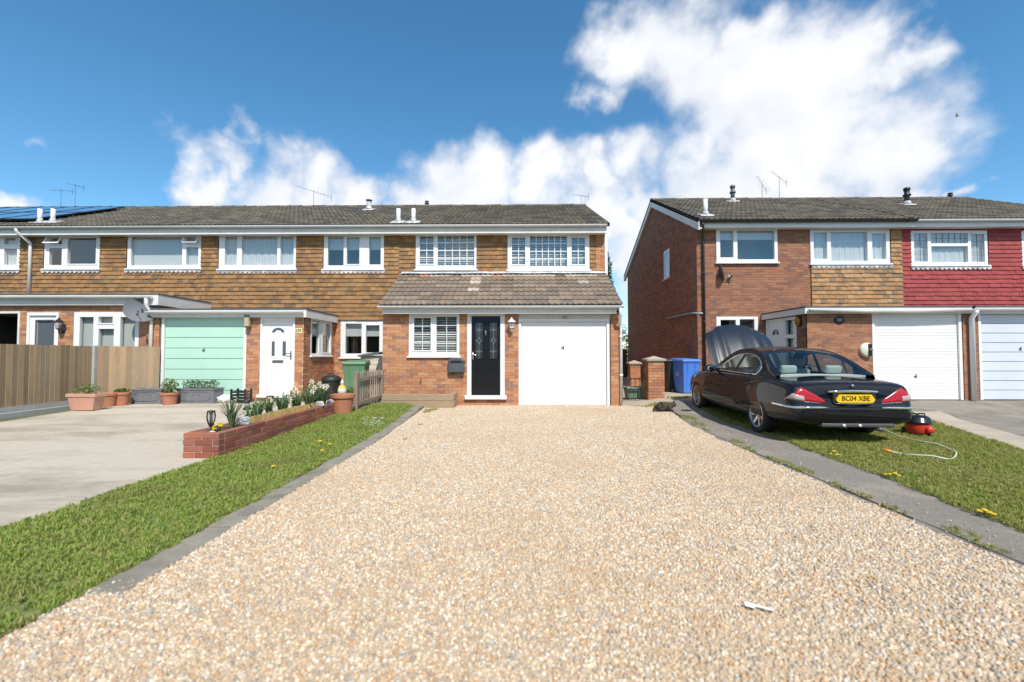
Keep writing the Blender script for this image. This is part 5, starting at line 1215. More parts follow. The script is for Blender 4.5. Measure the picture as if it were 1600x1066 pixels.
# ---- pots and troughs along the fence and in front of the mint garage
def plant_pot(name, px, pyb, wpx, hpx, m, label, cat='pot', z=.10, square=False, foliage=None, long=1.0, depth=None, Y=None):
    if Y is None: p = at(px, pyb, z)
    else: p = Vector((WX(px, Y, pyb), Y, z))
    s = p.y/700; w_, h_ = wpx*s, hpx*s
    t = thing(name, label, cat, p)
    mb = MB(); n = 4 if square else 22; k = (math.sqrt(2) if square else 1); r = w_/2*k
    def ring_lathe(prof):
        rot = Matrix.Rotation(math.pi/4, 3, 'Z') if square else Matrix.Identity(3)
        dp = (depth*s/w_ if depth else (.5 if square else 1)); mb.lathe(prof, n, (0,0,0), Matrix.Diagonal((1, dp, 1)).to_3x3() @ rot, caps=False)
    ring_lathe([(.001,0),(r*.74,0),(r*.90,h_*.80),(r*1.0,h_*.80),(r*1.0,h_),(r*.88,h_),(r*.84,h_*.78),(.001,h_*.78)])
    o = mb.build('pot_body', m, t, not square); bevel(o, .008, 2, 50)
    if not square: smooth_by_angle(o, 40)
    q = MB(); q.lathe([(.001,h_*.785),(r*.84,h_*.785),(r*.8,h_*.83),(.001,h_*.86)], 18, (0,0,0), Matrix.Diagonal((.72 if square else 1, (depth*s/w_*.72 if depth else .36) if square else 1, 1)).to_3x3(), caps=False); q.build('soil', m_soil, t)
    if foliage:
        rnd = random.Random(int(px)); f = MB(); kind, fh, cols = foliage; fh *= s
        if kind == 'bush': leaves(f, (0,0,h_+fh*.45), (w_*.50, w_*.30 if square else w_*.46, fh*.55), 420, .05, cols, rnd)
        else: leaves(f, (0,0,h_+fh*.35), (w_*.46, w_*.3 if square else w_*.4, fh*.5), 200, .05, cols, rnd)
        f.build('foliage', m_leafd, t)
        q = MB()
        for i in range(5): a = rnd.uniform(0,6.28); q.tube([(0,0,h_*.8),(math.cos(a)*w_*.2, math.sin(a)*w_*.12, h_+fh*.5)], .005, 5)
        q.build('stems', mat('stem', (.10,.08,.03), .8), t)
    return t
plant_pot('trough_planter', 135, 640.5, 47, 26, m_pinkpot, 'pink plastic trough planter full of yellow green foliage by the fence', square=True, foliage=('low', 17, YGREEN), depth=22)
plant_pot('flower_pot', 169, 635, 24, 21, m_terra, 'empty dark terracotta pot beside the pink trough', z=.10)
plant_pot('flower_pot', 190, 633.5, 22, 21, m_terra, 'orange terracotta pot with small green seedlings', foliage=('low', 6, GREENS))
plant_pot('flower_pot', 209, 629, 19, 18, m_glaze, 'brown glazed pot with an orange rim next to the grey trough')
def lead_trough(px, pyb, wpx, hpx, Y, label, foliage=None):
    x = WX(px, Y, pyb); s = Y/700; w_, h_ = wpx*s, hpx*s; d_ = .36; t = thing('trough_planter', label, 'planter', (x, Y, .10))
    mb = MB(); cells(mb, lambda u, v, d: (u, v, d), (-w_/2, w_/2, -d_/2, d_/2), [(-w_/2+.03, w_/2-.03, -d_/2+.03, d_/2-.03)], .02, h_); mb.box(-w_/2+.028, w_/2-.028, -d_/2+.028, d_/2-.028, .02, h_*.7)
    bevel(mb.build('trough_body', m_leadpot, t), .008, 2)
    for z0, z1 in ((0,.035),(h_-.035,h_+.004)):
        r = MB(); cells(r, lambda u, v, d: (u, v, d), (-w_/2-.014, w_/2+.014, -d_/2-.014, d_/2+.014), [(-w_/2+.026, w_/2-.026, -d_/2+.026, d_/2-.026)], z0, z1); bevel(r.build('trough_rim', m_leadpot, t), .006, 2)
    r = MB(); ps = []; a_, b_ = w_*.42, h_*.30
    for i in range(33):
        a = 2*math.pi*i/32; ps.append((a_*math.copysign(abs(math.cos(a))**.45, math.cos(a)), -d_/2-.004, h_/2+b_*math.copysign(abs(math.sin(a))**.6, math.sin(a))))
    r.tube(ps, .007, 6, caps=False); r.build('moulding', m_leadpot, t, True)
    q = MB(); q.box(-w_/2+.03, w_/2-.03, -d_/2+.03, d_/2-.03, h_*.7, h_*.86); q.build('soil', m_soil, t)
    if foliage:
        rnd = random.Random(5); f = MB()
        for i in range(7): leaves(f, (-w_*.38+w_*.76*i/6, 0, h_+.07+rnd.uniform(0,.04)), (.10, .13, .11), 150, .035, foliage, rnd)
        f.build('foliage', m_leafd, t)
lead_trough(238, 627, 46, 23, 10.62, 'grey faux lead trough without plants by the fence end')
lead_trough(313, 628, 58, 23.5, 10.70, 'grey faux lead trough with clipped green box plants', GREENS)
plant_pot('flower_pot', 265, 629, 25, 19, m_terra, 'terracotta pot with a bushy variegated shrub between the grey troughs', foliage=('bush', 23, YGREEN), Y=10.35)
# black crate with white bags by the garage pier
p = Vector((WX(377, 10.75, 625), 10.75, .10)); t = thing('plastic_crate', 'black slatted plastic crate standing by the brick pier', 'crate', p)
for sx in (-1, 1):
    for i in range(4): q = MB(); q.box(sx*.16-.012, sx*.16+.012, -.12, .12, .02+.075*i, .06+.075*i); q.build('side_slat', M['black'], t)
for sy in (-1, 1):
    for i in range(4): q = MB(); q.box(-.17, .17, sy*.12-.01, sy*.12+.01, .02+.075*i, .06+.075*i); q.build('end_slat', M['black'], t)
for sx in (-1, 1):
    for sy in (-1, 1): q = MB(); q.box(sx*.165-.018, sx*.165+.018, sy*.125-.018, sy*.125+.018, 0, .34); q.build('corner_post', M['black'], t)
q = MB(); q.box(-.15,.15,-.11,.11,.005,.018); q.build('crate_base', M['black'], t)
m_bag = mat('white_plastic_bag', (.72,.70,.68), .5, var=.1, vscale=9)
bm = bmesh.new(); bmesh.ops.create_icosphere(bm, subdivisions=3, radius=1)
for v in bm.verts: k = 1+.22*mnoise.noise(v.co*2.2); v.co = Vector((v.co.x*.20*k, v.co.y*.13*k, max(-.09, v.co.z*.11*k)))
me = bpy.data.meshes.new('plastic_bag'); bm.to_mesh(me); bm.free(); me.materials.append(m_bag); o = link('plastic_bag', me); o.location = (WX(352, 10.72, 625), 10.72, .19); tag(o, 'crumpled white plastic bag at the foot of the mint garage door', 'bag')

# ---- brick planter beside the grass
bx0, bx1, by0, by1, bz0, bz1 = -4.06, -3.62, 5.40, 8.95, .005, .31
pl = thing('brick_planter', 'long low red brick planter between concrete drive and grass', 'planter', ((bx0+bx1)/2, by0, 0), world_parts=True)
PAL_PL = [(.42,.13,.075),(.36,.11,.065),(.47,.16,.09),(.31,.10,.07),(.40,.15,.10),(.27,.11,.085)]
q = MB(); cells(q, lambda u, v, d: (u, v, d), (bx0+.006, bx1-.006, by0+.006, by1-.006), [(bx0+.10, bx1-.10, by0+.10, by1-.10)], -.04, bz1-.012); q.build('mortar_core', M['mortar'], pl)
nb = 0
for row in range(4):
    z = bz0+row*.077; zt_ = z+.068
    off = 0 if row % 2 else .1125
    def lay(pt, u0, u1, rotz, o_):
        u = u0-o_
        while u < u1-.01:
            a, b = max(u+.004, u0), min(u+.221, u1)
            if b-a > .03:
                c = random.choice(PAL_PL); key = ('pb', round(b-a,3), c)
                def mk(c=c, l=b-a): m_ = MB(); m_.box(-l/2, l/2, -.004, .098, -.034, .034, c); return m_.mesh('brick', M['brick'])
                o2 = link('brick', shared(key, mk), pl); o2.location = pt((a+b)/2, z+.034, random.uniform(-.002,.002)); o2.rotation_euler = (0,0,rotz+random.uniform(-.01,.01)); bevel(o2, .005, 1)
            u += .225
    lay(front(by0), bx0, bx1, 0, off*.8)
    lay(rightp(bx1), by0+.105, by1, math.pi/2, off)
    lay(leftp(bx0), by0+.105, by1, -math.pi/2, off)
q = MB(); q.grid(lambda u, v: (bx0+.098+(bx1-bx0-.196)*u, by0+.098+(by1-by0-.196)*v, bz1-.045+.02*mnoise.noise((u*3, v*20, 0))), 6, 40); q.build('soil', m_soil, pl, True)
# bamboo edging roll along the planter
m_bam = mat('bamboo', (.52,.38,.15), .7, var=.15, vscale=20, inst=True); bam = thing('bamboo_edging', 'low split bamboo edging roll standing in the brick planter', 'edging', (bx1-.13, 6.2, bz1-.03))
yy = 0.0
q = MB(); q.tube([(0,0,-.03),(0,0,.105)], .013, 6); cane = q.mesh('bamboo_cane', m_bam)
while yy < 2.35:
    o = link('bamboo_cane', cane, bam); o.location = (.035*math.sin(yy*1.3), yy, random.uniform(-.006,.006)+.012*math.sin(yy*2)); o.rotation_euler = (random.uniform(-.04,.04), random.uniform(-.04,.04), random.uniform(0,6)); yy += .027
# daffodils
def daffodil(x, y, h, seed, nflower, label, fl=m_petw):
    rnd = random.Random(seed); t = thing('daffodil_plant', label, 'plant', (x, y, bz1-.04), group='daffodils in the brick planter'); f = MB(); blade_tuft(f, (0,0,0), 44, h*1.15, .007, rnd, [(.12,.19,.08),(.16,.24,.11),(.10,.17,.07),(.19,.27,.12)], .55); f.build('leaves', m_leafd, t)
    for i in range(nflower):
        a = rnd.uniform(0,6.28); r_ = rnd.uniform(.03,.12); hx, hy, hz = r_*math.cos(a), r_*math.sin(a), h*rnd.uniform(.95,1.25); st = MB(); st.tube([(0,0,0),(hx*.5,hy*.5,hz*.6),(hx,hy,hz)], .004, 5); so = st.build('flower_stem', mat('stem_green', (.13,.20,.06), .7), t)
        q = MB()
        for k in range(6):
            b = 2*math.pi*k/6; c, s = math.cos(b), math.sin(b); q.add([(hx,hy-.01,hz),(hx+.030*c-.015*s,hy-.022,hz+.030*s+.015*c),(hx+.058*c,hy-.018,hz+.058*s),(hx+.030*c+.015*s,hy-.022,hz+.030*s-.015*c)], [(0,1,2,3)])
        q.build('petals', fl, so); q = MB(); q.lathe([(.010,0),(.014,.02),(.019,.03)], 10, (hx,hy-.012,hz), Matrix.Rotation(math.pi/2,3,'X'), caps=False); q.build('trumpet', m_pety, so)
bcx = (bx0+bx1)/2
LB = 'daffodil clump with strappy grey green leaves and pale flowers in the brick planter'
for i, (dx, y, h, n) in enumerate([(.05,6.3,.24,0),(-.06,6.7,.28,0),(.06,7.1,.32,0),(-.05,7.45,.34,1),(-.02,7.75,.30,0),(.09,7.95,.28,0),(-.04,8.3,.40,1),(.0,8.55,.42,0),(.10,8.5,.30,1),(.02,6.55,.30,0),(-.02,6.9,.30,1),(.0,7.25,.26,1),(.03,7.6,.30,2),(-.05,7.9,.34,1),(.05,8.15,.32,2),(.02,8.42,.36,2),(.08,8.65,.34,2),(-.06,8.72,.36,1)]):
    daffodil(bcx+dx, y, h, 40+i, n, ('flowerless clump of grey green bulb leaves among the daffodils in the brick planter', 'daffodil clump with a single pale flower in the brick planter', 'daffodil clump with two pale flowers in the brick planter')[n])
daffodil(bcx+.02, 5.95, .36, 77, 0, 'flowerless strappy bulb clump at the near end of the brick planter')
# pansies
t = thing('pansy_plant', 'yellow pansies low in the near end of the brick planter', 'flowers', (bcx+.02, 5.66, bz1-.04)); f = MB(); rnd = random.Random(3)
leaves(f, (0,0,.04), (.11,.09,.045), 90, .035, GREENS, rnd); f.build('leaves', m_leafd, t)
for i in range(9):
    q = MB(); x, y, z = rnd.uniform(-.09,.09), rnd.uniform(-.08,.04), rnd.uniform(.06,.10)
    for k in range(5): a = 2*math.pi*k/5; q.add([(x,y,z),(x+.018*math.cos(a-.6),y-.008,z+.018*math.sin(a-.6)),(x+.026*math.cos(a),y-.008,z+.026*math.sin(a)),(x+.018*math.cos(a+.6),y-.008,z+.018*math.sin(a+.6))], [(0,1,2,3)])
    q.build('pansy_flower', m_pety, t)
def rock(name, loc, r, seed, label, m=m_rock, flat=.75, group=None):
    bm = bmesh.new(); bmesh.ops.create_icosphere(bm, subdivisions=3, radius=1)
    for v in bm.verts: k = 1+.30*mnoise.noise(v.co*1.6+Vector((seed*3.1,0,0)))+.08*mnoise.noise(v.co*6); v.co = Vector((v.co.x*r*k*1.15, v.co.y*r*k, v.co.z*r*k*flat))
    me = bpy.data.meshes.new(name); bm.to_mesh(me); bm.free(); me.materials.append(m); me.polygons.foreach_set('use_smooth', [True]*len(me.polygons)); o = link(name, me); o.location = loc; tag(o, label, 'rock', group); return o
rock('quartz_rock', (bx1-.15, 6.12, bz1+.03), .085, 1, 'big white quartz rock where the bamboo edging begins')
rock('quartz_rock', (bx1-.06, 8.28, bz1+.03), .075, 2, 'grey and white veined rock where the bamboo edging ends')
rock('quartz_rock', (bx1-.06, 8.80, bz1+.03), .07, 3, 'rounded cream rock on the far corner of the brick planter')
rock('quartz_rock', (bcx+.05, 5.52, bz1-.02), .035, 5, 'small white pebble at the near end of the brick planter')
# solar torch
t = thing('solar_torch', 'black plastic solar garden torch on a spike in the brick planter', 'garden light', (bcx-.02, 5.60, bz1-.05))
q = MB(); q.tube([(0,0,-.02),(0,0,.10)], .011, 8); q.build('spike', M['black'], t, True)
q = MB(); q.lathe([(.012,.09),(.028,.12),(.020,.135)], 14, caps=False); q.build('cup', M['black'], t, True)
for k in range(6):
    a = 2*math.pi*k/6; q = MB(); q.tube([(math.cos(a)*r_, math.sin(a)*r_, z) for r_, z in ((.026,.12),(.044,.17),(.050,.22),(.044,.27),(.040,.28))], .006, 6); q.build('cage_bar', M['black'], t, True)
q = MB(); q.lathe([(.034,.272),(.046,.276),(.046,.288),(.032,.294)], 16); q.build('cap', M['black'], t, True)
q = MB(); q.lathe([(.012,.13),(.024,.15),(.024,.26),(.014,.27)], 12); q.build('lens', mat('lens', (.6,.6,.6), .3, transl=.5), t, True)
def stack_light(x, y, label):
    t = thing('solar_light', label, 'garden light', (x, y, bz1-.05)); q = MB(); q.tube([(0,0,0),(0,0,.34)], .009, 8); q.build('stake', M['black'], t, True)
    for z in (.10, .22, .33): q = MB(); q.lathe([(.05,z-.012),(.058,z),(.045,z+.018),(.012,z+.026)], 16); q.build('tier', M['black'], t, True)
    q = MB(); q.lathe([(.034,.235),(.034,.32)], 14); q.build('lens', MATS['lens'], t, True)
stack_light(bcx-.04, 6.38, 'tiered black solar stake light beside the white quartz rock')
stack_light(bcx-.07, 7.02, 'tiered black solar stake light among the daffodils halfway along the planter')

# ---- corner by the recess: pot, dustbin, wheelie bin, cabinet, picket gate
t = plant_pot('bowl_planter', 535, 645.5, 37, 29, m_terra, 'wide terracotta coloured bowl planter beside the picket gate', z=.10, Y=8.95)
q = MB(); q.box(-.35,.42,-.15,.55,-.12,-.002); q.build('slab', m_strip, t)
p = Vector((WX(518, 11.6, 600), 11.6, .08)); t = thing('dustbin', 'black plastic dustbin with domed lid against the porch side wall', 'bin', p)
q = MB(); q.lathe([(.001,0),(.19,0),(.225,.50),(.235,.50),(.235,.54),(.20,.54)], 26, caps=False); q.build('bin_body', m_bblack, t, True); smooth_by_angle(t.children[-1], 35)
q = MB(); q.lathe([(.245,.50),(.25,.54),(.235,.58),(.17,.63),(.08,.655),(.001,.66)], 26, caps=False); l_ = q.build('bin_lid', m_bblack, t, True); q = MB(); q.tube([(-.07,0,.64),(-.06,0,.69),(.06,0,.69),(.07,0,.64)], .014, 8); q.build('lid_handle', m_bblack, l_, True)
for k in range(12): a = 2*math.pi*k/12; q = MB(); q.bar((.192*math.cos(a), .192*math.sin(a), .03), (.226*math.cos(a), .226*math.sin(a), .48), .02, .014, (0,0,1)); q.build('bin_rib', m_bblack, t)
def wheelie(p, m, label, rotz=0, k=1.0, text=None):
    t = thing('wheelie_bin', label, 'bin', p, rotz=rotz, group=None)
    q = MB(); q.hexa([(-.20,-.24,.06),(.20,-.24,.06),(.20,.22,.06),(-.20,.22,.06),(-.27,-.33,.95),(.27,-.33,.95),(.27,.30,.95),(-.27,.30,.95)]); bevel(q.build('bin_body', m, t), .03, 3)
    q = MB(); q.box(-.285,.285,-.345,.31,.93,.965); bevel(q.build('bin_rim', m, t), .012, 2)
    q = MB(); q.hexa([(-.295,-.37,.967),(.295,-.37,.967),(.295,.33,.967),(-.295,.33,.967),(-.27,-.33,1.03),(.27,-.33,1.03),(.27,.31,1.06),(-.27,.31,1.06)]); l_ = q.build('bin_lid', m, t); bevel(l_, .02, 3)
    q = MB(); q.tube([(-.22,.33,.99),(-.22,.40,1.0),(.22,.40,1.0),(.22,.33,.99)], .015, 8); q.build('bin_handle', m, l_, True)
    for sx in (-1, 1):
        q = MB(); q.lathe([(.03,-.025),(.10,-.022),(.10,.022),(.03,.025)], 20, (sx*.24,.27,.10), Matrix.Rotation(math.pi/2,3,'Y')); w_ = q.build('wheel', m_bblack, t, True); q = MB(); q.lathe([(.001,-.03),(.035,-.03),(.035,.03),(.001,.03)], 12, (sx*.24,.27,.10), Matrix.Rotation(math.pi/2,3,'Y'), caps=False); q.build('hub', M['grey'], w_, True)
    for sx in (-.12, .12): q = MB(); q.hexa([(sx-.015,-.252,.12),(sx+.015,-.252,.12),(sx+.015,-.24,.12),(sx-.015,-.24,.12),(sx-.015,-.345,.92),(sx+.015,-.345,.92),(sx+.015,-.33,.92),(sx-.015,-.33,.92)]); q.build('bin_rib', m, t)
    if text: o = link('bin_number', text_mesh(text, .16, .002), t); o.data.materials.append(M['white']); o.rotation_euler = (R(-5.7), 0, math.pi*-.5); o.location = (-.252, 0, .60); o.rotation_euler = (R(4.4), 0, -math.pi/2)
    return t
wheelie(Vector((WX(557, 11.35, 600), 11.35, .06)), m_greenbin, 'dark green wheelie bin behind the picket gate', R(8))
wheelie(Vector((WX(1071, 13.1, 600), 13.1, .10)), m_bluebin, 'bright blue wheelie bin by the gable wall', R(12), text='231')
wheelie(Vector((WX(1049, 13.6, 600), 13.6, .10)), m_bblack, 'black wheelie bin half hidden behind the brick gate pier', R(6))
# cream slatted cabinet
cxa, cxb = WX(567, 12.2, 570), WX(597, 11.9, 570)-.02; t = thing('storage_cabinet', 'cream boarded lean-to store with dark sloping lid', 'cabinet', ((cxa+cxb)/2, 12.2, .08), world_parts=True)
zt_ = WZ(556, 12); 
for i in range(9): q = MB(); q.box(cxa, cxb, 12.0, 12.02, .12+.125*i, .12+.125*i+.118); bevel(q.build('board', M['cream'], t), .004, 1)
q = MB(); q.box(cxa+.01, cxb-.01, 12.022, 12.7, .10, 1.2); q.build('cabinet_body', M['cream'], t)
q = MB(); q.hexa([(cxa-.05,11.93,1.20),(cxb+.0,11.93,1.27),(cxb+.0,12.75,1.33),(cxa-.05,12.75,1.26),(cxa-.05,11.93,1.245),(cxb+.0,11.93,1.315),(cxb+.0,12.75,1.375),(cxa-.05,12.75,1.305)]); q.build('lid', M['felt'], t)
# picket gate
ga, gb_ = Vector((WX(556, 9.35, 640), 9.35, .08)), Vector((WX(596, 10.85, 640), 10.85, .08)); gt = thing('picket_gate', 'weathered brown picket gate leaning between bowl planter and house corner', 'gate', ga, world_parts=True)
d = (gb_-ga); L = d.length; d.normalize(); nrm = Vector((d.y,-d.x,0))
for p in (ga, gb_): q = MB(); q.box(p.x-.04,p.x+.04,p.y-.04,p.y+.04,.0,.88); bevel(q.build('gate_post', m_oldwood, gt), .008, 2)
for zz in (.22, .72): q = MB(); q.bar((ga.x,ga.y,zz),(gb_.x,gb_.y,zz+.03),.03,.075); q.build('gate_rail', m_oldwood, gt)
q = MB(); q.poly([(-.022,-.01,0),(.022,-.01,0),(.022,-.01,.76),(0,-.01,.80),(-.022,-.01,.76)], (0,.02,0)); pk = q.mesh('picket', m_oldwood)
n = 12
for i in range(n): o = link('picket', pk, gt); p = ga+d*(L*(i+.7)/(n+.4))-nrm*.03; o.location = (p.x, p.y, .10+random.uniform(-.01,.015)); o.rotation_euler = (0, random.uniform(-.015,.015), math.atan2(d.y, d.x))
# little bush and ornament behind the bowl
t = thing('small_shrub', 'small leafy shrub growing in front of the green bin', 'shrub', (WX(548, 10.4, 615), 10.4, .09)); f = MB(); leaves(f, (0,0,.22), (.17,.17,.22), 420, .05, GREENS, random.Random(8)); f.build('foliage', m_leafd, t); q = MB()
for k in range(4): q.tube([(0,0,0),(.08*math.cos(k*1.6),.08*math.sin(k*1.6),.3)], .008, 5)
q.build('stems', MATS['stem'], t)
p = Vector((WX(534.5, 9.25, 612), 9.25, .56-.06)); t = thing('garden_ornament', 'small yellow and white garden gnome ornament by the bowl planter', 'ornament', p)
q = MB(); q.lathe([(.04,-.06),(.075,-.04),(.085,.0),(.08,.06),(.055,.10),(.03,.115)], 16); q.build('body', mat('white_glaze', (.7,.68,.6), .5), t, True)
q = MB(); q.lathe([(.078,.045),(.076,.085),(.05,.12),(.03,.125)], 16); q.build('coat', mat('yellow_glaze', (.75,.48,.05), .5), t, True)
q = MB(); q.lathe([(.001,.11),(.03,.115),(.038,.14),(.034,.165),(.001,.18)], 14, caps=False); q.build('head', mat('pale_glaze', (.7,.5,.38), .5), t, True)
q = MB(); q.lathe([(.042,.160),(.034,.18),(.018,.22),(.004,.25)], 14); q.build('hat', MATS['white_glaze'], t, True)
q = MB(); q.box(-.12,.12,-.10,.12,-.5,-.06); q.build('stone_pedestal', m_post, t)

# ---- sleeper bed under the window of 230
sx0, sx1 = WX(597, 10.55, 620), WX(710, 10.55, 620); t = thing('sleeper_bed', 'raised bed of two timber sleepers below the front window of house 230', 'raised bed', (sx0, 10.55, 0), world_parts=True)
for z0, z1, j in ((.0,.17,0),(.174,.335,.01)):
    q = MB(); q.box(sx0+j, sx1-j, 10.50+j*.5, 10.62, z0, z1); bevel(q.build('sleeper', m_sleeper, t), .012, 2)
    q = MB(); q.box(sx1-.11-j, sx1-j, 10.625, YE-.02, z0, z1); bevel(q.build('sleeper', m_sleeper, t), .012, 2)
q = MB(); q.box(sx0+.02, sx1-.13, 10.625, YE-.012, .0, .29); q.build('soil', m_soil, t)
# letter box
lx, lz = W(714, 571, YE); t = thing('letter_box', 'dark grey wall letter box with arched lid next to the black door', 'letter box', (lx, YE, lz))
ps = [(-.195,-.17),(.195,-.17),(.195,.09)] + [(.195*math.cos(a), .09+.09*math.sin(a)) for a in [math.pi*k/10 for k in range(1,10)]] + [(-.195,.09)]
q = MB(); q.poly([(x,-.13,z) for x, z in ps], (0,.12,0)); bevel(q.build('box_body', M['dgrey'], t), .008, 2)
ps = [(.212*math.cos(a), .082+.108*math.sin(a)) for a in [math.pi*k/12 for k in range(13)]]; q = MB()
q.poly([(x,-.15,z) for x, z in ps] , (0,.142,0)); bevel(q.build('lid', M['dgrey'], t), .006, 2)
q = MB(); q.box(-.13,.13,-.153,-.1505,.085,.12); q.build('slot', M['black'], t)
# wall lanterns
def lantern(px, py, Y, m, label, k=1.0, amber=False):
    x, z = W(px, py, Y); t = thing('wall_lantern', label, 'wall light', (x, Y, z)); q = MB(); q.lathe([(.001,0),(.045,0),(.04,.02),(.001,.025)], 14, (0,-.007,-.07*k), Matrix.Rotation(math.pi/2,3,'X'), caps=False); q.build('back_plate', m, t, True)
    q = MB(); q.tube([(0,-.02,-.07*k),(0,-.08,-.11*k),(0,-.12,-.07*k),(0,-.12,-.03*k)], .011, 8); q.build('arm', m, t, True)
    q = MB(); q.lathe([(.035*k,-.03*k),(.05*k,-.02*k),(.045*k,-.01*k)], 6, (0,-.12,0)); q.build('base_ring', m, t)
    q = MB(); q.lathe([(.042*k,-.012*k),(.058*k,.10*k)], 6, (0,-.12,0)); q.build('lantern_glass', mat('amber_glass', (.45,.20,.04), .25, transl=.3) if amber else M['glass'], t)
    for j in range(6): a = 2*math.pi*j/6; q = MB(); q.tube([(.043*k*math.cos(a),-.12+.043*k*math.sin(a),-.012*k),(.060*k*math.cos(a),-.12+.060*k*math.sin(a),.10*k)], .005, 5); q.build('lantern_bar', m, t)
    q = MB(); q.lathe([(.088*k,.098*k),(.078*k,.112*k),(.03*k,.165*k),(.016*k,.172*k),(.018*k,.188*k),(.004*k,.205*k)], 6, (0,-.12,0)); q.build('lantern_roof', m, t); 
    q = MB(); q.lathe([(.012,0),(.016,.03),(.010,.06)], 10, (0,-.12,.0)); q.build('bulb', M['white'], t, True)
lantern(799.5, 511, YE-.007, M['white'], 'white six sided wall lantern beside the black front door', 1.15)
lantern(99.7, 513, YE-.007, M['black'], 'black wall lantern beside the half glazed white door behind the fence', 1.3)
x, z = W(390, 503, YE); t = thing('wall_lantern', 'square bronze wall light on the brick pier by the mint garage', 'wall light', (x, YE-.007, z)); q = MB(); q.box(-.05,.05,-.02,0,-.14,.14); q.build('back_plate', M['dgrey'], t)
q = MB(); q.box(-.055,.055,-.13,-.022,-.12,.12); bevel(q.build('lamp_glass', mat('cream_glass', (.62,.55,.36), .3, transl=.3), t), .008, 2); q = MB(); q.box(-.065,.065,-.14,-.015,.122,.15); q.build('lamp_cap', M['dgrey'], t); q = MB(); q.box(-.06,.06,-.135,-.018,-.15,-.122); q.build('lamp_foot', M['dgrey'], t)
# amber bulkhead light on the side of the right porch
yy, zz = S(1247.5, 503, ex0); t = thing('bulkhead_light', 'amber oval bulkhead light on the porch wall of house 231', 'wall light', (ex0-.007, yy-.06, zz)); q = MB(); q.lathe([(.10,0),(.10,.03),(.085,.04)], 20, (0,0,0), Matrix.Rotation(-math.pi/2,3,'Y') @ Matrix.Diagonal((1.45,.9,1)).to_3x3()); q.build('back_plate', M['black'], t, True); q = MB(); q.lathe([(.083,.04),(.075,.08),(.045,.105),(.001,.115)], 20, (0,0,0), Matrix.Rotation(-math.pi/2,3,'Y') @ Matrix.Diagonal((1.45,.9,1)).to_3x3(), caps=False); q.build('lens', mat('amber_lens', (.50,.22,.03), .25, transl=.3), t, True)
# wall charger
x, z = W(1352.5, 547, YE); t = thing('wall_charger', 'round cream and black electric car charger on the brick pier', 'charger', (x, YE, z)); RX = Matrix.Rotation(math.pi/2,3,'X')
q = MB(); q.lathe([(.170,0),(.178,.03),(.165,.065),(.13,.085),(.001,.095)], 32, (0,-.007,0), RX, caps=False); q.build('shell', mat('cream_plastic', (.68,.68,.58), .35), t, True)
q = MB(); q.poly([(-.015,-.108,-.15),(.085,-.108,-.15),(.09,-.108,.15),(-.01,-.108,.15)], (0,.06,0)); bevel(q.build('socket_panel', M['black'], t), .01, 2); q = MB(); q.lathe([(.001,0),(.042,0),(.036,.03),(.001,.034)], 20, (.037,-.108,0), RX, caps=False); q.build('socket', M['dgrey'], t, True)
# satellite dishes
def dish(loc, rotz, tilt, k, label):
    t = thing('satellite_dish', label, 'satellite dish', loc, rotz=rotz); Mx = Matrix.Rotation(math.pi/2-tilt,3,'X') @ Matrix.Diagonal((1.12,1,1)).to_3x3()
    q = MB(); q.lathe([(.001,-.055*k)]+[(r_*k, (-.055+.055*(r_/.36)**2)*k) for r_ in (.06,.12,.18,.24,.30,.34,.36)]+[(.366*k,.004*k),(.36*k,-.006*k)]+[(r_*k, (-.064+.055*(r_/.36)**2)*k) for r_ in (.3,.2,.1)]+[(.001,-.064*k)], 28, (0,-.22*k,0), Mx, caps=False); q.build('reflector', mat('dish_grey', (.11,.12,.14), .6, var=.08), t, True)
    e = Mx @ Vector((0,-.30*k,.02)); f = Mx @ Vector((0,-.26*k,.36*k)); q = MB(); q.tube([(e.x,e.y-.22*k,e.z),(f.x,f.y-.22*k,f.z)], .011, 6); q.build('feed_arm', M['grey'], t, True)
    q = MB(); q.tube([(f.x,f.y-.22*k-.02,f.z-.02),(f.x,f.y-.22*k+.05,f.z+.07)], .026, 10); q.build('receiver', M['dgrey'], t, True)
    q = MB(); q.tube([(0,-.26*k,0),(0,-.1*k,0),(0,-.08*k,-.12*k),(0,0,-.12*k)], .018, 8); q.build('wall_bracket', M['dgrey'], t, True); q = MB(); q.box(-.05,.05,-.012,0,-.12*k-.08,-.12*k+.08); q.build('bracket_plate', M['dgrey'], t)
x, z = W(212, 483, YE-.25); dish((x, YE-.006, z), R(28), R(14), .9, 'large grey satellite dish on the front of the fenced house')
x, z = W(1127, 425, YM-.2); dish((x-.04, YM-.006, z), R(72), R(12), .62, 'small grey satellite dish on the brick wall of house 231')
x, z = W(1141, 432, YM-.05); t = thing('security_camera', 'small white dome camera on the brick wall below the window', 'camera', (x, YM-.006, z)); q = MB(); q.lathe([(.05,0),(.05,.03),(.03,.05)], 16, (0,0,0), RX); q.build('mount', M['white'], t, True); q = MB(); q.lathe([(.038,.04),(.034,.07),(.001,.085)], 14, (0,0,-.02), RX, caps=False); q.build('lens_dome', M['black'], t, True)

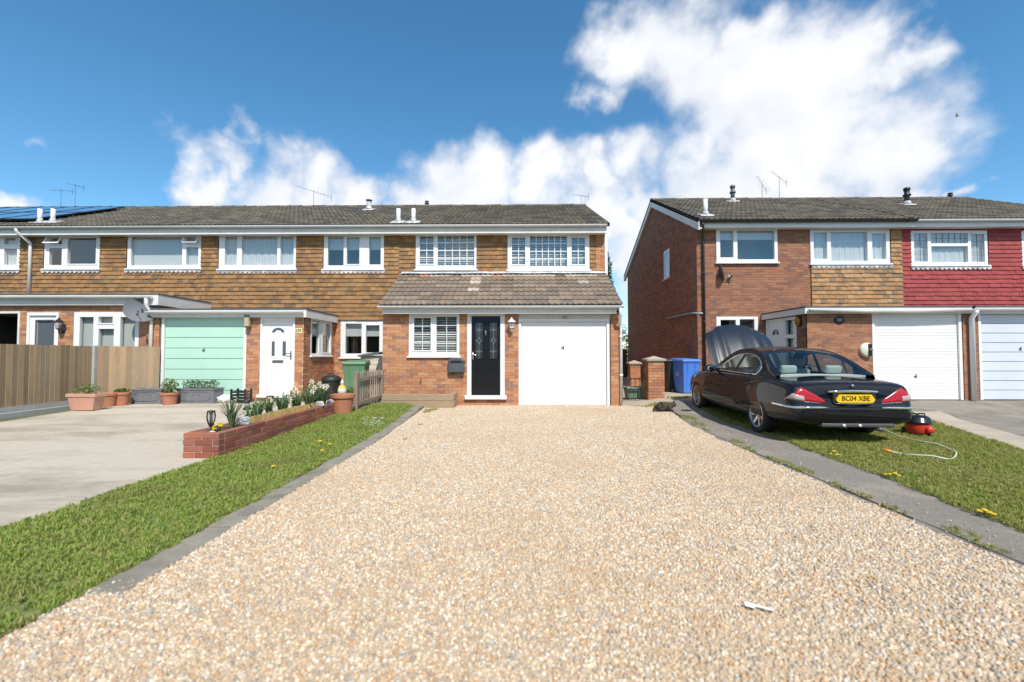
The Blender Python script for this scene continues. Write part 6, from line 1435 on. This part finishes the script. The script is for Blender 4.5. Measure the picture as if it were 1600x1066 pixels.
# ---- roof furniture
def slope_pt(row, px, py):
    zg, zr = (Zg, Zr) if row == 'L' else (ZgR, ZrR); ya, za, yb, zb2 = YF-.10, zg+.015, YR, zr-.05
    d = ray(px, py); k = (zb2-za)/(yb-ya); tt = (za - CAMZ - k*ya)/(d.z - k*d.y); return Vector((d.x*tt, d.y*tt, CAMZ+d.z*tt))
def flue(row, px, pyb, pyt, wpx, m, label, cowl=None, apron=True, base=None):
    p = slope_pt(row, px, pyb) if base is None else base; s = p.y/700; h = (pyb-pyt)*s; r = wpx*s/2; t = thing('roof_flue', label, 'flue', p)
    if apron: q = MB(); q.hexa([(-.20,-.15,-.04),(.20,-.15,-.04),(.20,.14,.085),(-.20,.14,.085),(-.20,-.15,-.01),(.20,-.15,-.01),(.20,.14,.125),(-.20,.14,.125)]); bevel(q.build('flashing', M['lead'], t), .01, 1); q = MB(); q.lathe([(r*1.6,.03),(r*1.15,.14)], 16); q.build('collar', M['lead'], t, True)
    q = MB(); q.tube([(0,0,0),(0,0,h)], r, 16); q.build('pipe', m, t, True)
    if cowl == 'cap':
        q = MB(); q.lathe([(r*1.5,h*.62),(r*1.5,h*.70),(r*.9,h*.72)], 16); q.build('ring', m, t, True); q = MB(); q.lathe([(r*1.25,h*.98),(r*1.35,h*1.02),(r*1.2,h*1.14),(r*.5,h*1.18)], 16); q.build('cowl', m, t, True)
    elif cowl == 'frame':
        for k in range(4): a = math.pi/4+k*math.pi/2; q = MB(); q.tube([(r*1.1*math.cos(a),r*1.1*math.sin(a),h*.9),(r*1.3*math.cos(a),r*1.3*math.sin(a),h*1.35)], .008, 5); q.build('cowl_rod', M['dgrey'], t)
        q = MB(); q.lathe([(r*1.5,h*1.33),(r*1.5,h*1.37)], 12); q.build('cowl_top', M['dgrey'], t)
flue('L', 622.5, 349, 326, 6.5, M['white'], 'white flue pipe low on the roof of house 229, the one farther from the gable')
flue('L', 646, 349, 326, 6.5, M['white'], 'white flue pipe low on the roof of house 230 just past the gutter joint')
flue('L', 62, 349, 326, 6, M['white'], 'white flue pipe at the eaves in front of the solar panels, farther from the downpipe'); flue('L', 82.5, 349, 326, 6, M['white'], 'white flue pipe at the eaves at the corner of the solar panels')
flue('L', 576.5, 329, 317, 7, M['lead'], 'grey ridge flue with wire cowl on the roof of house 229', 'frame')
flue('R', 1102.5, 338, 311, 6.5, M['white'], 'white flue pipe by the verge on the roof of house 231')
flue('R', 1145, 316, 293, 6, M['dgrey'], 'dark metal flue with cowl near the ridge of house 231', 'cap'); flue('R', 1417.5, 321, 297, 7, M['black'], 'thick black flue with round cowl on the roof of the red tiled house', 'cap')
flue('L', 667, 321, 313, 5, M['dgrey'], 'stubby dark vent on the ridge of house 230', 'cap', False, Vector((WX(667, YR+.1, 320), YR+.1, Zr-.02)))
flue('R', 1485, 315, 307, 5, M['black'], 'stubby black vent on the ridge of the red tiled house', 'cap', False, Vector((WX(1485, YR+.1, 315), YR+.1, ZrR-.02)))
def aerial(px, pyb, pyt, Y, label, rotz=0, tilt=0, n=9, boom=.9):
    x, zb2 = W(px, pyb, Y); zt2 = W(px, pyt, Y)[1]; h = zt2-zb2; t = thing('tv_aerial', label, 'aerial', (x, Y, zb2-.5), rotz=rotz); h += .5
    q = MB(); q.tube([(0,0,0),(0,0,h)], .009, 6); q.build('mast', M['dgrey'], t, True)
    a = Vector((-boom/2,0,h-.06-math.sin(tilt)*boom/2)); b = Vector((boom/2,0,h-.06+math.sin(tilt)*boom/2)); q = MB(); q.tube([a,b], .006, 6); bo = q.build('boom', M['dgrey'], t, True)
    for i in range(n): p = a.lerp(b, i/(n-1)); l = .10+.012*i; q = MB(); q.tube([(p.x,-l,p.z),(p.x,l,p.z)], .0032, 5); q.build('element', M['dgrey'], bo, True)
    q = MB(); q.tube([(b.x,0,b.z-.16),(b.x,0,b.z+.16)], .007, 5); q.build('reflector_bar', M['dgrey'], bo, True)
aerial(490, 321, 297, YR+.5, 'long television aerial above the ridge of house 229', R(25), R(-12), 11, 1.3)
aerial(95, 325, 296, YR+3.0, 'thin television aerial behind the solar panel roof, lower mast', R(10), 0, 7, .9); aerial(117, 325, 288, YR+3.2, 'thin television aerial behind the solar panel roof, taller mast', R(70), 0, 6, .6)
aerial(1191, 311, 285, YR+.6, 'slanting aerial with many rods behind the ridge of house 231', R(40), R(-30), 10, .8); aerial(1218, 311, 275, YR+.8, 'tall aerial with two arms behind the ridge of house 231', R(30), R(-15), 8, 1.0)
aerial(908, 320, 304, YR+4, 'faint aerial beyond the gable end of house 230', R(20), 0, 6, .8)
# solar panels on the far roof
m_sol = mat('solar_glass', (.10,.15,.21), .05, coat=1.0, spec=1.0)
Pp, Lp = slope_map(YF-.10, Zg+.015, YR, Zr-.05); sxr = slope_pt('L', 90, 345).x
arr = thing('solar_array', 'dark solar panel array on the roof at the far end of the terrace', 'solar panels', Pp(sxr-.52, .55, .12)); arr.rotation_euler = (math.atan2(Zr-.05-Zg-.015, YR-YF+.10), 0, 0)
q = MB(); cells(q, lambda u, v, d: (u, v, d), (-.515,.515,0,1.68), [(-.49,.49,.025,1.655)], 0, .04); spf = q.mesh('solar_panel', M['black']); q = MB(); q.box(-.488,.488,.027,1.653,.015,.034); spg = q.mesh('panel_glass', m_sol)
for i in range(6):
    for j in range(2): o = link('solar_panel', spf, arr); o.location = (-1.06*i, 1.72*j, 0); link('panel_glass', spg, o)
for v in (.3, 1.3, 2.1, 3.0): q = MB(); q.box(-5.9,.5,v-.02,v+.02,-.07,-.001); q.build('mounting_rail', M['dgrey'], arr)

# ---- side passage: piers, gate, box, rear screen
def brick_pier(px, Y, wpx, zt2, label):
    x = WX(px, Y, 600); w_ = wpx*Y/700; t = thing('brick_pier', label, 'pier', (x, Y, 0), world_parts=True); x0, x1, y0, y1 = x-w_/2, x+w_/2, Y-w_/2, Y+w_/2; z0 = .0
    q = MB(); q.box(x0+.006,x1-.006,y0+.006,y1-.006,0,zt2-.10); q.build('mortar_core', M['mortar'], t)
    for row in range(int((zt2-.12-z0)/.075)):
        z = z0+row*.075; o_ = .1125 if row % 2 else 0
        for pt, rz, a0, a1 in ((front(y0),0,x0,x1),(leftp(x0),-math.pi/2,y0,y1),(rightp(x1),math.pi/2,y0,y1)):
            u = a0-o_
            while u < a1-.01:
                a, b = max(u+.004,a0+.001), min(u+.221,a1-.001)
                if b-a > .03: c = random.choice(PAL_OR); o = link('brick', shared(('pier',round(b-a,3),c), lambda: brick_mesh(c, b-a)), t); o.location = pt((a+b)/2, z+.034, 0); o.rotation_euler = (0,0,rz)
                u += .225
    q = MB(); q.hexa([(x0-.05,y0-.05,zt2-.10),(x1+.05,y0-.05,zt2-.10),(x1+.05,y1+.05,zt2-.10),(x0-.05,y1+.05,zt2-.10),(x0-.05,y0-.05,zt2-.06),(x1+.05,y0-.05,zt2-.06),(x1+.05,y1+.05,zt2-.06),(x0-.05,y1+.05,zt2-.06)]); q.add([(x0-.05,y0-.05,zt2-.059),(x1+.05,y0-.05,zt2-.059),(x1+.05,y1+.05,zt2-.059),(x0-.05,y1+.05,zt2-.059),(x,Y,zt2+.03)], [(0,1,4),(1,2,4),(2,3,4),(3,0,4)]); q.build('pier_cap', m_strip, t)
brick_pier(1022, 12.0, 24, 1.20, 'brick gate pier with pyramid cap beside the bins')
brick_pier(991, 15.2, 15, 1.05, 'smaller brick pier farther down the side passage')
gx0, gx1 = xe1+.10, WX(1009, 12.0, 610); t = thing('iron_gate', 'low dark iron bar gate between the house corner and brick pier', 'gate', (gx0, 12.0, 0), world_parts=True)
for z in (.08, .60): q = MB(); q.box(gx0,gx1,11.985,12.015,z,z+.03); q.build('gate_rail', M['black'], t)
q = MB(); q.tube([(0,0,.05),(0,0,.66)], .009, 6); gb2 = q.mesh('gate_bar', M['dgrey'])
nb = 7
for i in range(nb): o = link('gate_bar', gb2, t); o.location = (gx0+(gx1-gx0)*(i+.5)/nb, 12.0, 0)
t = thing('storage_box', 'pale green plastic storage box behind the iron gate', 'box', (WX(992, 12.5, 620), 12.5, .0)); m_gbx = mat('green_box', (.16,.26,.19), .6, var=.1)
q = MB(); q.hexa([(-.22,-.2,0),(.22,-.2,0),(.22,.2,0),(-.22,.2,0),(-.26,-.23,.32),(.26,-.23,.32),(.26,.23,.32),(-.26,.23,.32)]); bevel(q.build('box_body', m_gbx, t), .02, 2); q = MB(); q.box(-.28,.28,-.25,.25,.322,.37); bevel(q.build('box_lid', m_gbx, t), .012, 2)
# screen of trees and shrubs behind the passage, conifer by the gable
def conifer(x, y, h, r, label, seed):
    rnd = random.Random(seed); t = thing('conifer_tree', label, 'tree', (x, y, 0)); q = MB(); q.tube([(0,0,0),(.05,0,h*.5),(0,0,h*.97)], [.16,.09,.02], 8); q.build('trunk', mat('bark', (.09,.065,.045), .9, var=.3, vscale=8), t, True); f = MB()
    for i in range(150):
        tt = rnd.random()**.75; z = h*(.10+.88*tt); rr = r*(1-tt)**.5*rnd.uniform(.65,1.1)+.05; a = rnd.uniform(0,6.28); c = (rr*.75*math.cos(a), rr*.75*math.sin(a), z); leaves(f, c, (.28*r*(1.15-tt), .28*r*(1.15-tt), .24), 45, .11, [(.035,.07,.025),(.05,.09,.03),(.08,.11,.035),(.025,.055,.02),(.11,.12,.04)], rnd)
    f.build('crown', m_leafd, t)
conifer(WX(941, 25, 450), 25, 7.6, 1.35, 'dark conifer rising behind the gable of house 230', 3)
def bush(name, x, y, r, h, label, seed, n=70):
    rnd = random.Random(seed); t = thing(name, label, 'shrub', (x, y, 0)); f = MB(); q = MB()
    for i in range(n): a = rnd.uniform(0,6.28); rr = r*math.sqrt(rnd.random())*.85; z = h*rnd.uniform(.12,.92); leaves(f, (rr*math.cos(a), rr*math.sin(a), z), (.3,.3,.25), 45, .10, GREENS, rnd)
    for i in range(5): a = i*1.26; q.tube([(0,0,0),(r*.4*math.cos(a), r*.4*math.sin(a), h*.7)], [.05,.015], 6)
    f.build('crown', m_leafd, t); q.build('stems', MATS['bark'], t)
bush('garden_shrub', WX(978, 24, 540), 24, 1.3, 3.0, 'leafy shrub at the end of the side passage', 5); bush('garden_shrub', 5.0+2.2, 27, 1.5, 2.6, 'taller garden shrub behind the passage shrub', 6)
t = thing('garden_fence', 'dark close boarded fence across the end of the side passage', 'fence', (4, 22.3, 0), world_parts=True)
q = MB(); q.box(-.074,.074,-.01,.01,0,1.55); gfb = q.mesh('fence_board', mat('dark_fence', (.10,.075,.05), .9, var=.2, vscale=3, inst=True))
for i in range(19): o = link('fence_board', gfb, t); o.location = (2.6+.15*i, 22.3+.008*(i % 2), 0)
for z in (.4, 1.2): q = MB(); q.box(2.5,5.45,22.33,22.38,z,z+.08); q.build('fence_rail', MATS['dark_fence'], t)

# ---- tabby cat resting on the path edge
def make_cat():
    p = at(1039.5, 642, .03); t = thing('tabby_cat', 'dark brown tabby cat crouching at the edge of the gravel', 'cat', p, rotz=R(-12))
    me = bpy.data.meshes.new('cat_body'); pts = [(-.17,0,.085),(-.09,0,.105),(0,0,.105),(.085,0,.10),(.14,-.01,.125),(.185,-.02,.150),(.235,-.03,.140)]; rad = [.065,.098,.095,.080,.058,.062,.036]
    ex = [(-.13,-.085,.03),(-.06,-.095,.022),(.10,-.055,.03),(.17,-.065,.018),(-.13,.085,.03),(-.06,.095,.022),(.10,.055,.03),(.17,.045,.018)]
    vs = pts+ex+[(-.24,.0,.045),(-.25,-.09,.028),(-.17,-.15,.024)]; ed = [(i,i+1) for i in range(6)]+[(1,7),(7,8),(3,9),(9,10),(1,11),(11,12),(3,13),(13,14),(0,15),(15,16),(16,17)]
    rd = rad+[.055,.025,.034,.02,.055,.025,.034,.02,.028,.024,.018]
    me.from_pydata(vs, ed, []); o = link('cat_body', me, t); o.modifiers.new('skin','SKIN')
    for i, v in enumerate(me.skin_vertices[0].data): v.radius = (rd[i], rd[i]*.95); v.use_root = (i == 2)
    s = o.modifiers.new('sub','SUBSURF'); s.levels = 2; s.render_levels = 2
    me.materials.append(mat('tabby_fur', (.10,.075,.05), .95, var=.35, vscale=30, bump=1, bscale=140, col2=(.02,.017,.014), c2scale=16, c2lo=.45, c2hi=.55, stretch=(2.2,.5,.6)))
    fm = MATS['tabby_fur']
    for sy in (-1, 1): q = MB(); q.add([(.165,-.02+sy*.022,.195),(.195,-.02+sy*.020,.195),(.178,-.02+sy*.052,.180),(.176,-.022+sy*.046,.248)], [(0,1,3),(1,2,3),(2,0,3),(0,2,1)]); q.build('ear', fm, t)
    m_eye = mat('cat_eye', (.35,.30,.05), .15)
    for sy in (-1, 1): q = MB(); q.lathe([(.001,-.008),(.008,-.004),(.008,.004),(.001,.008)], 8, (.226,-.025+sy*.026,.165), caps=False); q.build('eye', m_eye, t, True)
    q = MB(); q.lathe([(.001,-.007),(.008,0),(.001,.006)], 8, (.268,-.032,.142), caps=False); q.build('nose', mat('cat_nose', (.12,.05,.045), .5), t, True)
make_cat()
# ---- vacuum cleaner, hose, litter, dandelions
p = at(1434, 679, -.025); t = thing('vacuum_cleaner', 'red tub vacuum cleaner with black domed top on the lawn behind the car', 'vacuum cleaner', p, rotz=R(-10)); m_vr = mat('red_plastic', (.62,.045,.02), .35)
q = MB(); q.lathe([(.001,.03),(.15,.03),(.165,.05),(.160,.17),(.158,.185)], 30, caps=False); q.build('tub', m_vr, t, True)
q = MB(); q.lathe([(.172,.18),(.178,.20),(.175,.215),(.168,.22),(.158,.275),(.12,.305),(.05,.315),(.001,.316)], 30, caps=False); hd = q.build('motor_head', M['blackp'], t, True)
q = MB(); q.tube([(-.11,0,.28),(-.10,0,.335),(.10,0,.335),(.11,0,.28)], .012, 8); q.build('carry_handle', M['blackp'], hd, True); q = MB(); q.lathe([(.02,.31),(.016,.34)], 12); q.build('power_switch', M['black'], hd, True)
q = MB(); q.lathe([(.055,0),(.055,.04),(.04,.06)], 18, (.06,-.15,.10), RX); q.build('hose_inlet', m_vr, t, True)
for sx in (-1, 1): q = MB(); q.lathe([(.001,-.018),(.055,-.016),(.055,.016),(.001,.018)], 18, (sx*.155,.06,.055), Matrix.Rotation(math.pi/2,3,'Y'), caps=False); q.build('wheel', M['black'], t, True)
for sx in (-1, 1): q = MB(); q.lathe([(.001,-.01),(.022,-.008),(.022,.008),(.001,.01)], 12, (sx*.08,-.13,.022), Matrix.Rotation(math.pi/2,3,'Y'), caps=False); q.build('caster', M['black'], t, True)
cab = [(1372,671),(1385,676),(1400,682),(1418,687),(1440,693),(1462,697),(1478,701),(1488,706),(1494,711),(1493,716),(1486,719),(1474,719),(1455,717),(1430,714),(1410,711),(1393,709)]
pts = [at(a, b, -.022) for a, b in cab]; pts = [Vector((p_.x, p_.y, H(p_.x, p_.y)+.052+.012*math.sin(i*1.7))) for i, p_ in enumerate(pts)]
def crom(pts, n=6):
    out = []
    for i in range(len(pts)-1):
        p0, p1, p2, p3 = pts[max(i-1,0)], pts[i], pts[i+1], pts[min(i+2,len(pts)-1)]
        for k in range(n): t_ = k/n; out.append(.5*((2*p1)+(p2-p0)*t_+(2*p0-5*p1+4*p2-p3)*t_*t_+(3*p1-p0-3*p2+p3)*t_**3))
    return out+[pts[-1]]
t = thing('garden_hose', 'pale clear garden hose looped on the lawn with orange connector', 'hose', tuple(pts[-1]), world_parts=True)
q = MB(); q.tube(crom(pts), .009, 7); q.build('tube', mat('clear_hose', (.62,.64,.58), .3), t, True); e = pts[-1]; dv = (pts[-1]-pts[-2]).normalized()
q = MB(); q.tube([e, e+dv*.05, e+dv*.055, e+dv*.09], [.016,.018,.013,.016], 10); q.build('connector', mat('orange_plastic', (.80,.30,.02), .4), t, True)
p = at(1186, 949, .02); t = thing('litter_scrap', 'white folded plastic scrap lying on the gravel', 'litter', p, rotz=R(-28)); t.scale = (.85,.7,.8); q = MB(); q.hexa([(-.075,-.012,.005),(.075,-.010,.002),(.075,.012,.002),(-.075,.014,.005),(-.075,-.008,.014),(.075,-.006,.016),(.075,.004,.010),(-.075,.010,.012)]); q.build('strip', M['white'], t); q = MB(); q.hexa([(-.072,-.030,.002),(-.02,-.034,.002),(-.02,-.013,.002),(-.072,-.013,.002),(-.072,-.028,.006),(-.02,-.030,.006),(-.02,-.013,.010),(-.072,-.013,.010)]); q.build('fold', M['white'], t)
def dandelion_mesh():
    q = MB(); q.lathe([(.001,.045),(.010,.047),(.020,.055),(.016,.062),(.001,.065)], 10, caps=False); st = MB(); st.tube([(0,0,0),(.004,0,.046)], .003, 5); return q.mesh('flower_head', m_pety), st.mesh('stem', mat('stem_green', (.13,.20,.06), .7))
fh, fs = dandelion_mesh()
def dandelion(px, py, label, grp):
    x, y = G(px, py, .03); t = thing('dandelion', label, 'flower', (x, y, H(x, y)+.012), group=grp); k = random.uniform(.9,1.4); t.scale = (k,k,k*random.uniform(.7,1.1)); link('flower_head', fh, t); link('stem', fs, t)
for px, py in ((1298,707),(1303,705),(1308,709),(1384,738),(1390,739),(1398,737),(1404,739),(1531,796),(1538,797),(1545,799),(1552,800)): dandelion(px, py, 'yellow dandelion flower in the lawn by the tarmac path', 'dandelions in the lawn')
for px, py in ((500,697),(515,698),(503,710),(427,733)): dandelion(px, py, 'yellow dandelion flower in the grass verge by the gravel', 'dandelions in the verge')
q = MB(); rnd = random.Random(9)
for i in range(70):
    x, y = G(rnd.uniform(565,600), rnd.uniform(657,668), .04); z = H(x,y)+rnd.uniform(.035,.055); r_ = .012
    q.add([(x+r_*math.cos(a), y+r_*math.sin(a), z+.003*math.sin(a*2)) for a in [6.283*k/6 for k in range(6)]], [(0,1,2,3,4,5)])
tag(q.build('daisies', m_petw, None, kind='stuff'), 'patch of tiny white daisies in the grass verge near the sleeper bed', 'daisies')
# a bird far up
x, z = W(1497, 181, 60); q = MB(); q.add([(0,-.25,0),(.08,0,.03),(0,.3,0),(-.08,0,.03),(.45,.1,.16),(.75,-.02,.08),(-.45,.1,.16),(-.75,-.02,.08),(0,0,-.06)], [(0,1,2,3),(1,4,2),(4,5,2),(3,2,6),(6,2,7),(0,8,1),(0,3,8),(8,2,1),(8,3,2)]); o = q.build('gull', mat('gull_feather', (.7,.7,.7), .8)); o.location = (x, 60, z); o.rotation_euler = (R(10), R(15), R(40)); tag(o, 'distant pale gull flying beside the big cloud', 'bird')
# unseen belt of trees added behind the viewer for window and car reflections
q = MB(); q.grid(lambda u, v: (-60+120*u, -26-3*math.sin(v*math.pi)+mnoise.noise((u*40,v*3,0)), (6.5+2.2*mnoise.noise((u*22,0,1))+1.0*mnoise.noise((u*70,0,2)))*v), 200, 8); o = q.build('reflected_tree_belt', mat('far_foliage', (.055,.085,.03), .9, var=.5, vscale=1.2, bump=1, bscale=4), None, True, kind='stuff'); tag(o, 'unseen belt of green trees added behind the viewer for reflections', 'trees')
